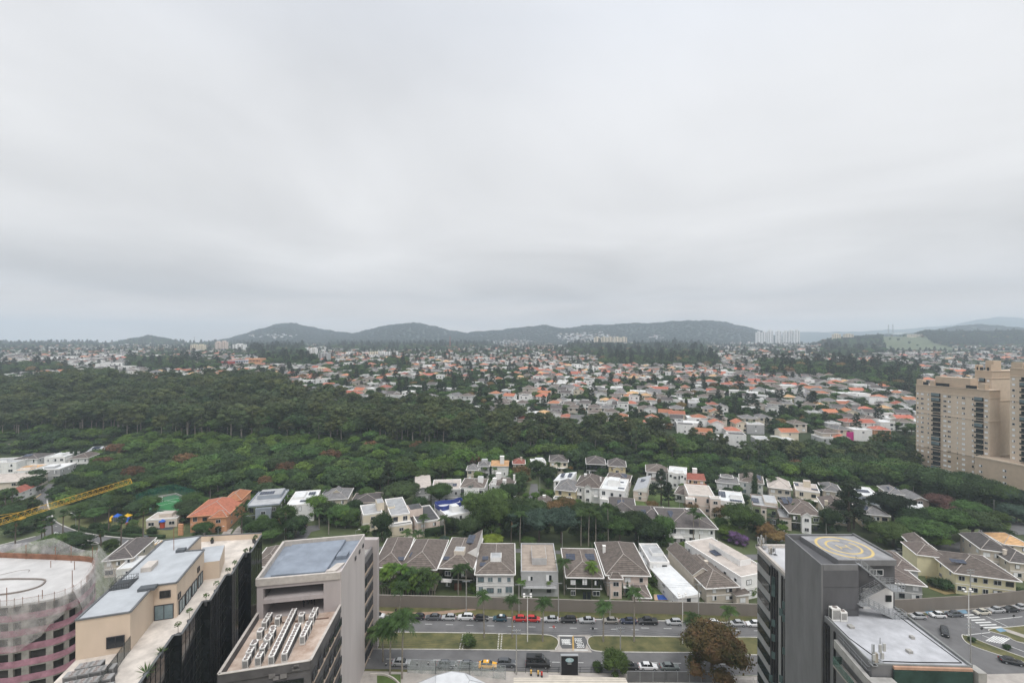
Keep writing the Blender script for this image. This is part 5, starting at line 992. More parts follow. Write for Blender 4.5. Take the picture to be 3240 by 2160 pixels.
house('pink villa with steep dark brown many-hipped roof and curved balcony', 1922, 2050, 1818, 22, 6.4, -2, roof='brown', wall='pink', rise=3.6, group=VR, fw=3, chim=[(-5.2, 13, .9, 1.2)], wings=[(1.0, 5.2, -7, -.2, 3.2, 'hip', 1.2), (-5.8, -2.2, -1.8, .1, 6.0, 'hip', 1.6)], balc=[(-1.6, 1.6, 3.3)], over=.8)
house('low white flat roofed annex with white window and green courtyard', 2056, 2118, 1782, 14, 5.6, -1, roof='greyflat', wall='white', kind='flat', group=VR, fw=2, box=[(-1, 3, 5, 9, 1.2)])
house('long narrow white villa with plain white metal roof running to the boundary wall', 2146, 2212, 1893, 29, 3.9, 9, roof='whiteflat', wall='white', kind='shed', rise=.8, group=VR, fw=1, sw=5, over=.2)
house('villa with long sprawling brown hip roofs and white chimney beside the long white roof', 2236, 2330, 1860, 20, 4.6, 6, roof='brown', wall='beige', rise=2.8, group=VR, fw=2, chim=[(.5, 10, 1.0, 1.6)], wings=[(-6, 0, 6, 24, 5.6, 'gablex', 2.2), (3.6, 7.5, -2, 3, 2.9, 'shed', .6)], over=.8)
house('long plain white villa with flat roof and solar panels next to the grey tower', 2345, 2440, 1830, 26, 6.8, 18, roof='beigeflat', wall='white', kind='flat', group=VR, fw=2, sw=6, solar=[(-3, 14, 7.2, 3, 2, 5, 0), (1, 8, 7.2, 3, 2, 5, 0)], box=[(-.5, 4, 6, 20, 2.0)])
OL = 'villas on the left lanes'
house('terracotta roofed orange villa with hipped roofs, largest orange roof near the left', 602, 723, 1634, 20, 6.6, 13, roof='orange', wall='orange', rise=3.2, group=OL, fw=4, trim='orange', wings=[(1, 7.2, -2.2, 3, 6.0, 'hip', 2.0), (.5, 7.5, 14, 27, 7.6, 'hip', 2.2)], balc=[(-6.5, -1.5, 3.0)], shut=0, over=.9)
house('dark grey modern villa with white skylights and tall wooden entrance', 778, 884, 1605, 20, 7.4, 15, roof='greyflat', wall='bluegrey', kind='flat', group=OL, fw=3, shut=0, trim='bluegrey', box=[(-4.5, 5.5, 9, 18, 1.9)], solar=[(-4, 10, 9.4, 6, 2, 6, 0)], wings=[(-2.6, 3.6, -1.4, -.1, 6.3, 'flat', 0)], door='wood')
house('white and grey modern villa with stepped flat roofs behind leafy street trees', 906, 993, 1602, 19, 7.2, 14, roof='whiteflat', wall='white', kind='flat', group=OL, fw=3, box=[(-4.8, 0, 8, 17, 1.2)], solar=[(1, 13, 7.6, 3, 2, 4, 0), (-1, 4, 7.6, 4, 1, 4, 0)])
house('cream villa with grey tiled hip roof and pointed skylight', 1010, 1098, 1583, 15, 6.4, 10, roof='grey', wall='cream', rise=2.6, group=OL, fw=3, wings=[(-1, 2.4, 4, 9, 8.2, 'gablex', 1.6)])
house('brown walled villa with dark tiled roof beside the tall dark conifer', 1112, 1198, 1592, 13, 5.4, 8, roof='dark', wall='brown', rise=1.8, group=OL, fw=3, trim='beige')
house('pavilion house with wide beige slab roof beside the playground', 462, 560, 1648, 9, 3.3, 12, roof='beigeflat', wall='beige', kind='flat', group=OL, st=1, fw=3, over=1, box=[(-2.5, 2.5, 3, 7, 1.5)], name='pavilion', cat='pavilion', shut=0)
house('dark tiled house below the long pale blue-grey roof', 330, 418, 1775, 16, 5.6, 16, roof='dark', wall='beige', rise=2.4, group=OL, fw=3)
house('brown tiled house glimpsed between the mirror glass block and the pale tower', 800, 884, 1795, 14, 6.0, 10, roof='brown', wall='beige', rise=2.4, group=OL)
house('white framed carport house between the netted building and the pale roof', 368, 428, 1806, 9, 4.2, 16, roof='whiteflat', wall='white', kind='flat', group=OL, fw=1, sw=1, over=0)
CV = 'villas of the gated estate'
house('cream flat villa, left block with blue-grey flat roof and orange-pink stair tower', 1149, 1210, 1632, 12, 6.8, 24, roof='greyflat', wall='cream', kind='flat', group=CV, fw=1, box=[(2.2, 5.2, 3, 9, 3.4)])
house('cream villa with rounded balcony over an open carport and paved drive', 1236, 1297, 1634, 21, 7.2, 22, roof='greyflat', wall='cream', kind='flat', group=CV, fw=2, box=[(-4, -1, 9, 12, .9)], wings=[(-4.4, 4.4, -3.0, -.1, 4.0, 'flat', 0)], balc=[(-4.2, 4.2, 4.7)], shut=0)
house('villa with dark flat roof and cream box room with rusty top', 1320, 1392, 1657, 18, 5.4, 24, roof='darkflat', wall='pink', kind='flat', group=CV, fw=2, box=[(-6, -.6, 8, 14.5, 3.2)])
house('white villa with wavy cobalt blue parapet on its flat roof', 1416, 1498, 1637, 16, 6.0, 30, roof='whiteflat', wall='white', kind='flat', group=CV, fw=1, sw=3, box=[(-2.2, 1.0, 4, 7.5, 2.6)])
bw = C.objects[-1]; b = MB(); root = [o for o in LABELS if 'cobalt blue' in o['label']][0]; pts = smooth([(-6, 15), (-6, 9), (-3, 8), (0, 10), (3, 9), (6, 11), (6.2, 15), (2, 14), (-2, 15.4)], 4)
for p, q in zip(pts, pts[1:] + pts[:1]): b.bar(p, q, .25, 6.1, 8.0)
b.build('blue_parapet', [WALL['blue']], root)
house('grey gabled long house behind the dark spreading tree', 1316, 1362, 1548, 22, 6.0, 12, roof='beigeflat', wall='grey', kind='gablex', rise=.8, group=CV, fw=2)
house('pale villa with boxy flat roof and scattered solar panels beside the spreading tree', 1366, 1458, 1552, 16, 7.0, 6, roof='beigeflat', wall='grey', kind='flat', group=CV, fw=3, box=[(-3, 3, 6, 11, 1.8)], solar=[(-2, 2, 7.4, 5, 1, 6, 0), (3, 5, 7.4, 2, 2, 6, 0)])
house('white villa with bowed front, barrel skylight and brown tiles', 1455, 1532, 1543, 15, 7.4, -4, roof='brown', wall='white', rise=1.6, group=CV, fw=4, box=[(2, 4.6, 6, 8.6, 3.6)], wings=[(-3.6, 3.6, -1.8, -.1, 6.6, 'flat', 0)], over=.2, shut=0)
house('white villa with three square chimney towers and brown tiles', 1548, 1622, 1536, 14, 7.8, -10, roof='brown', wall='white', rise=1.6, group=CV, fw=3, chim=[(-3.6, 2, 1.8, 2.2), (1.6, 1.2, 1.6, 2.0), (-2.8, 8, 2.4, 3.2), (5.2, 9, .9, 2.4)], over=.2, wings=[(-4.8, -2.4, -1.2, -.1, 8.6, 'flat', 0)])
house('left one of two small grey tiled houses at the wood edge', 1478, 1512, 1488, 9, 5.6, 0, roof='grey', wall='cream', group=CV, fw=2); house('taller grey roofed house with metal top at the wood edge', 1514, 1547, 1476, 9, 6.4, 0, roof='grey', wall='grey', group=CV, fw=2, box=[(-1.5, 2, 3, 6, 3.2)])
house('house with pale orange roof and tall white chimney at the wood edge', 1556, 1607, 1474, 10, 6.2, -2, roof='sand', wall='white', kind='gable', rise=2.0, group=CV, fw=2, chim=[(1.2, 2.5, 2.4, 4.0)])
house('small dark red roofed house among trees at the wood edge', 1624, 1660, 1468, 9, 5.4, 0, roof='red', wall='beige', group=CV, fw=2, chim=[(1.5, 4, 1.1, 1.8)]); house('white flat house with dark solar roof at the wood edge', 1682, 1728, 1466, 9, 5.6, 4, roof='whiteflat', wall='white', kind='flat', group=CV, fw=2, box=[(-1.5, 3.5, 4, 8, 1.5)])
house('cream villa with arched porch and dark hip roof before the wood', 1740, 1796, 1460, 14, 6.8, -6, roof='dark', wall='cream', rise=2.2, group=CV, fw=3, balc=[(-4.5, 4.5, 3.4)])
house('beige two-storey villa with big dark hip roof, left of the yellow villa', 1857, 1915, 1468, 14, 7.2, -8, roof='dark', wall='beige', rise=3, group=CV, fw=3, door='glass'); house('pale yellow villa with pagoda-like dark roof', 1926, 1979, 1474, 12, 6.8, -12, roof='dark', wall='yellow', rise=3.2, group=CV, fw=2, wings=[(-2.4, 2.6, -1, .1, 5.6, 'gablex', 1.4)])
house('white villa with steep white slope and two solar boards beside the lane', 1752, 1806, 1522, 14, 6.0, -20, roof='whiteflat', wall='white', kind='shed', rise=2.0, group=CV, fw=2, solar=[(-2, 3, 7.8, 2, 3, 8, 0), (2, 3, 8.2, 2, 3, 8, 0)], over=.2)
house('yellow villa with grey hip roof and white car in the open garage', 1757, 1818, 1549, 14, 6.6, -18, roof='grey', wall='yellow', rise=3.2, group=CV, fw=2, wings=[(-5, 3.5, -4, -.1, 3.3, 'flat', 0)])
house('large white villa with arched entrance and big brown hip roof', 1821, 1900, 1538, 18, 7.2, -18, roof='brown', wall='white', rise=3.6, group=CV, fw=3, chim=[(5.2, 9, .7, .7), (-3, 12, 1.3, 1.0)], wings=[(-1.5, 1.7, -1.2, -.1, 7.2, 'gablex', 1.6)], balc=[(-5.2, -3, 3.6), (3, 5.2, 3.6)], shut=.6)
house('brown hip roofed villa behind the large white modern villa', 1918, 1990, 1518, 12, 5.2, -20, roof='brown', wall='beige', rise=2.8, group=CV, fw=2, solar=[(1.5, 2.5, 6.8, 3, 2, 18, 0)])
house('bright white modern villa with stacked flat roofs, verandas and long white side wall', 1897, 1976, 1548, 20, 7.4, -20, roof='whiteflat', wall='white', kind='flat', group=CV, fw=3, sw=4, shut=0, box=[(-3, 2.5, 7, 13, 3.0)], solar=[(2.4, 4, 7.6, 3, 1, 4, 0), (1, 14, 7.6, 3, 1, 4, 0)], balc=[(-5, 5, 3.6)], wings=[(-5.4, -1, -3, -.1, 3.4, 'flat', 0)])
house('long beige house with grey metal lean-to roof by the green lot', 2004, 2046, 1552, 22, 4.8, -22, roof='metal', wall='pink', kind='shed', rise=2.4, group=CV, fw=1, sw=4, over=.2, solar=[(-1, 12, 6.4, 3, 2, 6, 0)])
house('brown hip roofed villa with orange lean-to behind the tall conifers', 2046, 2112, 1492, 14, 6.8, -16, roof='brown', wall='white', rise=2.6, group=CV, fw=3, wings=[(-7, 3, -4, -.1, 3.2, 'hip', 1)])
house('white modern villa with tall vertical fins right of the conifers', 2114, 2172, 1497, 14, 8.0, -22, roof='whiteflat', wall='white', kind='flat', group=CV, fw=4, shut=0, wings=[(-4.5, -2, -1.4, -.1, 8.6, 'flat', 0), (1.5, 3.6, -1.4, -.1, 8.8, 'flat', 0)], box=[(-2, 3, 4, 9, 1.2)])
house('cream house with two maroon roof tiers and square cream chimney', 2171, 2230, 1516, 12, 5.6, -14, roof='red', wall='yellow', kind='gable', rise=1.8, group=CV, fw=3, chim=[(.6, 7, 2.2, 3.2)], wings=[(-6, 5, -4.5, -.1, 3.0, 'shed', .6)])
house('small brown hip roofed house beside the cream angular villa', 2136, 2190, 1562, 13, 3.8, -30, roof='brown', wall='white', rise=2.6, st=1, group=CV, fw=2)
house('angular cream villa with wing-shaped flat roof and tall blank walls', 2178, 2262, 1567, 16, 8.4, -14, roof='beigeflat', wall='pink', kind='flat', group=CV, fw=2, wings=[(-7, -3.4, -2.5, -.1, 7.2, 'flat', 0), (3.2, 7.5, -3.5, -.1, 8.6, 'flat', 0)])
house('brown roofed bungalow with square skylight below the green lot', 1930, 2008, 1615, 17, 4.0, -12, roof='dark', wall='beige', rise=2.4, st=1, group=CV, fw=2, solar=[(-2, 4, 5.8, 3, 2, 16, 0)], over=.8)
house('dark roofed bungalow with solar boards behind the round dark trees', 2020, 2122, 1648, 17, 4.0, -6, roof='dark', wall='beige', rise=2.8, st=1, group=CV, fw=2, solar=[(-4.6, 3, 5.8, 2, 2, 16, 0), (3.4, 6, 6.2, 2, 1, 16, 0)], over=.8)
house('large white villa with wide dark hip roof, carport and broad concrete drive', 2117, 2262, 1668, 20, 6.8, -4, roof='dark', wall='white', rise=3.2, group=CV, fw=5, over=1, chim=[(4.6, 5, .8, .8), (2.2, 13, 1.2, .8)], solar=[(-6.4, 7, 8.2, 2, 3, 10, 0)], balc=[(-7.5, -3.5, 3.4)], shut=.3)
house('tiny cottage with brown gable beside the lane', 1698, 1738, 1592, 7, 4.0, -12, roof='brown', wall='yellow', kind='gablex', rise=1.8, st=1, group=CV, fw=1, sw=1, chim=[(0, 4, 1.2, 1.6)])
RV = 'villas on the right lanes'
house('grey hip roofed house with raised centre tier at the wood edge', 2268, 2336, 1525, 12, 6.2, -22, roof='grey', wall='white', rise=2.2, group=RV, fw=3, wings=[(-2.6, 2.6, 3, 8, 8.2, 'hip', 1.2)])
house('white villa with arched blue glass entrance behind the two cypresses', 2342, 2414, 1523, 14, 6.8, -26, roof='brown', wall='white', rise=3.0, group=RV, fw=3, gl=GLASSB, wings=[(-1.6, 1.6, -1.2, -.1, 6.6, 'gablex', 1.0)], solar=[(2.6, 3, 8.0, 2, 3, 14, 0)])
house('cream villa with pale folded roof and two slim palms in front', 2434, 2502, 1542, 15, 6.6, -26, roof='beigeflat', wall='beige', rise=3.0, group=RV, fw=3); house('beige villa with flat roof, ribbon windows and square chimney block', 2517, 2594, 1551, 14, 7.0, -28, roof='beigeflat', wall='cream', kind='flat', group=RV, fw=2, shut=0, box=[(-1, 2, 8, 11, 3.0)], solar=[(2, 4, 7.4, 4, 1, 6, 0), (-5, 8, 7.4, 2, 2, 6, 0)], balc=[(-5, 5, 3.4)])
house('low grey-brown hip roofed house beside the beige flat villa', 2606, 2662, 1552, 13, 5.6, -26, roof='grey', wall='beige', rise=2.2, group=RV, fw=2)
house('white villa with flat roof covered in dark solar panels above a green garden', 2280, 2356, 1586, 16, 6.8, -22, roof='whiteflat', wall='white', kind='flat', group=RV, fw=2, solar=[(-5.4, 6, 7.3, 3, 4, 4, 0), (-1, 1.5, 7.3, 5, 1, 6, 0)], box=[(-.5, 4, 6, 10, 1.8)], wings=[(-5.5, 5.5, -1.6, -.1, 3.0, 'flat', 0)])
house('modern beige villa with tall brown timber door, sunken garage and solar roof', 2382, 2462, 1600, 16, 8.0, -24, roof='greyflat', wall='beige', kind='flat', group=RV, fw=3, trim='brown', door='wood', solar=[(-5, 4, 8.5, 3, 3, 5, 0)], box=[(0, 5, 3, 14, 1.4)], wings=[(5.2, 9.6, -1, 12, 4.6, 'flat', 0), (-1.8, .4, -.8, -.1, 7.8, 'flat', 0)], shut=0)
house('white villa with brown gabled hips, twin white pilasters and roof boards', 2500, 2598, 1624, 16, 7.0, -16, roof='brown', wall='white', rise=3.4, group=RV, fw=3, wings=[(-1.8, 1.6, -1.8, -.1, 6.9, 'gablex', 1.6)], solar=[(-6, 8, 8.6, 2, 3, 14, 0), (-3.6, 8, 8.9, 2, 3, 14, 0)], door='wood')
house('brown roofed villa with wide white eaves behind the tall pine', 2612, 2688, 1610, 16, 6.2, -24, roof='brown', wall='cream', rise=3, group=RV, fw=3, chim=[(-3.5, 3, 1.1, 1.0)])
house('blue-grey modern villa with stepped white flat roof right of the tall pine', 2716, 2786, 1568, 15, 7.0, -22, roof='whiteflat', wall='bluegrey', kind='flat', group=RV, fw=2, shut=0, solar=[(-3, 6, 7.4, 5, 2, 5, 0)]); house('cream villa with grey roof and small windows below the blue-grey villa', 2736, 2812, 1626, 12, 6.4, -18, roof='grey', wall='cream', rise=2.2, group=RV, fw=3, solar=[(-4, 2, 7.6, 4, 2, 12, 0)])
house('tan house with low gabled roof at the foot of the tan tower', 2884, 2940, 1582, 12, 5.6, -16, roof='grey', wall='brown', kind='gablex', rise=1.6, group=RV, fw=1, shut=0); house('grey roofed house half hidden by trees below the tan tower', 2812, 2862, 1562, 12, 5.8, -20, roof='grey', wall='beige', rise=2, group=RV, fw=2, solar=[(-2, 3, 7.0, 4, 2, 10, 0)]); house('pale roofed house with dark slopes behind the spreading pine', 2880, 2926, 1612, 10, 5, -26, roof='whiteflat', wall='white', kind='gable', rise=1.6, group=RV, fw=2)
house('lemon coloured villa with long brown hip roofs beside a dry lawn', 3024, 3214, 1812, 16, 6.4, -18, roof='brown', wall='lemon', rise=3.2, group=RV, fw=5, over=1, shut=.2, wings=[(-13, -5, 10, 20, 6.8, 'hip', 2.4)], solar=[(-7, 3, 8.6, 4, 1, 18, 0)])
house('cream villa wing with brown roof behind a high wall, left of the lemon villa', 2920, 2976, 1754, 16, 6.4, -22, roof='brown', wall='lemon', rise=2.6, group=RV, fw=2, over=.8)
house('brown roofed villa with pale upper band behind the lemon villa', 3106, 3200, 1738, 14, 6.8, -22, roof='dark', wall='beige', rise=2.6, group=RV, fw=3, wings=[(2, 9, -3, 3, 4.6, 'hip', 1.6)]); house('house with bright sand orange roof at the right edge', 3178, 3262, 1722, 10, 5.4, -16, roof='sand', wall='cream', rise=2.2, group=RV, fw=2); house('dark roofed house with small white chimneys at the right edge', 3196, 3290, 1778, 12, 5.6, -18, roof='dark', wall='beige', rise=2.6, group=RV, fw=2, chim=[(-3, 4, .8, 1.0)])
house('brown hip roofed villa with thick white eaves beside the steel stair', 2790, 2918, 1838, 20, 5.2, -14, roof='brown', wall='grey', rise=2.4, group=RV, fw=3, over=.9, wings=[(3, 9, 9, 22, 5.6, 'hip', 1.8)])
LV = 'pale villas at the left edge'
for i, (l_, r_, y_, rf, wl_, kd, tx) in enumerate(((-60, 52, 1470, 'greyflat', 'white', 'flat', 'white house with grey roof cut by the left edge'), (36, 118, 1456, 'dark', 'white', 'hip', 'white villa with dark hip roof carrying solar panels'), (140, 206, 1450, 'whiteflat', 'white', 'flat', 'white modern villa with pale flat roof left of the dark pines'), (216, 278, 1452, 'brown', 'white', 'hip', 'white villa with brown hip roof beside the dark pines'), (276, 318, 1430, 'metal', 'white', 'gable', 'small white house with blue solar roof behind the pines'), (-40, 46, 1424, 'brown', 'white', 'hip', 'brown roofed white house at the far left among trees'), (40, 100, 1492, 'sand', 'white', 'flat', 'low white house with pale orange strip of roof'), (104, 190, 1490, 'whiteflat', 'grey', 'flat', 'white flat roofed house with grey side wall above the road'), (-90, 70, 1532, 'beigeflat', 'beige', 'hip', 'wide cream roofed house at the left edge'), (14, 62, 1562, 'red', 'white', 'gablex', 'house with small maroon roof near the left edge'), (278, 312, 1412, 'whiteflat', 'white', 'flat', 'small white roof peeking from the trees'), (446, 498, 1406, 'beigeflat', 'pink', 'flat', 'pale pink flat house half buried in the wood'))):
    house(tx, l_, r_, y_, 14 if i != 8 else 18, 6.2 if i not in (6, 9) else 4, 14, roof=rf, wall=wl_, kind=kd, rise=2, group=LV, fw=3, solar=[(-3, 3, 7.6, 4, 2, 14, 0)] if i in (1, 4) else (), box=[(-3, 2, 3, 8, 1.4)] if kd == 'flat' else ())
gw = thing('garden_wall', (-129, 128, 0), 'terracotta coloured gate pillar at the park corner', 'wall'); mb = MB(); p = G(572, 1692); mb.box(p.x - .9, p.x + .9, p.y - .3, p.y + .3, 0, 4.6); partb('pillar', mb, [WALL['orange']], gw)
for nm, pl_ in (('driveway', [(690, 1706), (712, 1675), (738, 1672), (718, 1706)]), ('driveway', [(628, 1700), (645, 1676), (662, 1676), (650, 1702)]), ('driveway', [(725, 1700), (750, 1668), (775, 1655), (765, 1700)]), ('driveway', [(1285, 1690), (1290, 1670), (1308, 1672), (1300, 1732), (1240, 1735)]), ('driveway', [(2458, 1684), (2466, 1655), (2488, 1655), (2492, 1696)]), ('curved_lane', [(930, 1706), (942, 1680), (960, 1665), (1008, 1660), (1012, 1675), (985, 1682), (968, 1706)])): sheet(nm, gp(pl_), PAVE if nm != 'curved_lane' else ASPH, .07)
sheet('swimming_pool', gp([a4(918, 788), a4(1015, 788), a4(1030, 833), a4(930, 833)]), M('pool_water', (.02, .08, .35), var=.2, rough=.08, spec=.6), .12); sheet('pool_deck', gp([a4(885, 784), a4(1060, 784), a4(1092, 836), a4(900, 836)]), M('pool_paving', (.50, .36, .25), var=.12), .08); sheet('courtyard_lawn', gp([a4(870, 720), a4(1040, 720), a4(1060, 784), a4(885, 784)]), LAWN, .07)
# ---------------------------------------------------------------- vehicles
def paint(name, rgb): m = M('car_paint_' + name, rgb, rough=.28, var=.04, spec=.6); return m
CP = dict(white=paint('white', (.62, .62, .62)), silver=paint('silver', (.36, .365, .37)), black=paint('black', (.012, .012, .014)), grey=paint('grey', (.075, .08, .088)), red=paint('red', (.45, .02, .018)), teal=paint('teal', (.012, .055, .08)), navy=paint('navy', (.012, .018, .045)), beige=paint('beige', (.48, .45, .38)), champagne=paint('champagne', (.25, .235, .21)), yellow=paint('yellow', (.72, .36, .02)), green=paint('grey_green', (.13, .15, .145)))
CGL = glass('car_glass', (.015, .018, .02), .05); HL = M('lamp_lens', (.6, .6, .58), rough=.2, var=.03); TL = M('tail_lens', (.35, .01, .01), rough=.2, var=.03)
PROFI = dict(  # x, shoulder height, roof height (0: none), cabin half width
 hatch=(4.0, 1.50, [(-2, .62), (-1.95, .84), (-1.1, .92), (1.6, .95), (1.92, .86), (2, .62)], [(-1.05, .0), (-.35, 1.44), (.9, 1.5), (1.45, 1.32), (1.85, .0)]),
 sedan=(4.5, 1.46, [(-2.25, .6), (-2.2, .8), (-1.15, .9), (1.35, .95), (2.15, .92), (2.25, .62)], [(-1.15, .0), (-.35, 1.40), (.75, 1.44), (1.1, 1.36), (1.7, .0)]),
 suv=(4.5, 1.70, [(-2.25, .7), (-2.2, .98), (-1.2, 1.08), (1.9, 1.1), (2.2, 1.0), (2.25, .7)], [(-1.25, .0), (-.5, 1.62), (1.2, 1.68), (1.85, 1.5), (2.15, .0)]),
 wagon=(4.3, 1.52, [(-2.15, .6), (-2.1, .84), (-1.1, .93), (1.8, .96), (2.1, .9), (2.15, .6)], [(-1.05, .0), (-.35, 1.44), (1.3, 1.5), (1.8, 1.36), (2.05, .0)]),
 pickup=(5.3, 1.8, [(-2.65, .8), (-2.6, 1.05), (-1.5, 1.15), (.9, 1.16), (2.6, 1.16), (2.65, .8)], [(-1.5, .0), (-.8, 1.72), (.6, 1.78), (.95, 1.6), (1.05, .0)]),
 van=(6.0, 2.7, [(-3, .7), (-2.95, 1.1), (-2.2, 1.3), (2.8, 1.35), (2.95, 1.3), (3, .7)], [(-2.25, .0), (-1.45, 2.3), (-1.0, 2.6), (2.85, 2.62), (2.95, .0)]))
def car(px, py, kind, colr, label, rz=0, loc=None, name='parked_car', group='cars parked along the avenue', cat='car', extra=None):
    """nose towards local -x"""
    p = loc or G(px, py); p = Vector((p.x, p.y, .03)); o = thing(name, p, label, cat, group, rz); Ln, Ht, low, cab = PROFI[kind]; pm = CP[colr]; hw = .87 if kind not in ('van', 'pickup') else .98; key = ('car', kind)
    if key not in WM:
        b = MB(); ny = (-hw, -hw * .96, hw * .96, hw)
        prev = None
        for x, zt_ in low:
            ins = .12 if abs(x) > Ln / 2 - .08 else 0; ring = [(x, -hw + ins, .28), (x, -hw + ins * .7, zt_ - .18), (x, -hw + .14 + ins, zt_), (x, hw - .14 - ins, zt_), (x, hw - ins * .7, zt_ - .18), (x, hw - ins, .28)]
            if prev:
                for i in range(5): b.face([prev[i], prev[i + 1], ring[i + 1], ring[i]][::-1])
                b.face([prev[5], prev[0], ring[0], ring[5]][::-1])
            else: b.face(ring)
            prev = ring
        b.face(prev[::-1]); body = b
        g = MB(); rf = MB(); zs = lambda x: lerp_t(low, x) - .02; cw = hw - .16; rw = hw - .30 if kind != 'van' else hw - .12; st_ = [(x, (zs(x) if z_ == 0 else z_), (cw if z_ == 0 else rw)) for x, z_ in cab]
        for (xa, za, wa), (xb, zb, wb) in zip(st_, st_[1:]):
            roofseg = min(za, zb) > 1.25 and abs(za - zb) < .2
            (rf if roofseg else g).face([(xa, -wa, za), (xb, -wb, zb), (xb, wb, zb), (xa, wa, za)])
        for sg in (-1, 1):
            tops = [(x, sg * w_, z_) for x, z_, w_ in st_]; n = len(tops); xa, xb = st_[0][0], st_[-1][0]
            if kind == 'van': rf.face([tops[0]] + tops[1:] if sg < 0 else (tops[:1] + tops[1:])[::-1]); g.face([(x_, sg * (hw - .0), z_) for x_, z_ in ((-1.7, 1.45), (2.4, 1.5), (2.4, 2.15), (-1.35, 2.15))])
            else:
                g.face(tops if sg < 0 else tops[::-1])
                for xx in (lerp_t([(0, xa), (1, xb)], .5),): zt_ = lerp_t([(a, c) for a, c, d_ in st_], xx); rf.face([(xx - .05, sg * (cw + .012), zs(xx)), (xx + .05, sg * (cw + .012), zs(xx)), (xx + .04, sg * (rw + .012), zt_), (xx - .04, sg * (rw + .012), zt_)])
        if kind in ('pickup',): rf.box(1.1, 2.6, -hw + .1, hw - .1, 1.165, 1.22)
        wh = MB(); wh.tube((0, -.11, 0), (0, .11, 0), .33, n=14, mi=0); wh.tube((0, -.12, 0), (0, .12, 0), .2, n=10, mi=1)
        lt = MB(); lt.box(-.05, .05, -.17, .17, -.07, .07)
        obs = [body.build('body', [pm]), g.build('window', [CGL]), rf.build('car_roof', [pm]), wh.build('wheel', [TYRE, STEEL]), lt.build('headlight', [HL])]; WM[key] = [q.data for q in obs]
        for q in obs: bpy.data.objects.remove(q)
    bd, gm, rm, wmsh, lm = WM[key]
    inst('body', withmat(bd, [pm]), o); inst('cabin_glass', gm, o); inst('car_roof', withmat(rm, [pm] if kind != 'teal' else [pm]), o)
    for sx in (-1, 1):
        for sy in (-1, 1): inst('wheel', wmsh, o, (sx * Ln * .31, sy * (hw - .06), .33))
    for sy in (-1, 1): inst('headlight', lm, o, (-Ln / 2 - .0, sy * (hw - .3), .68)); inst('tail_light', withmat(lm, [TL]), o, (Ln / 2, sy * (hw - .3), .78))
    if extra == 'sunroof': b = MB(); b.box(-.1, .9, -.5, .5, Ht - .05, Ht - .01); b.build('sunroof', [CP['white']], o)
    if extra == 'taxi': b = MB(); b.box(-.05, .25, -.3, .3, 1.45, 1.6); b.build('roof_sign', [TRIM], o)
    if extra == 'vent': b = MB(); b.box(-.7, .6, -.4, .4, 2.63, 2.85); b.build('roof_unit', [BLACK], o)
    return o
far = [(1195, 1953, 'hatch', 'white', 'white hatchback half hidden by the pale tower edge'), (1267, 1956, 'wagon', 'silver', 'silver estate car under the leftmost verge palm'), (1322, 1956, 'hatch', 'black', 'black hatchback between the silver estate and the dark grey saloon'), (1372, 1957, 'sedan', 'grey', 'dark grey saloon right of the black hatchback'), (1420, 1958, 'hatch', 'silver', 'silver compact between the dark grey saloon and the white hatchback'), (1474, 1958, 'suv', 'white', 'white crossover by the concrete pole'), (1524, 1960, 'hatch', 'black', 'black car behind a median palm crown'), (1582, 1961, 'hatch', 'teal', 'teal hatchback with white sunroof'), (1642, 1962, 'hatch', 'red', 'red hatchback left of the other red car'), (1687, 1963, 'hatch', 'red', 'red car partly behind the white floodlight pole'), (1744, 1964, 'sedan', 'silver', 'silver saloon next to the red car'), (1799, 1966, 'suv', 'black', 'black sport utility car in the avenue row'), (1858, 1967, 'sedan', 'silver', 'silver saloon right of the black sport utility car'), (1932, 1968, 'sedan', 'champagne', 'champagne saloon partly behind a palm'), (1989, 1969, 'sedan', 'navy', 'navy saloon left of the black pickup'), (2050, 1971, 'pickup', 'black', 'black pickup truck with covered bed'), (2132, 1973, 'wagon', 'silver', 'silver estate right of the pickup'), (2192, 1974, 'hatch', 'black', 'dark car behind the bright young palm'), (2252, 1975, 'sedan', 'white', 'white saloon behind the big reddish tree'), (2332, 1977, 'sedan', 'silver', 'pale silver saloon, second from the grey tower'), (2386, 1978, 'sedan', 'white', 'white saloon cut off by the grey tower')]
for i, (x, y, k, c, l_) in enumerate(far): car(x, y, k, c, l_, rz=R(-1.6) + (R(180) if k in ('hatch',) and i % 3 == 0 else 0), extra='sunroof' if c == 'teal' else None)
near = [(1270, 2101, 'sedan', 'silver', 'silver saloon behind the tall palms by the near kerb'), (1411, 2107, 'sedan', 'grey', 'dark grey saloon left of its twin by the railings'), (1481, 2108, 'sedan', 'grey', 'dark grey saloon next to the yellow taxi'), (1543, 2109, 'sedan', 'yellow', 'yellow taxi with roof sign'), (1602, 2104, 'suv', 'grey', 'dark boxy car between the taxi and the power pole'), (1702, 2106, 'van', 'black', 'black passenger van with roof unit'), (1993, 2113, 'hatch', 'black', 'dark car behind the small round tree'), (2050, 2114, 'sedan', 'white', 'white saloon before the corrugated fence'), (2118, 2115, 'sedan', 'green', 'grey-green saloon right of the white saloon')]
for x, y, k, c, l_ in near: car(x, y, k, c, l_, rz=R(178.4), extra={'yellow': 'taxi'}.get(c, 'vent' if k == 'van' else None), name='van' if k == 'van' else ('taxi' if c == 'yellow' else 'parked_car'), cat='van' if k == 'van' else 'car', group='cars along the near kerb')
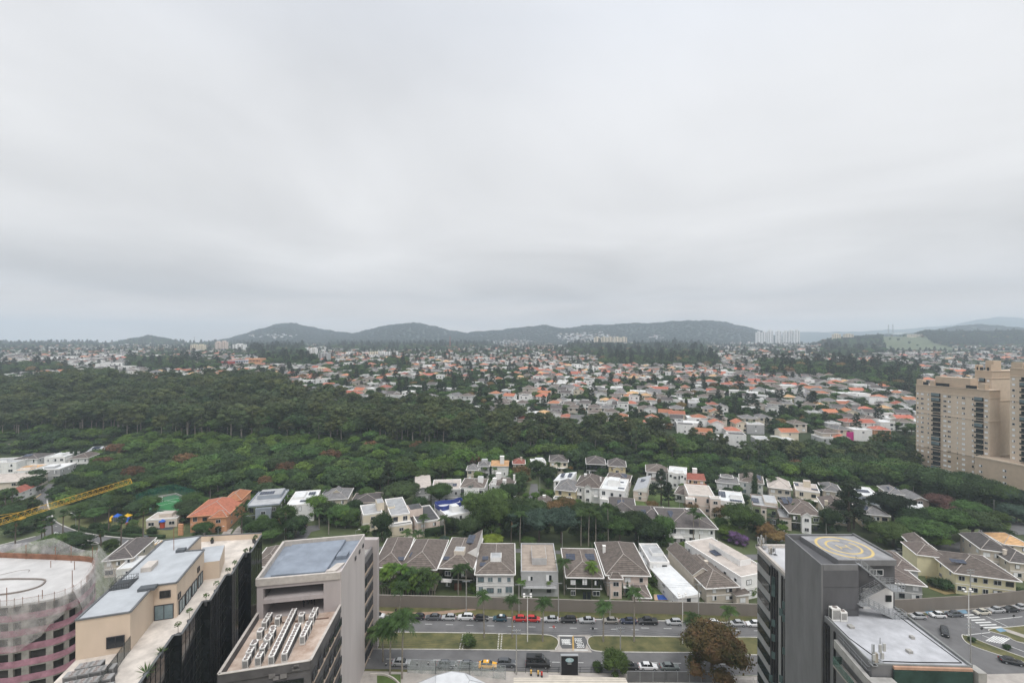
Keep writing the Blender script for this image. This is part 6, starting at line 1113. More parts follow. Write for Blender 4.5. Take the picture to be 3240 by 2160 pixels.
rt = [(2904, 1954, 'hatch', 'silver', 'silver hatchback first in the row by the pale roof edge', -4), (2966, 1950, 'hatch', 'white', 'white hatchback between two blue bays', -4), (3019, 1947, 'sedan', 'grey', 'grey saloon left of the zebra crossing', 2), (3106, 1941, 'sedan', 'beige', 'beige saloon right of the zebra crossing', 4), (3151, 1934, 'sedan', 'silver', 'silver saloon between the beige and dark saloons', 4), (3195, 1932, 'sedan', 'black', 'dark saloon second from the right edge', 5), (3229, 1926, 'hatch', 'silver', 'silver car at the right edge of the photo', 5), (2989, 2004, 'suv', 'black', 'black car driving towards the viewer with headlights on', 50), (3200, 2097, 'sedan', 'black', 'black car driving off at the lower right', 160), (2842, 1748, 'sedan', 'silver', 'grey saloon parked in the estate street behind the stair', 0), (3137, 1636, 'hatch', 'teal', 'dark blue car on the curved estate lane', 10), (453, 1706, 'hatch', 'grey', 'grey car by the zebra crossing near the playground', 5), (956, 1666, 'hatch', 'black', 'dark car parked by the leafy trees on the curved lane', 10), (1796, 1585, 'sedan', 'white', 'white car under the yellow villa porch', -18), (2215, 1776, 'hatch', 'black', 'black car parked behind the long white roof', 0), (1855, 1612, 'pickup', 'white', 'white lorry with brick load at the building site', 180)]
for x, y, k, c, l_, a in rt: car(x, y, k, c, l_, rz=R(a), group='cars at the junction and in the lanes', name='car')
person(G(456, 1712), .3, 'person in white by the grey car near the zebra crossing', (.6, .6, .58), (.5, .5, .5)); person(G(*a3(287, 950)), 1.2, 'person in dark clothes walking on the verge path', (.03, .03, .035), (.04, .04, .05), walk=1)
# ---------------------------------------------------------------- poles, lamps, wires, fences at street level
def pole(px, py, ytop, label, r=.16, mat=CONC, cross=0, name='utility_pole', group='utility poles', cat='pole'):
    p = G(px, py); h = CAMZ - (ytop - CY) / F * p.y; o = thing(name, p, label, cat, group); b = MB(); b.tube((0, 0, -.3), (0, 0, h), r, r * .7, 8); b.build('shaft', [mat], o)
    for k in range(cross): b = MB(); z_ = h - .3 - .8 * k; b.box(-1.1, 1.1, -.06, .06, z_, z_ + .12); [b.tube((x, 0, z_ + .12), (x, 0, z_ + .35), .05, n=5) for x in (-1, -.5, .5, 1)]; b.build('crossarm', [STEEL], o)
    return o, h
ends = []
for x, y, t_, l_, c in ((1475, 1938, 1836, 'concrete pole behind the white crossover', 1), (1642, 1940, 1846, 'concrete pole behind the left red car', 1), (1767, 1948, 1842, 'concrete pole left of the black sport utility car', 1), (1930, 1946, 1840, 'concrete pole behind the champagne saloon', 1), (2210, 1957, 1846, 'concrete pole right of the long white roof', 1)):
    o, h = pole(x, y, t_, l_, cross=c); ends.append(o.location + Vector((0, 0, h - .2)))
for x, y, t_, l_ in ((1963, 2062, 1983, 'power pole with crossarms and brackets standing in the median'), (1634, 2132, 1990, 'dark power pole between the boxy car and the van'), (3071, 2107, 1970, 'power pole with tangled wires by the right median'), (3071, 1922, 1800, 'concrete pole by the wall at the zebra crossing')): pole(x, y, t_, l_, cross=2)
for x, y, t_, l_ in ((1779, 1765, 1684, 'thin pole behind the villa with solar panels'), (2020, 1735, 1692, 'leaning lamp pole behind the pink villa'), (1556, 1712, 1680, 'short street lamp in the dark garden trees'), (2270, 1738, 1702, 'slender pole in front of the large white villa'), (1708, 1580, 1508, 'pole beside the estate lane'), (2150, 1628, 1588, 'pole at the edge of the green lot'), (2614, 1712, 1655, 'pole with small lamps beside the brown gabled villa'), (3145, 1642, 1580, 'street lamp on the right hillside lane')): pole(x, y, t_, l_, r=.1, group='thin estate poles')
def lamp(px, py, ytop, dx, label):
    p = G(px, py); h = CAMZ - (ytop - CY) / F * p.y; o = thing('street_lamp', p, label, 'street lamp', 'curved arm street lamps'); b = MB(); b.tube((0, 0, 0), (0, 0, h * .8), .09, .07); b.tube((0, 0, h * .8), (dx * .5, 0, h * .95), .06, n=5); b.tube((dx * .5, 0, h * .95), (dx, 0, h), .05, n=5); b.build('shaft', [STEEL], o); b = MB(); b.box(dx - .35, dx + .35, -.12, .12, h - .05, h + .08); b.build('lamp_head', [TRIM], o)
for a in ((455, 1715, 1664, 2.4, 'curved arm street lamp by the park corner'), (165, 1690, 1664, 1.6, 'street lamp among the fan palms at the road bend'), (240, 1672, 1622, -2.0, 'street lamp on the park side of the curved road'), (690, 1700, 1664, 2.2, 'street lamp in front of the orange villa'), (900, 1706, 1662, 2.0, 'street lamp at the curved lane'), (1125, 1700, 1674, 1.5, 'street lamp behind the pale tower'), (2914, 1726, 1690, -3.5, 'street lamp before the dark trees, left one'), (3064, 1708, 1674, -3.5, 'street lamp before the dark trees, right one'), (3172, 1682, 1655, -3.5, 'street lamp by the grass island'), (2890, 1725, 1722, -1, 'short white post by the grey saloon')): lamp(*a)
def flood(px, py, ytop, label):
    p = G(px, py); h = CAMZ - (ytop - CY) / F * p.y; o = thing('floodlight_pole', p, label, 'light pole', 'tall white light poles'); b = MB(); b.tube((0, 0, 0), (0, 0, h), .13, .08, 8); b.box(-1.1, 1.1, -.05, .05, h - .1, h); b.build('shaft', [TRIM], o)
    for sx in (-1, 1):
        for sy in (0, 1): b = MB(); b.box(sx * .9 - .28, sx * .9 + .28, -.2 + sy * .5, .2 + sy * .5, h - .35 + sy * .4, h - .1 + sy * .4); b.build('floodlight', [TRIM], o)
flood(1669, 2029, 1884, 'tall white pole with four floodlights in the median'); flood(2160, 2034, 1882, 'tall white pole beside the big reddish tree'); flood(3065, 2014, 1868, 'tall white pole with lamp arms at the junction')
wi = thing('power_lines', (20, 133, 9), 'thin power lines strung between the concrete poles', 'wires'); b = MB()
def wire(p, q, sag=.8, r=.022):
    n = 10; prev = p
    for k in range(1, n + 1): t = k / n; c0 = p.lerp(q, t) - Vector((0, 0, sag * 4 * t * (1 - t))); b.tube(prev, c0, r, n=3); prev = c0
ends = [Vector((-75, 134, 9.5))] + ends + [Vector((75, 128, 9.5))]
for p, q in zip(ends, ends[1:]):
    for k in (-.9, 0, .9): wire(p + Vector((0, k, .2)), q + Vector((0, k, .2)))
partb('wire', b, [BLACK], wi)
wi = thing('power_lines', (0, 112, 9), 'thin power lines over the near carriageway', 'wires'); b = MB(); q = [at(1190, 2035, 118), at(1634, 1996, 111), at(1963, 1986, 117), at(2400, 2010, 121)]
for p1, p2 in zip(q, q[1:]):
    for k in (-.8, .1, .9): wire(p1 + Vector((0, k, -.2)), p2 + Vector((0, k, -.2)), 1.0)
partb('wire', b, [BLACK], wi)
wi = thing('power_lines', (-60, 175, 9), 'thin power lines crossing in front of the estate gardens', 'wires'); b = MB(); q = [at(560, 1668, 172), at(860, 1672, 172), at(1230, 1690, 175), at(1560, 1710, 176), at(1960, 1726, 174)]
for p1, p2 in zip(q, q[1:]):
    for k in (0, 1.0): wire(p1 + Vector((0, 0, -k)), p2 + Vector((0, 0, -k)), 1.2, .03)
partb('wire', b, [BLACK], wi)
# the foot of the picture: gatehouse, tent roof, fences
def fence(name, pts, h, label, mat, post=BLACK, rails=(1.0,), panel=None):
    o = thing(name, (*pts[0], 0), label, 'fence'); b = MB(); pn = MB()
    for p, q in zip(pts, pts[1:]):
        L_ = (Vector(p) - Vector(q)).length; n = max(1, int(L_ / 2.6))
        for k in range(n + 1): c0 = lerp2(p, q, k / n); b.tube((*c0, 0), (*c0, h), .06, n=4)
        for r_ in rails: b.tube((*p, h * r_), (*q, h * r_), .04, n=4)
        if panel: pn.bar(p, q, .06, .1, h - .1)
    partb('frame', b, [post], o)
    if panel: partb('panel', pn, [panel], o)
    return o
fence('glass_fence', gp([a3(390, 1480), a3(640, 1490), a3(940, 1500), a3(1260, 1540)]), 3.4, 'fence of pale translucent panels in steel frames before the near kerb cars', None, STEEL, (1.0, .55), netmat('frosted_panel', (.42, .46, .44), .25))
fence('corrugated_fence', gp([a4(655, 1560), a4(1000, 1560), a4(1520, 1562)]), 2.6, 'grey corrugated metal fence under the big reddish tree', None, STEEL, (1.0,), M('corrugated_grey', (.20, .20, .20), var=.15, stripes=3))
fence('picket_fence', gp([a4(1520, 1562), a4(1900, 1566)]), 1.8, 'pale picket fence beside the grey tower', None, TRIM, (1.0, .5)); fence('dark_railing', gp([a3(1340, 1480), a3(2016, 1475), a4(400, 1480), a4(660, 1490)]), 1.4, 'low dark railing in front of the black entrance board', None, BLACK, (1.0, .6))
sheet('forecourt', gp([a3(-400, 1445), a3(1300, 1465), a4(680, 1485), a4(1950, 1510), a4(1950, 1900), a3(-400, 1900)]), PAVE, .05); sheet('verge', gp([a3(0, 1445), a3(395, 1448), a3(395, 1470), a3(0, 1462)]), GRASS, .07); sheet('verge', gp([a3(120, 1490), a3(330, 1490), a3(330, 1700), a3(120, 1700)]), LAWN, .07)
ep = thing('curved_planter', G(*a3(200, 1540)), 'curved pale kerb of a planting bed at the lower left of the forecourt', 'planter'); b = MB(); q = smooth(gp([a3(60, 1500), a3(180, 1500), a3(270, 1540), a3(330, 1600)]), 4, False)
for p1, p2 in zip(q, q[1:]): b.bar(p1, p2, .3, 0, .5)
partb('rim', b, [LEDGE], ep)
sg = thing('entrance_board', G(*a4(145, 1490)), 'black upright entrance board with pale blue oval emblem', 'sign'); pc = G(*a4(145, 1490)); b = MB(); b.box(pc.x - 2.0, pc.x + 2.0, pc.y - .3, pc.y + .3, 0, 4.6); partb('board', b, [M('black_board', (.016, .016, .018), rough=.4)], sg)
b = MB(); b.box(pc.x - 2.1, pc.x - 2.0, pc.y - .34, pc.y + .34, 0, 4.75); b.box(pc.x + 2.0, pc.x + 2.1, pc.y - .34, pc.y + .34, 0, 4.75); b.box(pc.x - 2.0, pc.x + 2.0, pc.y - .34, pc.y + .34, 4.605, 4.75); partb('frame', b, [STEEL], sg)
b = MB(); pts = [(pc.x + 1.0 * math.cos(t * .2618), pc.y - .33, 3.65 + .55 * math.sin(t * .2618)) for t in range(24)]; b.face(pts); em = partb('emblem', b, [M('emblem_blue', (.36, .50, .52))], sg)
b = MB()
for x, z0, z1_ in ((-.22, 3.35, 3.95), (.02, 3.35, 3.95), (.26, 3.35, 3.6)): b.box(pc.x + x - .05, pc.x + x + .05, pc.y - .35, pc.y - .335, z0, z1_)
b.box(pc.x - .08, pc.x + .3, pc.y - .35, pc.y - .335, 3.62, 3.7); b.box(pc.x - .5, pc.x + .45, pc.y - .35, pc.y - .31, 2.72, 2.82); partb('lettering', b, [M('emblem_mark', (.62, .64, .62))], sg)
gh = thing('gatehouse_roof', G(*a3(1700, 1540)), 'gatehouse with cream ribbed metal roof at the bottom edge', 'building'); b = MB(); q = [g2(c, 3.6) for c in (a3(1330, 1520), a3(1640, 1520), a3(1640, 1496), a4(640, 1522), a4(700, 1640), a3(1330, 1640))]; b.prism(q, 0, 3.4); partb('wall', b, [WALL['cream']], gh); b = MB(); b.prism(q, 3.405, 3.65); partb('roof', b, [M('cream_ribbed_roof', (.52, .47, .40), var=.12, stripes=3)], gh)
tr_ = thing('tent_roof', G(*a3(760, 1620)), 'pale faceted tensile roof with raised crown at the bottom edge', 'roof'); b = MB(); rim = [Vector((*g2(c, 4.0), 4.0)) for c in (a3(420, 1590), a3(700, 1500), a3(950, 1500), a3(1110, 1580), a3(1120, 1750), a3(760, 1800), a3(420, 1700))]; tp = [Vector((*g2(c, 6.4), 6.4)) for c in (a3(640, 1500), a3(780, 1462), a3(900, 1478), a3(940, 1540), a3(900, 1640), a3(720, 1640), a3(640, 1570))]
for i in range(7): j = (i + 1) % 7; b.face([rim[i], rim[j], tp[j], tp[i]][::-1])
b.face(tp[::-1]); b.prism([tuple(p.xy) for p in rim], 0, 3.99); partb('membrane', b, [M('pale_membrane', (.56, .57, .58), var=.1)], tr_); b = MB()
for i in range(7): b.tube(rim[i], tp[i], .07, n=4); b.tube(tp[i], tp[(i + 1) % 7], .07, n=4)
partb('ribs', b, [STEEL], tr_)
nb = thing('annex', G(3180, 2150), 'low pale roof with white sloping edge at the lower right corner', 'building'); b = MB(); b.prism([g2(c, 6) for c in (z6(985, 1490), z6(1400, 1480), z6(1500, 1900), z6(1200, 1800))], 0, 6); partb('wall', b, [PAVE], nb)
for i, (X, Y) in enumerate(((475, 1405), (573, 1402), (820, 1415), (200, 1410))): o = thing('traffic_cone', G(*a3(X, Y)), 'dark striped traffic cone by the near kerb cars', 'cone', 'traffic cones along the near kerb'); b = MB(); b.tube((0, 0, .05), (0, 0, .95), .2, .04, 8); b.box(-.25, .25, -.25, .25, 0, .05); b.build('cone_body', [BLACK], o); b = MB(); b.tube((0, 0, .42), (0, 0, .62), .135, .115, 8); b.build('reflective_band', [TRIM], o)
for X, Y, c, l_ in ((1485, 1500, YPAINT, 'yellow and black barrier post, left one by the gatehouse'), (1548, 1505, YPAINT, 'yellow and black barrier post, middle one by the gatehouse'), (1580, 1515, M('signal_red', (.5, .03, .02)), 'red-topped barrier post by the gatehouse')):
    o = thing('barrier_post', G(*a3(X, Y)), l_, 'post', 'gatehouse barrier posts'); b = MB(); b.box(-.2, .2, -.2, .2, 0, .6); b.build('base', [BLACK], o); b = MB(); b.box(-.2, .2, -.2, .2, .605, 1.3); b.build('housing', [c], o)
sgn = thing('no_entry_sign', G(*a3(1686, 1150)), 'small red round road sign on the kerb of the median', 'sign'); b = MB(); b.tube((0, 0, 0), (0, 0, 2.6), .04, n=5); b.build('post', [STEEL], sgn); b = MB(); b.tube((0, -.03, 2.5), (0, .03, 2.5), .35, n=12); b.build('disc', [M('signal_red', (.5, .03, .02))], sgn); b = MB(); b.box(-.24, .24, -.045, -.035, 2.44, 2.56); b.build('bar', [TRIM], sgn)
for i, (X, Y) in enumerate(((352, 1165), (1310, 1050), (1025, 1165))):
    p = G(*(a4(X, Y) if i == 0 else z6(X, Y))); o = thing('road_sign', p, ('dark round sign at the tip of the right hand median', 'road sign seen from behind on the right median', 'road sign seen from behind beside the zebra lettering')[i], 'sign', 'road signs seen from behind'); b = MB(); b.tube((0, 0, 0), (0, 0, 2.6), .04, n=5); b.build('post', [STEEL], o); b = MB(); b.tube((0, -.02, 2.5), (0, .02, 2.5), .36, n=8); b.build('disc', [BLACK], o)
# playground
pg = thing('play_structure', G(372, 1650), 'play tower with yellow tube slide and blue roof', 'playground'); b = MB(); b.tube((-2, 0, 2.6), (-2.4, -1.2, 1.6), .5, n=8); b.tube((-2.4, -1.2, 1.6), (-1.4, -2, .8), .5, n=8); b.build('tube_slide', [M('play_yellow', (.7, .42, .03))], pg)
for x in (0, 4.5): b = MB(); [b.tube((x + a, c, 0), (x + a, c, 2.6), .07, n=5) for a in (-1, 1) for c in (-1, 1)]; b.build('posts', [STEEL], pg); b = MB(); c4 = [(x - 1.3, -1.3), (x + 1.3, -1.3), (x + 1.3, 1.3), (x - 1.3, 1.3)]; [b.face([(*p, 2.6), (*q, 2.6), (x, 0, 3.8)]) for p, q in zip(c4, c4[1:] + c4[:1])]; b.build('play_roof', [M('play_blue', (.03, .12, .5)) if x == 0 else M('play_yellow', (.7, .42, .03))], pg)
p2 = thing('play_structure', G(404, 1659), 'blue and red curly tube slide between the park bushes', 'playground'); b = MB(); b.tube((0, 1, 2.8), (-.6, .2, 2.0), .5, n=8); b.tube((-.6, .2, 2.0), (.4, -.8, 1.0), .5, n=8); b.build('tube_slide', [M('play_blue', (.03, .12, .5))], p2); b = MB(); b.tube((.4, -.8, 1.0), (1.2, -1.6, .5), .52, n=8); b.build('slide_mouth', [M('play_red', (.5, .08, .04))], p2)
p3 = thing('play_structure', G(516, 1668), 'red play tower with blue roof and blue slide', 'playground'); b = MB(); b.box(-.8, .8, -.8, .8, 0, 2.4); b.build('tower', [M('play_red', (.5, .08, .04))], p3); b = MB(); c4 = [(-1.2, -1.2), (1.2, -1.2), (1.2, 1.2), (-1.2, 1.2)]; [b.face([(*p, 2.8), (*q, 2.8), (0, 0, 3.8)]) for p, q in zip(c4, c4[1:] + c4[:1])]; b.build('play_roof', [M('play_blue', (.03, .12, .5))], p3); b = MB(); b.face([(-.8, -.5, 1.8), (-.8, .5, 1.8), (-4, .5, .2), (-4, -.5, .2)]); b.face([(-.8, -.5, 1.7), (-4, -.5, .1), (-4, .5, .1), (-.8, .5, 1.7)]); b.build('slide', [M('play_blue', (.03, .12, .5))], p3)
p4 = thing('orange_slide', G(557, 1656), 'small orange slide on the park lawn', 'playground'); b = MB(); b.tube((0, 0, .2), (.6, .6, 2.4), .4, n=8); b.build('slide', [M('play_orange', (.65, .25, .04))], p4)
# ---------------------------------------------------------------- named trees of the estate, streets and gardens
for a in [  # px, py, height, radius, kind, leaves, label
 (1490, 1714, 10, 5, 'broad', 'dark', 'dark round tree at the left end of the garden grove, beside the lawn'), (1532, 1703, 13, 5.5, 'broad', 'mid', 'tall leafy tree in the garden grove behind the solar slope villa'), (1580, 1697, 15, 6, 'broad', 'mid', 'tallest tree of the garden grove, yellowish green crown'), (1640, 1695, 13, 6, 'broad', 'dark', 'dark tree in the middle of the garden grove'), (1705, 1712, 13, 7, 'umbrella', 'bluish', 'wide grey-green spreading tree above the thin pole'), (1775, 1715, 14, 7.5, 'umbrella', 'bluish', 'very broad grey-green tree behind the solar panel villa'), (1842, 1708, 12, 6, 'broad', 'dark', 'dark tree between the broad grey-green tree and the leaning lamp pole'), (1905, 1712, 12, 6, 'broad', 'dark', 'dark round tree behind the pink villa roof, left one'), (1960, 1725, 11, 6, 'umbrella', 'mid', 'rounded tree just behind the pink villa ridge'), (2012, 1712, 12, 6.5, 'broad', 'dark', 'dense dark tree right of the leaning lamp pole'), (2066, 1735, 10, 6, 'broad', 'dark', 'dark tree over the low white annex'), (2098, 1722, 11, 5, 'broad', 'mid', 'tree touching the carport of the large white villa'),
 (1500, 1660, 14, 6, 'broad', 'mid', 'tree behind the wavy blue parapet villa'), (1562, 1655, 15, 6.5, 'broad', 'mid', 'broad crown left of the tiny cottage'), (1625, 1665, 12, 6, 'broad', 'dark', 'dark crown below the lane end'), (1690, 1668, 12, 6, 'broad', 'dark', 'crown just below the tiny cottage'), (1750, 1660, 10, 5.5, 'broad', 'ginger', 'brownish thin crown beside the building site'), (1850, 1672, 11, 6, 'broad', 'dark', 'dark crown below the white lorry'), (1925, 1672, 10, 5.5, 'broad', 'dark', 'crown at the left of the dark bungalow'), (1795, 1640, 9, 5, 'broad', 'rust', 'rust tinged shrubby tree by the building site'), (1610, 1600, 11, 5.5, 'broad', 'dark', 'dark tree left of the lane foot'), (1640, 1560, 11, 5.5, 'broad', 'dark', 'dark tree left of the estate lane'), (1652, 1530, 10, 5, 'broad', 'rust', 'reddish green tree by the top of the lane'), (1735, 1530, 10, 5, 'broad', 'dark', 'tree right of the lane top'), (1700, 1505, 9, 5, 'broad', 'mid', 'rounded tree before the arched porch villa'), (1575, 1625, 12, 5, 'umbrella', 'bright', 'light green round crown left of the grove top'),
 (1228, 1575, 19, 5, 'pine', 'pine', 'tall dark conifer left of the spreading dark tree'), (1275, 1603, 12, 9, 'umbrella', 'dark', 'large dark spreading tree before the grey gabled house'), (1390, 1600, 11, 6.5, 'umbrella', 'mid', 'green flat-topped tree before the pale solar villa'), (1209, 1712, 11, 4.2, 'broad', 'dark', 'dark oval tree in front of the cream stair tower villa'), (1160, 1600, 9, 4, 'broad', 'mid', 'young tree by the dark roofed brown villa'), (1330, 1625, 8, 3.5, 'broad', 'dark', 'small dark tree behind the rusty box roof'), (1430, 1690, 7, 3.6, 'broad', 'dark', 'small dark tree below the white and blue villa'),
 (2092, 1597, 18, 4.5, 'pine', 'pine', 'tall conifer on the green lot, left of the pair'), (2116, 1606, 12, 3.4, 'pine', 'pine', 'shorter conifer on the green lot, right of the pair'), (2062, 1618, 5, 3, 'broad', 'ginger', 'bare brownish small tree on the green lot'), (2055, 1560, 5, 3.2, 'broad', 'dark', 'round dark bush at the end of the beige house'),
 (2686, 1680, 22, 7.5, 'pine', 'pine', 'tallest dark pine, right of the brown gabled villa'), (2702, 1672, 17, 5, 'pine', 'pine', 'second trunk of dark pine just behind the tallest one'), (2625, 1690, 11, 4.5, 'broad', 'dark', 'leafy tree at the left foot of the tallest pine'), (2824, 1668, 15, 8.5, 'umbrella', 'pine', 'flat spreading dark pine before the grey roofed house'), (2338, 1704, 14, 6.8, 'umbrella', 'mid', 'broad green layered tree right of the large white villa'), (2395, 1700, 10, 3.2, 'broad', 'dark', 'dark tree tucked behind the broad layered tree'), (2310, 1705, 5, 5, 'broad', 'bright', 'bright green bushy tree at the right corner of the large white villa'), (2420, 1712, 7, 4, 'broad', 'ginger', 'ochre shrubby tree left of the grey tower antennas'), (2455, 1722, 5, 5, 'umbrella', 'ginger', 'flat rusty brown tree behind the light grey wing'), (2325, 1722, 5, 2.6, 'broad', 'purple', 'purple flowering tree behind the white villas'), (2352, 1726, 4, 2.2, 'broad', 'purple', 'smaller purple flowering tree at the railing'), (2175, 1760, 5, 4, 'umbrella', 'bright', 'young light green tree over the black parked car'),
 (2300, 1590, 5, 3.5, 'broad', 'dark', 'dark bush behind the white solar villa'), (2185, 1630, 6, 3.5, 'broad', 'rust', 'rusty bush before the angular cream villa'), (2272, 1640, 6, 4, 'broad', 'rust', 'rusty shrubs at the right foot of the angular villa'), (2610, 1580, 7, 4, 'broad', 'dark', 'round tree between the beige flat villa and the hip roofed house'), (2255, 1550, 9, 4.5, 'broad', 'dark', 'rounded tree right of the maroon tiers house'), (2560, 1610, 5, 3, 'shrub', 'mid', 'bushy garden shrub above the brown gabled villa'),
 (2925, 1728, 11, 9, 'umbrella', 'mid', 'very wide dark green tree on the right bank'), (3000, 1712, 13, 9, 'umbrella', 'mid', 'wide tree in the middle of the right bank'), (3075, 1706, 12, 8.5, 'umbrella', 'dark', 'wide dark tree at the right of the bank'), (2825, 1728, 9, 7.5, 'broad', 'mid', 'rounded green tree behind the steel stair roof'), (2955, 1738, 6, 5.5, 'umbrella', 'bright', 'low bright green tree before the curved street lamp'), (3160, 1716, 6, 5, 'broad', 'dark', 'dark tree beside the grass island'), (3165, 1665, 6, 3.5, 'broad', 'mid', 'small tree on the grass island'), (2900, 1700, 12, 7, 'broad', 'dark', 'dark crown behind the wide bank trees'),
 (2960, 1602, 19, 10, 'umbrella', 'dark', 'huge dark spreading tree below the tan tower'), (3030, 1615, 15, 9, 'broad', 'dark', 'dark tree right of the huge spreading tree below the towers'), (2972, 1625, 9, 6, 'broad', 'pink', 'pinkish brown crown below the huge dark tree'), (3022, 1640, 7, 7, 'umbrella', 'pink', 'pale pinkish tree above the right lamp'), (3075, 1650, 9, 7, 'broad', 'mid', 'green rounded tree before the right hillside lane'), (3120, 1600, 13, 8, 'broad', 'dark', 'dark tree at the foot of the podium, left one'), (3170, 1612, 12, 7.5, 'broad', 'mid', 'tree at the foot of the podium, middle one'), (3225, 1622, 11, 7, 'broad', 'bluish', 'grey-green tree at the podium corner'), (3215, 1655, 8, 6, 'broad', 'bluish', 'grey-green tree above the right lane at the edge'), (3060, 1575, 13, 8, 'broad', 'dark', 'tree against the tan podium wall'), (2915, 1560, 14, 8, 'broad', 'dark', 'tree at the far corner of the tan tower'),
 (2256, 2152, 12.6, 7.2, 'broad', 'rust', 'big green and rust red tree standing over the corrugated fence'), (1946, 2138, 5.6, 3.2, 'broad', 'mid', 'small round green tree left of the corrugated fence'),
 (640, 1700, 6, 4, 'broad', 'mid', 'bushy tree before the orange villa'), (820, 1708, 8, 4, 'broad', 'mid', 'dark leafy street tree before the grey modern villa, left one'), (905, 1690, 12, 4.5, 'broad', 'mid', 'tall leafy street tree between the modern villas'), (935, 1700, 9, 5, 'broad', 'dark', 'round dark street tree by the parked dark car'), (1000, 1640, 10, 5, 'broad', 'bright', 'bright layered tree at the lane before the cream grey-roof villa'), (1035, 1655, 9, 5, 'broad', 'dark', 'dark garden tree behind the pale tower roof, left one'), (1075, 1665, 9, 5, 'broad', 'mid', 'garden tree behind the pale tower roof, middle one'), (1110, 1670, 8, 4.5, 'broad', 'mid', 'garden tree behind the pale tower roof, right one'), (1120, 1640, 8, 4, 'broad', 'dark', 'dark tree left of the cream flat villa'), (860, 1715, 5, 4.5, 'umbrella', 'mid', 'low bushy tree near the curved lane mouth'),
 (600, 1650, 7, 5, 'broad', 'dark', 'dark tree left of the orange villa'), (650, 1565, 9, 5, 'broad', 'mid', 'pale green tree behind the orange villa'), (610, 1605, 7, 5, 'broad', 'mid', 'tree beside the pitch corner'), (215, 1728, 5, 4.5, 'broad', 'dark', 'bushy dark tree on the roadside triangle'), (165, 1745, 6, 5, 'broad', 'mid', 'leafy tree on the roadside triangle, left one'), (250, 1738, 5, 4.5, 'broad', 'dark', 'small tree on the roadside triangle, right one'), (350, 1745, 4.5, 2.6, 'broad', 'mid', 'small tree by the ochre road band'), (100, 1560, 9, 5, 'broad', 'dark', 'dark tree left of the curved road'), (115, 1535, 9, 4.5, 'broad', 'dark', 'rounded tree beside the grey walled white house'), (70, 1640, 8, 6, 'broad', 'mid', 'tree under the crane jib at left'), (25, 1660, 8, 6, 'broad', 'dark', 'dark tree at the left edge below the crane'), (120, 1670, 7, 5, 'broad', 'mid', 'tree on the bank below the crane'), (60, 1690, 6, 5, 'broad', 'dark', 'shrubby tree on the left bank'), (10, 1600, 8, 5, 'broad', 'mid', 'tree by the maroon roof at the left edge'),
 (430, 1640, 7, 5, 'broad', 'dark', 'tree behind the park pavilion, left one'), (470, 1625, 8, 5, 'broad', 'mid', 'tree between the pitch and pavilion'), (590, 1640, 8, 5, 'broad', 'dark', 'dark rounded tree right of the pavilion'), (300, 1650, 6, 5, 'umbrella', 'mid', 'low tree left of the play tower'), (260, 1640, 7, 5, 'broad', 'mid', 'garden tree at the left end of the park'), (330, 1625, 8, 6, 'broad', 'dark', 'dark tree behind the yellow slide'), (385, 1622, 8, 5.5, 'broad', 'mid', 'tree behind the blue play roof'), (1405, 1722, 3, 2, 'broad', 'bluish', 'small bluish bush on the lawn'), (1560, 1728, 4, 4.5, 'umbrella', 'yellow', 'yellowish green low tree above the solar slope villa'), (1672, 1735, 4, 3, 'broad', 'mid', 'green shrubby tree at the end of the tan roof')]:
    tree(a[0], a[1], a[2], a[3], a[4], a[5], a[6], group='estate and street trees')
for a in ((2360, 1562, 14, 'left tall cypress before the arched glass villa'), (2388, 1578, 14, 'right tall cypress before the arched glass villa'), (1826, 1500, 6, 'left slim cypress of the green strip'), (1850, 1500, 6.5, 'slim cypress by the beige villa door'), (1872, 1503, 6.5, 'cypress left of the beige villa entrance'), (1893, 1505, 7, 'cypress right of the beige villa entrance'), (1228, 1500, 5, 'small cypress by the grey roofed houses'), (2084, 1625, 3.6, 'left dwarf cypress on the green lot'), (2092, 1624, 4, 'right dwarf cypress on the green lot'), (1945, 1893, 4.5, 'left dark cypress before the pink villa'), (1966, 1892, 5.5, 'middle dark cypress before the pink villa'), (1985, 1893, 5, 'right dark cypress before the pink villa'), (1868, 1752, 4, 'left clipped cypress behind the solar panel villa'), (1880, 1752, 4.2, 'right clipped cypress behind the solar panel villa'), (226, 1452, 8, 'left cypress beside the pine grove house'), (240, 1455, 9, 'right cypress beside the pine grove house')):
    tree(a[0], a[1], a[2], a[2] * .1, 'cypress', 'dark', a[3], name='cypress_tree', group='cypress trees', near=True)
for a in [(1264, 1983, 10.5, 'queen', 'verge palm above the silver estate car'), (1532, 2021, 11, 'queen', 'median palm in front of the black car'), (1621, 2027, 10.5, 'queen', 'median palm before the left red car'), (1717, 2030, 10, 'queen', 'median palm right of the floodlight pole'), (1909, 2034, 9, 'queen', 'median palm at the tip of the right island'), (2006, 2034, 13, 'queen', 'tall slender median palm before the navy saloon'), (2193, 2060, 8, 'queen', 'young bright palm behind the reddish tree'), (2307, 2037, 8.5, 'queen', 'palm between the reddish tree and grey tower')]: palm(*a[:3], a[4], a[3], 3.0, 20, group='avenue palms')
for a in [(1234, 2137, 12.5, 'left tall palm of the cluster by the pale tower'), (1272, 2150, 13.5, 'right tall palm of the cluster by the pale tower'), (1212, 2100, 8, 'short palm half hidden by the pale tower')]: palm(*a[:3], a[3], 'queen', 4.4, 26, group='tall palms by the near kerb')
ra = random.Random(4)
for i in range(22):
    x = 1203 + i * 8.2; palm(x, ra.choice((1880, 1884, 1887)), ra.choice((3, 4, 5, 6, 7, 8, 8)), 'bright feathery palm in the clump before the left brown roofed villas', 'queen', ra.choice((2.9, 3.3)), 22, ra.choice(('areca', 'areca', 'palm')), group='feathery palms before the left villas')
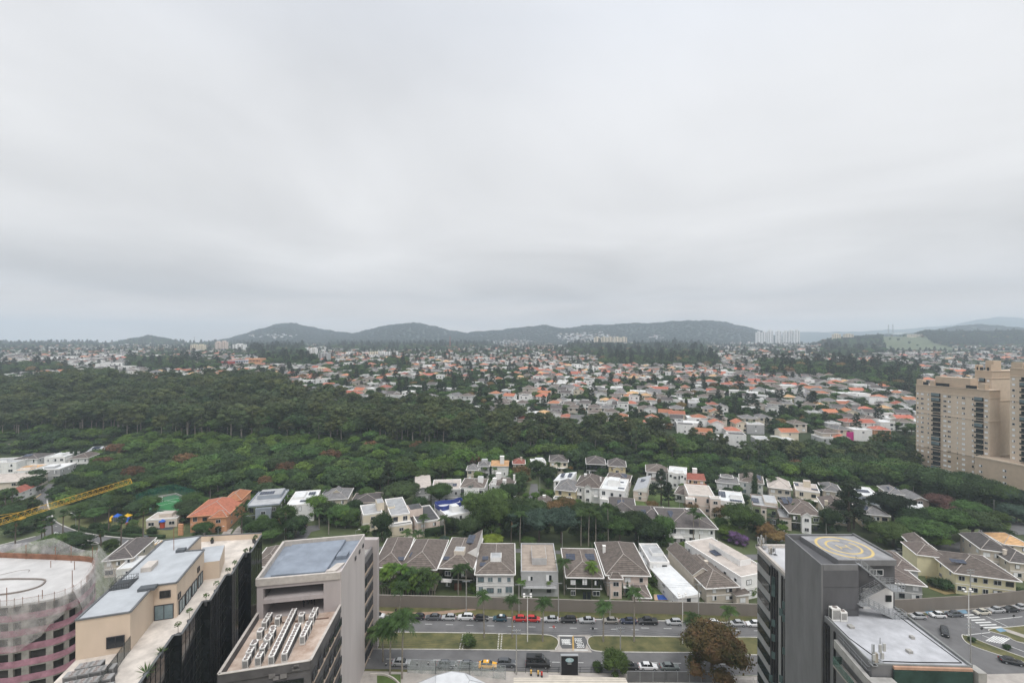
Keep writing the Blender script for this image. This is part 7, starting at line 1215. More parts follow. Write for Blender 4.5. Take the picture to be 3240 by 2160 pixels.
for a in [(1450, 1885, 8.5, 'queen', 'palm', 'palm in front of the beige villa terrace, left one'), (1476, 1882, 8, 'queen', 'palm', 'palm in front of the beige villa terrace, right one'), (1652, 1885, 4.5, 'banana', 'areca', 'banana-leaved palm by the outdoor steps'), (1745, 1885, 4.5, 'banana', 'areca', 'banana-leaved palm at the right of the grey villa'), (1786, 1888, 9.5, 'queen', 'palm', 'big palm left of the solar panel villa'), (1873, 1888, 9, 'queen', 'areca', 'big palm right of the solar panel villa'), (1820, 1886, 4, 'queen', 'palm', 'low palm before the solar panel villa'), (1340, 1700, 8, 'queen', 'palm', 'tall palm above the small lawn'), (1408, 1708, 8, 'queen', 'palm', 'slim palm beside the hedge and lawn'), (1290, 1738, 6.5, 'queen', 'palm', 'large feathery palm behind the brown roofs, left one'), (1325, 1740, 6, 'queen', 'palm', 'large feathery palm behind the brown roofs, right one'), (1617, 1722, 9, 'fan', 'bluish', 'pale fan palm in the garden grove'), (1536, 1700, 11, 'queen', 'palm', 'palm rising out of the left garden grove'), (1645, 1728, 12, 'queen', 'palm', 'slim palm with bare trunk under the broad tree'), (1838, 1728, 12, 'queen', 'palm', 'slender palm behind the thin pole villas, first of four'), (1862, 1729, 13, 'queen', 'palm', 'slender palm in the dark grove, second of four'), (1885, 1728, 12, 'queen', 'palm', 'slender palm in the dark grove, third of four'), (1925, 1730, 15, 'queen', 'palm', 'tallest slender palm in the dark grove'), (2194, 1730, 13, 'queen', 'palm', 'left tall palm before the large white villa'), (2213, 1728, 11, 'queen', 'palm', 'right tall palm before the large white villa'), (2519, 1666, 8.5, 'queen', 'palm', 'palm before the brown gabled villa'), (2444, 1572, 9, 'queen', 'palm', 'left slim palm of the pale folded roof villa'), (2459, 1574, 8.5, 'queen', 'palm', 'right slim palm of the pale folded roof villa'), (2488, 1585, 6, 'queen', 'palm', 'small palm beside the pale folded roof villa'), (2440, 1665, 3, 'fan', 'silver', 'silvery fan palm on the modern villa lawn'), (1462, 1594, 4.5, 'queen', 'palm', 'date-like palm before the bowed white villa'), (1489, 1590, 6, 'fan', 'silver', 'silver fan palm before the bowed white villa'), (1535, 1512, 5, 'queen', 'areca', 'yellowish palms behind the white bowed villa'), (1563, 1515, 5, 'queen', 'areca', 'yellowish palm under the orange roof house'), (1620, 1530, 6, 'queen', 'areca', 'yellow-green palm right of the three tower villa'), (1031, 1600, 7.5, 'queen', 'palm', 'broad palm in front of the cream grey-roof villa'), (2110, 1540, 12, 'queen', 'palm', 'palm rising behind the conifers'), (1765, 1515, 8, 'queen', 'palm', 'palm by the white steep slope villa'), (765, 1694, 9.5, 'fan', 'palm', 'fan palm before the sunken drive of the orange villa'), (905, 1705, 11, 'fan', 'palm', 'tall fan palm between the modern villas'), (690, 1585, 9, 'queen', 'palm', 'feathery palm behind the orange roof'), (665, 1590, 8, 'queen', 'palm', 'feathery palm right of the pitch'), (1010, 1672, 7, 'queen', 'palm', 'palm by the lane behind the pale tower, left one'), (1040, 1690, 8, 'queen', 'palm', 'palm behind the pale tower roof edge'), (1065, 1668, 6, 'queen', 'areca', 'bright palm in the garden behind the pale tower'), (1092, 1672, 6, 'queen', 'areca', 'bright palm near the cream flat villa'), (2890, 1568, 6, 'queen', 'palm', 'palm beside the tan gabled house'), (115, 1560, 7, 'queen', 'palm', 'feathery palm by the pale pink wall at left')]: palm(a[0], a[1], a[2], a[5], a[3], 3.0 if a[2] > 5 else 2.1, 19, a[4], group='garden palms')
for a in [(48, 1746, 10.8, 'fan palm nearest the left edge, thick crown'), (44, 1690, 6, 'small fan palm at far left'), (142, 1722, 10.5, 'tall fan palm left of the road bend'), (166, 1695, 6, 'fan palm behind the zebra stripes'), (131, 1742, 7.5, 'fan palm before the roadside triangle'), (199, 1688, 7.5, 'drooping fan palm at the bend'), (249, 1708, 10, 'fan palm on the inner kerb'), (320, 1728, 5.4, 'short fan palm above the debris net'), (344, 1690, 12, 'tall fan palm in the park hedge'), (383, 1728, 9.8, 'fan palm left of the grey car'), (452, 1722, 13, 'tallest fan palm right beside the zebra crossing'), (60, 1640, 8, 'fan palm on the left lawn'), (18, 1625, 9, 'left fan palm above the crane jib'), (38, 1615, 9, 'second fan palm above the crane jib'), (105, 1640, 8, 'fan palm just below the crane jib')]: palm(a[0], a[1], a[2], a[3], 'fan', 1.75, 30, 'palm', group='fan palms along the curved road')
shrub(1483, 2047, 2.3, 'round green bush in the median between stepping slabs', 'mid', h=3)
for x, y, r, lf, l_ in ((2045, 1882, 2.6, 'bright', 'bright bush by the long white villa wall'), (2070, 1850, 3, 'mid', 'dense garden hedge below the white annex'), (2100, 1855, 2.6, 'mid', 'dark bush right below the white annex'), (2265, 1888, 2.8, 'bright', 'yellow-green bush left of the pergola villa'), (2305, 1890, 2.4, 'bright', 'yellow-green bush by the pergola'), (2375, 1888, 2.6, 'bright', 'bush against the grey tower'), (1500, 1872, 2.2, 'bright', 'hedge beside the glazed veranda villa'), (3075, 2035, 1, 'dark', 'tiny round bush on the near right median'), (3185, 2062, 1, 'dark', 'second tiny round bush on the near right median'), (1890, 2120, 1.5, 'mid', 'small shrub left of the little round tree'), (2960, 1862, 2.4, 'dark', 'dark hedge beside the dry lot'), (2990, 1868, 2.6, 'dark', 'rounded bush at the dry lot corner'), (3232, 1905, 2.6, 'dark', 'young palm-like bush at the right edge'), (2890, 1782, 2, 'ginger', 'flowery hedge in front of the lemon wall'), (330, 1684, 2.6, 'hedge', 'clipped park hedge bush near the tall fan palm'), (300, 1678, 2.4, 'hedge', 'clipped bush at the left of the park hedge'), (362, 1688, 2.6, 'hedge', 'clipped bush under the play area'), (405, 1690, 2.6, 'hedge', 'clipped bush before the curly slide'), (436, 1692, 2.4, 'hedge', 'clipped bush left of the gate panel'), (480, 1694, 2.4, 'hedge', 'clipped bush right of the tallest fan palm'), (420, 1668, 2.4, 'mid', 'round bush on the play lawn')): shrub(x, y, r, l_, lf, group='garden bushes')
hg = thing('hedge', G(380, 1700), 'long low clipped hedge along the curved road beside the park', 'hedge'); b = MB(); hp_ = smooth(gp([(230, 1668), (270, 1680), (340, 1690), (430, 1699), (520, 1702)]), 4, False); rd = random.Random(2)
for p, q in zip(hp_, hp_[1:]): b.bar(p, q, 1.4, 0, 1.2); c0 = lerp2(p, q, .5); leaves(b, (c0[0], c0[1], .8), ((Vector(p) - Vector(q)).length * .6, .9, .6), 60, .4, rd)
partb('hedge_foliage', b, [LEAF['hedge']], hg)
hg = thing('hedge', G(1400, 1690), 'tall dark clipped hedge behind the small lawn', 'hedge'); b = MB(); p, q = gp([(1345, 1697), (1470, 1672)]); b.bar(p, q, 1.6, 0, 3.0); rd = random.Random(3)
for k in range(8): c0 = lerp2(p, q, (k + .5) / 8); leaves(b, (c0[0], c0[1], 1.6), (1.3, .95, 1.5), 90, .4, rd)
partb('hedge_foliage', b, [LEAF['hedge']], hg)
# ---------------------------------------------------------------- the wood, the far town and the hills
EDGE = [(-500, 1380), (300, 1390), (700, 1395), (1000, 1400), (1200, 1412), (1500, 1425), (2000, 1445), (2300, 1480), (2700, 1490), (2950, 1500)]
TALL = [(-500, 1230), (300, 1230), (850, 1258), (1100, 1288), (1350, 1302), (1560, 1335), (1700, 1352), (1900, 1372), (2100, 1402), (2180, 1425), (2320, 1440), (2600, 1440), (2750, 1425), (2950, 1400)] + EDGE[::-1]
LOW = EDGE + [(2930, 1555), (2800, 1560), (2650, 1545), (2300, 1530), (2120, 1512), (2000, 1492), (1800, 1486), (1640, 1495), (1480, 1515), (1350, 1535), (1200, 1565), (1080, 1580), (900, 1580), (780, 1590), (650, 1590), (600, 1556), (540, 1548), (430, 1576), (400, 1600), (430, 1625), (330, 1628), (240, 1640), (190, 1636), (168, 1600), (166, 1560), (190, 1528), (300, 1500), (320, 1450), (200, 1440), (100, 1436), (-500, 1430)]
PARKS = [[(-400, 1070), (1000, 1070), (760, 1096), (400, 1094), (0, 1104), (-400, 1104)], [(770, 1084), (965, 1084), (965, 1140), (830, 1145), (790, 1125)], [(1040, 1084), (1560, 1084), (1560, 1100), (1400, 1112), (1180, 1112), (1040, 1108)], [(1800, 1096), (1980, 1100), (2230, 1092), (2230, 1128), (1900, 1136), (1800, 1118)], [(2600, 1085), (2800, 1080), (2800, 1125), (2600, 1125)], [(1900, 1136), (2270, 1136), (2270, 1166), (1900, 1162)], [(2410, 1150), (2640, 1160), (2830, 1168), (2900, 1180), (2905, 1262), (2760, 1225), (2620, 1200), (2420, 1195)], [(-400, 1160), (180, 1166), (240, 1186), (-400, 1196)], [(-400, 1222), (420, 1222), (850, 1240), (850, 1262), (-400, 1235)], [(400, 1140), (700, 1150), (700, 1176), (420, 1180)], [(820, 1130), (1010, 1140), (1000, 1165), (830, 1162)], [(1230, 1150), (1290, 1150), (1290, 1176), (1230, 1176)]]
VILL = [(30, 1214), (220, 1205), (310, 1206), (300, 1224), (40, 1232)]
def blocked(x, y, m=1.5):
    return any((x - a) ** 2 + (y - b_) ** 2 < (r + m) ** 2 for a, b_, r in OCC)
def kindof(px, py):
    if inpoly(TALL, px, py): return 'tall'
    if inpoly(LOW, px, py): return 'low'
    return None
rd = random.Random(11); wood = []; y = 232.0
while y < 505:
    x = -1.35 * y
    while x < 1.2 * y:
        X, Y = x + rd.uniform(-2.8, 2.8), y + rd.uniform(-2.8, 2.8); z = H(X, Y); px, py = pxof(X, Y, z); k = kindof(px, py)
        if k is None and Y > 455 and px < 900 and py > 1216 and not inpoly(VILL, px, py): k = 'tall'
        if k and not blocked(X, Y, 2): 
            n = vn(X / 40 + 9, Y / 40)
            if k == 'tall': h = rd.uniform(12.5, 24) * (.66 + .5 * n) * (.8 if px > 1500 else 1); sp = rd.choice((0, 0, 5)) if rd.random() < (.8 if px < 2100 else .5) else rd.choice((1, 2)); h *= 1.04 if sp in (0, 5) else .74
            else: h = rd.uniform(4.5, 12.5) * (.6 + .6 * n); sp = 1 if rd.random() < .55 else (2 if rd.random() < .75 else 4)
            if k == 'low' and rd.random() < .035: sp = 3
            if k == 'low' and py < 1450 and 300 < px < 1500 and n > .55: h *= .6; sp = 4
            wood.append((X, Y, z, rd.uniform(0, 6.28), h, sp, px, py, k))
        x += 6.4 if y < 345 else 7.6
    y += 6.0 if y < 345 else 7.4
SPEC = [('euca', 'euca', PBARK), ('umbrella', 'mid', BARK), ('broad', 'dark', BARK), ('broad', 'flower', BARK), ('broad', 'bright', BARK), ('euca', 'olive', PBARK)]
VS = []
for o in LABELS:
    if o.name.startswith(('house', 'pavilion')) and o.get('group') != 'villas along the boundary wall':
        ws = o['label'].split(); i = next((i for i, w_ in enumerate(ws) if w_.strip(',') in ('villa', 'house', 'cottage', 'bungalow')), 9)
        if i < 5: VS.append((o.location.x, o.location.y, ' '.join(ws[:i + 1]).strip(',')))
def nearv(X, Y): return min(VS, key=lambda v: (v[0] / v[1] * 230 - X / Y * 230) ** 2 * 2 + (v[1] - Y) ** 2 * .3)[2]
wood.sort(key=lambda t: t[1]); solo = wood[:172] + [t for t in wood[172:] if t[8] == 'tall' and t[4] > 14][:40]; ids = {id(t) for t in solo}; rest = [t for t in wood if id(t) not in ids]
for X, Y, z, r_, h, sp, px, py, k in solo:
    kd, lf, bk = SPEC[sp]; h0 = 21 if kd == 'euca' else 9
    vs = nearv(X, Y); side = 'left' if px < 800 else ('middle' if px < 1900 else 'right')
    nm = ('taller ' if h > (16 if sp in (0, 5) else 8) else '') + {0: 'pale-trunked eucalyptus', 1: 'broadleaf tree', 2: 'dark rounded tree', 3: 'orange flowering tree', 4: 'low bright green tree', 5: 'olive crowned eucalyptus'}[sp] + ' in the wood behind ' + vs
    o = tree(px, py, h, (4.4 * h / 20 if kd == 'euca' else max(3.4, 5.0 * h / 9)), kd, lf, nm, name='eucalyptus_tree' if kd == 'euca' else 'woodland_tree', group='%s trees of the wood' % side, bark=bk, loc=Vector((X, Y, z)), near=False)
protos = []
for sp, (kd, lf, bk) in enumerate(SPEC):
    for s in range(3): protos.append(whole(kd, 20 + s, 1.15, .85, lf, bk))
PI = [p[0] for p in protos]
pts = []
for X, Y, z, r_, h, sp, px, py, k in rest:
    i = sp * 3 + rd.randrange(3); h0, r0 = protos[i][1], protos[i][2]; s = h / h0; w_ = (h / 20 * .95 + .12) * rd.uniform(.85, 1.2) if sp in (0, 5) else max(.72, h / 9); pts.append((X, Y, z, r_, (w_, w_, s), i))
scatter('woodland', 'dense dark green wood of eucalyptus and broadleaf trees between the estate and the far town', 'wood', PI, pts)
ug = [whole('shrub', 61, .5, .8, 'mid', BARK)[0], whole('shrub', 62, .5, .8, 'dark', BARK)[0], whole('shrub', 63, .5, .8, 'bright', BARK)[0]]; up = []
for _ in range(20000):
    Y = rd.uniform(225, 500); X = rd.uniform(-1.25, 1.1) * Y; z = H(X, Y); px, py = pxof(X, Y, z)
    k = kindof(px, py)
    if k is None or blocked(X, Y, .5): continue
    s = rd.uniform(.8, 2.0); up.append((X, Y, z, rd.uniform(0, 6), (s * 1.3, s * 1.3, s), rd.choice((0, 0, 1, 1, 2))))
scatter('undergrowth', 'tangled green undergrowth filling the wood floor and its edges', 'undergrowth', ug, up)
ng = 0; AV = [(x, y, r) for x, y, r in NEARTREES]
for _ in range(4000):
    if ng >= 150: break
    Y = rd.uniform(150, 285); X = rd.uniform(-.95, .98) * Y; px, py = pxof(X, Y, 0)
    if kindof(px, py) or blocked(X, Y, 1.2) or any((X - a) ** 2 + (Y - b_) ** 2 < (r * .7 + 1.5) ** 2 for a, b_, r in AV): continue
    if py > 1700 or (px < 620 and py > 1560) or inpoly([(1975, 1595), (2060, 1562), (2130, 1570), (2190, 1588), (2160, 1640), (2030, 1640)], px, py) or inpoly([(2450, 1690), (2740, 1700), (2740, 1735), (2450, 1720)], px, py) or inpoly([(925, 1710), (940, 1675), (1015, 1655), (1015, 1680), (970, 1710)], px, py) or px > 3080 or inpoly([(1660, 1520), (1712, 1520), (1712, 1580), (1660, 1580)], px, py): continue
    vs = nearv(X, Y); ng += 1; AV.append((X, Y, 2)); h = rd.uniform(2.6, 6)
    tree(0, 0, h, h * rd.uniform(.4, .55), 'broad', rd.choice(('mid', 'mid', 'dark', 'dark', 'bright', 'ginger' if rd.random() < .4 else 'mid')), ('small' if h < 4.2 else 'medium') + ' leafy garden tree near the ' + vs, name='garden_tree', group='garden trees of the estate', loc=Vector((X, Y, 0)), near=True)
# far town
TYPES = []   # (wall, roof, kind, storeys, w, d, eave)
for wl_, rf, kd, st_, w_, d_ in (('white', 'orange', 'hip', 2, 9.5, 11), ('white', 'dark', 'gable', 2, 9, 10), ('cream', 'orange', 'gablex', 2, 8.5, 12), ('white', 'whiteflat', 'flat', 2, 10, 12), ('grey', 'greyflat', 'flat', 2, 9, 12), ('beige', 'brown', 'hip', 2, 10, 11), ('white', 'brown', 'hip', 2, 11, 10), ('white', 'orange', 'gable', 2, 10, 9), ('cream', 'grey', 'hip', 2, 10, 12), ('yellow', 'sand', 'hip', 2, 10, 10), ('white', 'grey', 'gablex', 2, 9, 12), ('pink', 'red', 'hip', 2, 9, 11), ('white', 'darkflat', 'flat', 3, 9, 11), ('orange', 'orange', 'hip', 2, 10, 10)): TYPES.append((wl_, rf, kd, st_, w_, d_))
WT_ = [11, 10, 7, 14, 10, 9, 9, 8, 8, 4, 8, 3, 4, 2]
WF_ = [5, 8, 3, 20, 12, 9, 8, 4, 9, 3, 8, 2, 4, 1]
cand = []; y = 312.0
while y < 2350:
    stp = 13.8 if y < 900 else 18; x = -1.25 * y - rd.random() * 16; row = 0
    while x < 1.2 * y:
        ja = stp * .2; X, Y = x + rd.uniform(-ja, ja), y + rd.uniform(-ja, ja); z = H(X, Y); px, py = pxof(X, Y, z); x += stp
        if kindof(px, py) or (px < 850 and py > 1222 and not inpoly(VILL, px, py)) or -150 > px or px > 3400: continue
        n = vn(X / 75, Y / 60); n2 = vn(X / 260 + 4, Y / 200 + 3); par = any(inpoly(p, px, py) for p in PARKS)
        if Y > 1250 and any(inpoly(GRASSHILL, px, py) for _ in (0,)): continue
        if z > lerp_t(PROF, Y) + 9: continue
        p = .0 if par else (.78 if Y < 700 and px > 1300 else (.56 if Y < 700 else (.34 + .46 * n2)))
        if px < 850 and Y > 700: p = .15 + .75 * n2
        if inpoly(VILL, px, py): p = .95
        p *= .25 if n < .25 else 1
        if y < 335 and px < 2120: p = 0
        cand.append((X, Y, z, px, py, rd.random() < p, par))
    y += stp * .98
houses = [c for c in cand if c[5]]; houses.sort(key=lambda c: c[1])
FIRST = {}
COLS = [(-999, 'far left, over the wood'), (320, 'left of the dark hill'), (900, 'under the first round hill'), (1230, 'under the second round hill'), (1400, 'under the red mast'), (1560, 'right of the red mast'), (1700, 'left of the five blocks'), (1860, 'under the five blocks'), (2010, 'right of the five blocks'), (2180, 'over the green lot'), (2340, 'under the white tower cluster'), (2560, 'left of the cream twin blocks'), (2650, 'under the cream twin blocks'), (2740, 'under the pylons'), (2850, 'beside the tan towers')]
ROWS = [(0, 'lowest street'), (352, 'second street'), (380, 'third street'), (410, 'fourth street'), (445, 'mid slope'), (480, 'upper slope'), (520, 'high street'), (560, 'far street')]
RN = dict(orange='orange', dark='dark', whiteflat='white flat', greyflat='grey flat', brown='brown', grey='grey', sand='sandy', red='maroon', darkflat='black flat'); KN = dict(hip='hipped', gable='gabled', gablex='front-gabled', flat='')
def dup(root, loc, rz, label, group):
    r = root.copy(); C.objects.link(r); r.location = loc; r.rotation_euler = (0, 0, rz); r['label'] = label; r['group'] = group
    for ch in root.children:
        c = ch.copy(); C.objects.link(c); c.parent = r
        for g in ch.children: d = g.copy(); C.objects.link(d); d.parent = c
    LABELS.append(r); return r
def pick(X, Y):
    return rd.choices(range(len(TYPES)), WT_ if Y < 640 else WF_)[0]
nsolo = 0; restH = []
for X, Y, z, px, py, _, par in houses:
    ti = pick(X, Y); rz = R(-34 + 44 * vn(X / 110, Y / 110) + rd.uniform(-5, 5)) + rd.choice((0, 0, R(90)))
    if px > 3250 or px < -20: restH.append((X, Y, z, rz, ti)); continue
    if nsolo < 222:
        wl_, rf, kd, st_, w_, d_ = TYPES[ti]; a = [t for l, t in COLS if px >= l][-1]; b_ = [t for l, t in ROWS if Y >= l][-1]
        lb = '%s%s house with %s %s roof, %s, %s' % ('tall ' if st_ == 3 else '', wl_, RN[rf], KN[kd], b_, a); lb = lb.replace('  ', ' '); nsolo += 1
        if ti not in FIRST: FIRST[ti] = houseat(Vector((X, Y, z)), rz, w_, d_, 3.0 * st_ + .3, lb, kind=kd, rise=2.2, wall=wl_, roof=rf, st=st_, fw=2, sw=1, group='town houses beyond the wood', name='town_house', seed=ti, sills=False)
        else: dup(FIRST[ti], Vector((X, Y, z)), rz, lb, 'town houses beyond the wood'); OCC.append((X, Y, 5.5))
    else: restH.append((X, Y, z, rz, ti))
hm = []
for ti, (wl_, rf, kd, st_, w_, d_) in enumerate(TYPES):
    b = roofmesh(kd, w_, d_, 3.0 * st_ + .3, 2.2); b.f = b.f; n = 3; b.box(-w_ / 2, w_ / 2, 0, d_, -3, 3.0 * st_ + .3, 3)
    for s in range(st_):
        for k in (-.28, .25): b.box(w_ * k - .8, w_ * k + .8, -.06, 0, s * 3 + 1, s * 3 + 2.3, 4)
        for sg in (-1, 1): b.box(sg * w_ / 2 - .05, sg * w_ / 2 + .05, d_ * .4, d_ * .4 + 1.6, s * 3 + 1, s * 3 + 2.3, 4)
    o = b.build('k', [ROOF[rf], TRIM, RIDGE, WALL[wl_], GLASS]); hm.append(o.data); bpy.data.objects.remove(o)
sc_ = []
for X, Y, z, rz, ti in restH: s = rd.uniform(.8, 1.25) * (1.1 if Y > 900 else 1); sc_.append((X, Y, z, rz, (s, s, rd.uniform(.85, 1.15)), ti))
# houses scattered up the hillsides
HS = [([(790, 1062), (885, 1060), (960, 1062), (900, 1074), (800, 1074)], 40), ([(1540, 1080), (1660, 1076), (1700, 1085), (1660, 1098), (1560, 1102)], 220), ([(1760, 1060), (1905, 1052), (1960, 1075), (2040, 1100), (1960, 1108), (1880, 1098), (1780, 1082)], 420), ([(2060, 1066), (2110, 1064), (2110, 1072), (2060, 1072)], 30), ([(2230, 1090), (2420, 1085), (2620, 1100), (2600, 1118), (2300, 1120)], 320), ([(130, 1098), (420, 1098), (500, 1112), (420, 1128), (120, 1128)], 320), ([(940, 1108), (1090, 1110), (1170, 1130), (1000, 1134)], 160), ([(2700, 1112), (3240, 1128), (3240, 1150), (2800, 1140)], 200), ([(0, 1118), (400, 1125), (560, 1140), (380, 1165), (0, 1160)], 380), ([(590, 1098), (830, 1108), (800, 1128), (600, 1122)], 120), ([(450, 1180), (330, 1165), (330, 1200), (420, 1196)], 50)]
for pol, n in HS:
    xs = [p[0] for p in pol]; ys = [p[1] for p in pol]; k = 0
    while k < n:
        px, py = rd.uniform(min(xs), max(xs)), rd.uniform(min(ys), max(ys))
        if not inpoly(pol, px, py): continue
        k += 1; p = T(px, py, 9000); s = rd.uniform(.8, 1.3); sc_.append((p.x, p.y, p.z, rd.uniform(0, 3), (s, s, s), rd.choice((0, 1, 3, 3, 4, 5, 6, 8, 10, 12))))
scatter('distant_houses', 'mass of small pale and orange roofed houses spreading over the valley towards the hills', 'houses', hm, sc_)
# trees between the far houses, and on the hills
cr = [whole('broad', 41, .8, .8, 'dark', BARK), whole('broad', 42, .8, .8, 'mid', BARK), whole('umbrella', 43, .8, .8, 'mid', BARK), whole('pine', 44, .7, .8, 'pine', BARK), whole('broad', 45, .8, .8, 'ginger', BARK), whole('cypress', 46, .6, .8, 'dark', BARK)]
ft = []
HG = {}
for X, Y, z, rz, ti in restH: HG.setdefault((int(X // 20), int(Y // 20)), []).append((X, Y, 5))
for a in OCC: HG.setdefault((int(a[0] // 20), int(a[1] // 20)), []).append(a)
def clear(X, Y):
    for i in (-1, 0, 1):
        for j in (-1, 0, 1):
            for a, b_, r_ in HG.get((int(X // 20) + i, int(Y // 20) + j), ()):
                if (X - a) ** 2 + (Y - b_) ** 2 < (r_ * 1.0 + .5) ** 2: return False
    return True
y = 335.0
while y < 2400:
    stp = 7 if y < 1000 else 12; x = -1.25 * y
    while x < 1.2 * y:
        X, Y = x + rd.uniform(-3, 3), y + rd.uniform(-3, 3); x += stp; z = H(X, Y); px, py = pxof(X, Y, z)
        if px < -150 or px > 3400 or kindof(px, py): continue
        if px < 900 and Y < 505 and py > 1222 and not inpoly(VILL, px, py): continue
        par = any(inpoly(p, px, py) for p in PARKS) or (px < 850 and 1222 < py)
        if Y > 1300 and inpoly(GRASSHILL, px, py) and rd.random() < .985: continue
        if not par and rd.random() > (.8 if y < 700 else .85) + .2 * vn(X / 50, Y / 50): continue
        if not clear(X, Y): continue
        k = rd.choices(range(6), (6, 4, 4, 1.5, .7, .8))[0]
        s = rd.uniform(.55, .95) * (1.5 if par else 1) * (1.25 if Y > 1000 else 1); ft.append((X, Y, z, rd.uniform(0, 6), (s, s, s * rd.uniform(.8, 1.15)), k))
    y += stp
print('solo wood', len(solo), 'rest wood', len(rest), 'solo houses', nsolo, 'rest houses', len(sc_), 'far trees', len(ft))
scatter('town_trees', 'scattered green trees and gardens between the far town houses', 'trees', [c[0] for c in cr], ft)
hl = []; y = 2400.0
hc_ = [whole('broad', 51, .3, 1.6, 'hill', BARK), whole('broad', 52, .3, 1.6, 'hill', BARK)]
while y < 3900:
    x = -1.2 * y
    while x < 1.2 * y:
        X, Y = x + rd.uniform(-12, 12), y + rd.uniform(-12, 12); x += 30; px = CX + F * X / Y
        if not -20 < px < 3260: continue
        z = H(X, Y)
        if z < lerp_t(PROF, Y) + 4: continue
        s = rd.uniform(1.3, 2.1); hl.append((X, Y, z - 2, rd.uniform(0, 6), (s * 1.4, s * 1.4, s * .8), rd.randrange(2)))
    y += 30
for Yr, n in ((1700, 2600), (1900, 1800)):
    for _ in range(n):
        px = rd.uniform(1740, 2260) if Yr == 1700 else rd.uniform(2560, 3240); Y = rd.uniform(Yr - 330, Yr + 60); X = (px - CX) / F * Y; z = H(X, Y)
        if z < lerp_t(PROF, Y) + 3 or inpoly(GRASSHILL, *pxof(X, Y, z)): continue
        s = rd.uniform(.9, 1.5); hl.append((X, Y, z - 1, rd.uniform(0, 6), (s * 1.3, s * 1.3, s), rd.randrange(2)))
print('hill trees', len(hl))
scatter('hill_forest', 'unbroken dark forest covering the rounded hills on the skyline', 'forest', [c[0] for c in hc_], hl)
# ---------------------------------------------------------------- distant towers, pylons and big roofs
def block(px0, px1, yt, yb, Y, label, wall='white', rows=9, cols=4, D=14, group='distant tower blocks', cap=True, win=GLASS):
    Y = T((px0 + px1) / 2, yb + 1.5, 9000).y if Y > 500 else Y
    p = at(px0, yb, Y); q = at(px1, yt, Y); o = thing('tower_block', ((p.x + q.x) / 2, Y, p.z), label, 'tower block', group); w_ = q.x - p.x; h = q.z - p.z; b = MB(); b.box(-w_ / 2, w_ / 2, 0, D, -12, h, 0); b.build('wall', [WALL[wall]], o); b = MB(); b.box(-w_ * .2, w_ * .2, 2, D - 2, h, h + h * .09); b.build('roof_house', [WALL[wall]], o) if cap else None
    for c in range(cols):
        b = MB()
        for r_ in range(rows): x = -w_ / 2 + w_ * (c + .25) / cols; z_ = h * (r_ + .3) / rows; b.box(x, x + w_ / cols * .5, -.12, 0, z_, z_ + h / rows * .45)
        b.build('window_column', [win], o)
    return o
for i, x in enumerate((1881, 1903, 1923, 1945, 1966)): block(x, x + 18, 1067, 1091, 2700, '%s pale block in the row of five identical blocks on the hillside' % ('leftmost', 'second', 'middle', 'fourth', 'rightmost')[i], 'cream', 10, 2, group='row of five pale blocks')
for i, (a, b_, t_) in enumerate(((2394, 2411, 1051), (2412, 2427, 1051), (2430, 2447, 1047), (2457, 2473, 1048), (2480, 2496, 1049), (2498, 2513, 1046), (2514, 2531, 1046))): block(a, b_, t_, 1089, 2250, 'white tower, %s from the left in the cluster of seven' % ('first', 'second', 'third', 'fourth', 'fifth', 'sixth', 'seventh')[i], 'white', 14, 2, group='cluster of seven white towers')
for a, b_, t_, yb, Y, l_, wl_ in ((602, 622, 1091, 1118, 1800, 'cream block left of the brownish pair, left one', 'cream'), (623, 642, 1091, 1116, 1800, 'cream block left of the brownish pair, right one', 'cream'), (680, 694, 1082, 1113, 1900, 'brownish tower of the pair, left one', 'pink'), (697, 713, 1081, 1113, 1900, 'brownish tower of the pair, right one', 'pink'), (736, 772, 1089, 1113, 1900, 'white gridded block right of the brownish pair', 'white'), (975, 985, 1104, 1134, 1500, 'white slab tower, left of the pair', 'white'), (987, 997, 1102, 1135, 1500, 'white slab tower, right of the pair', 'white'), (1007, 1036, 1117, 1149, 1300, 'grey gridded office block beside the white slab pair', 'grey'), (1002, 1024, 1164, 1180, 800, 'small pale framed office building in the valley', 'cream'), (2640, 2661, 1057, 1081, 1900, 'left cream twin block on the wooded hill', 'cream'), (2675, 2701, 1057, 1074, 1900, 'right cream twin block on the wooded hill', 'cream')): block(a, b_, t_, yb, Y, l_, wl_, max(4, int((yb - t_) / 2.6)), 3)
for i in range(6): block(1166 + 15 * i, 1179 + 15 * i, 1113 - (i % 3), 1134, 1500, 'cream mid-rise, %s in the row of six below the second hill' % ('first', 'second', 'third', 'fourth', 'fifth', 'sixth')[i], 'cream' if i < 2 else 'white', 8, 2, group='row of six mid-rises', cap=False)
for a, b_, t_, yb, Y, l_, wl_ in ((689, 722, 1144, 1166, 1050, 'reddish end of the long blue sports centre', 'red'), (723, 785, 1140, 1160, 1080, 'long blue sports centre building with arches', 'bluegrey'), (722, 760, 1158, 1167, 1040, 'low white hall before the blue building', 'white'), (786, 822, 1134, 1164, 1050, 'orange and white banded commercial building', 'orange'), (1695, 1752, 1094, 1106, 2300, 'long beige warehouse on the hillside', 'beige'), (1605, 1666, 1270, 1288, 420, 'long white roofed hall at the far side of the wood', 'white'), (2828, 2868, 1052, 1061, 2400, 'long pale hall on the grassy ridge, left one', 'cream'), (2882, 2920, 1057, 1065, 2300, 'long pale hall on the grassy ridge, right one', 'cream')): block(a, b_, t_, yb, Y, l_, wl_, 2, 8, D=18, group='long low buildings', cap=False)
mg = thing('magenta_wall', at(2690, 1378, 318), 'bright magenta blank house wall among the nearer town houses', 'wall'); b = MB(); b.box(-2.4, 2.4, 0, .4, -6, 2.6); b.build('wall', [WALL['magenta']], mg)
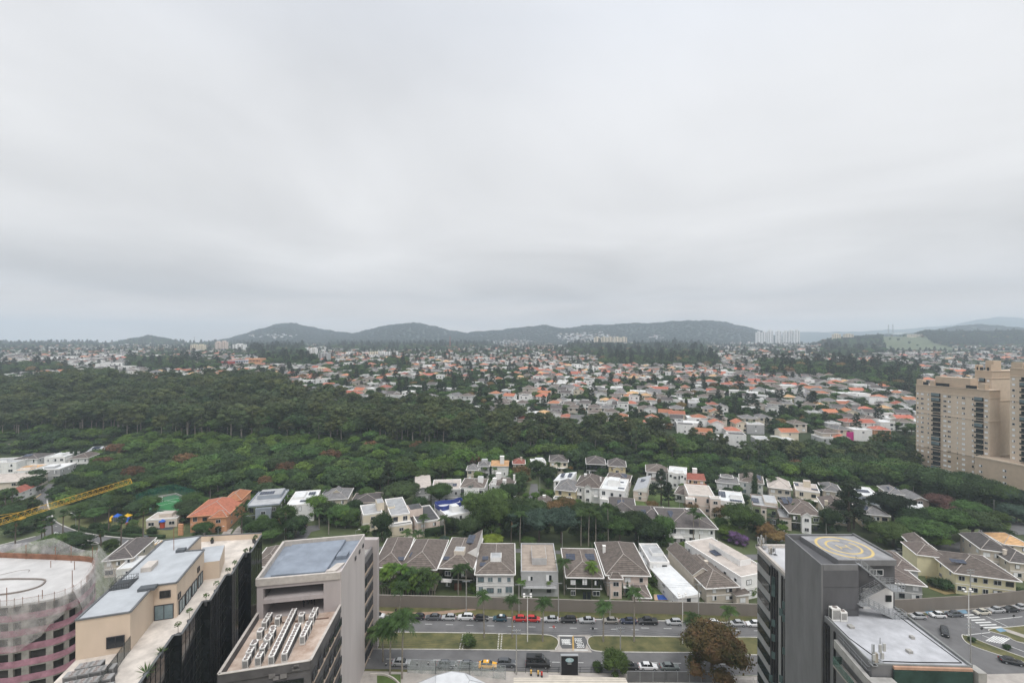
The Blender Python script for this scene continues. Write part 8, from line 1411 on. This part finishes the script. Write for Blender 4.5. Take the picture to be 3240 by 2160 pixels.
def pylon(px, yt, yb, Y, label, m, w_=6):
    p = at(px, yb, Y); h = (yb - yt) / F * Y; o = thing('pylon', p, label, 'pylon', 'pylons and masts'); b = MB(); r_ = .35
    for sx in (-1, 1):
        for sy in (-1, 1): b.tube((sx * w_ / 2, sy * w_ / 2, -5), (sx * .5, sy * .5, h), r_, n=3)
    for k in range(8):
        t0, t1 = k / 8, (k + 1) / 8; wa, wb = w_ / 2 * (1 - t0) + .5 * t0, w_ / 2 * (1 - t1) + .5 * t1
        for sg in (-1, 1): b.tube((-wa * sg, -wa, h * t0), (wb * sg, -wb, h * t1), r_ * .6, n=3)
    b.build('lattice', [m], o); b = MB()
    if m is STEEL: [b.box(-w_ * .8, w_ * .8, -.3, .3, h * f, h * f + .8) for f in (.72, .84, .95)]; b.build('crossarm', [STEEL], o)
pylon(2811, 1027, 1058, 2300, 'left power pylon of the twin pair on the ridge', STEEL); pylon(2825, 1026, 1058, 2300, 'right power pylon of the twin pair on the ridge', STEEL); pylon(1424, 1064, 1118, 1500, 'tall red lattice mast in front of the second hill', M('mast_red', (.4, .14, .10))); pylon(1861, 1107, 1128, 1600, 'small grey pylon below the five blocks', STEEL); pylon(2057, 1112, 1130, 1600, 'thin grey pylon before the wooded hill', STEEL, 3); pylon(615, 1065, 1090, 2400, 'thin mast left of the first hill', STEEL, 3)
su = tree(901, 1030, 26, 12, 'broad', 'dark', 'lone tree standing on the top of the first round hill', loc=at(901, 1033, 3380), near=False, name='summit_tree')
# ---------------------------------------------------------------- haze
b = MB(); b.box(-19500, 19500, -300, 8300, -60, 420); hz = b.build('haze', []); hz['kind'] = 'stuff'; hz['label'] = 'thin pale blue-grey haze veiling the distant hills'; hz['category'] = 'haze'
hmx = bpy.data.materials.new('haze'); hmx.use_nodes = True; t = hmx.node_tree; t.nodes.clear(); o_ = t.nodes.new('ShaderNodeOutputMaterial'); pv = t.nodes.new('ShaderNodeVolumePrincipled')
pv.inputs['Color'].default_value = (.755, .868, .985, 1); pv.inputs['Density'].default_value = 2.1e-4; pv.inputs['Anisotropy'].default_value = 0.1; t.links.new(pv.outputs[0], o_.inputs['Volume']); hz.data.materials.clear(); hz.data.materials.append(hmx); hz.display_type = 'WIRE'
# ---------------------------------------------------------------- labels: name the place within each run of look-alikes
ORD = ['leftmost', 'second from left', 'third from left', 'fourth from left', 'fifth from left', 'sixth from left', 'seventh from left', 'eighth from left', 'ninth from left', 'tenth from left', 'eleventh from left', 'twelfth from left', 'thirteenth from left']
runs = {}
for o in LABELS:
    if not o.get('alike'): runs.setdefault(o['label'], []).append(o)
    else: del o['alike']
for l_, os_ in runs.items():
    if len(os_) < 2 or 'feathery palm in the clump' in l_: continue
    os_.sort(key=lambda o: o.location.x / o.location.y)
    for i, o in enumerate(os_):
        if i < len(ORD): o['label'] = l_ + ', ' + (ORD[i] if i < len(os_) - 1 else 'rightmost')
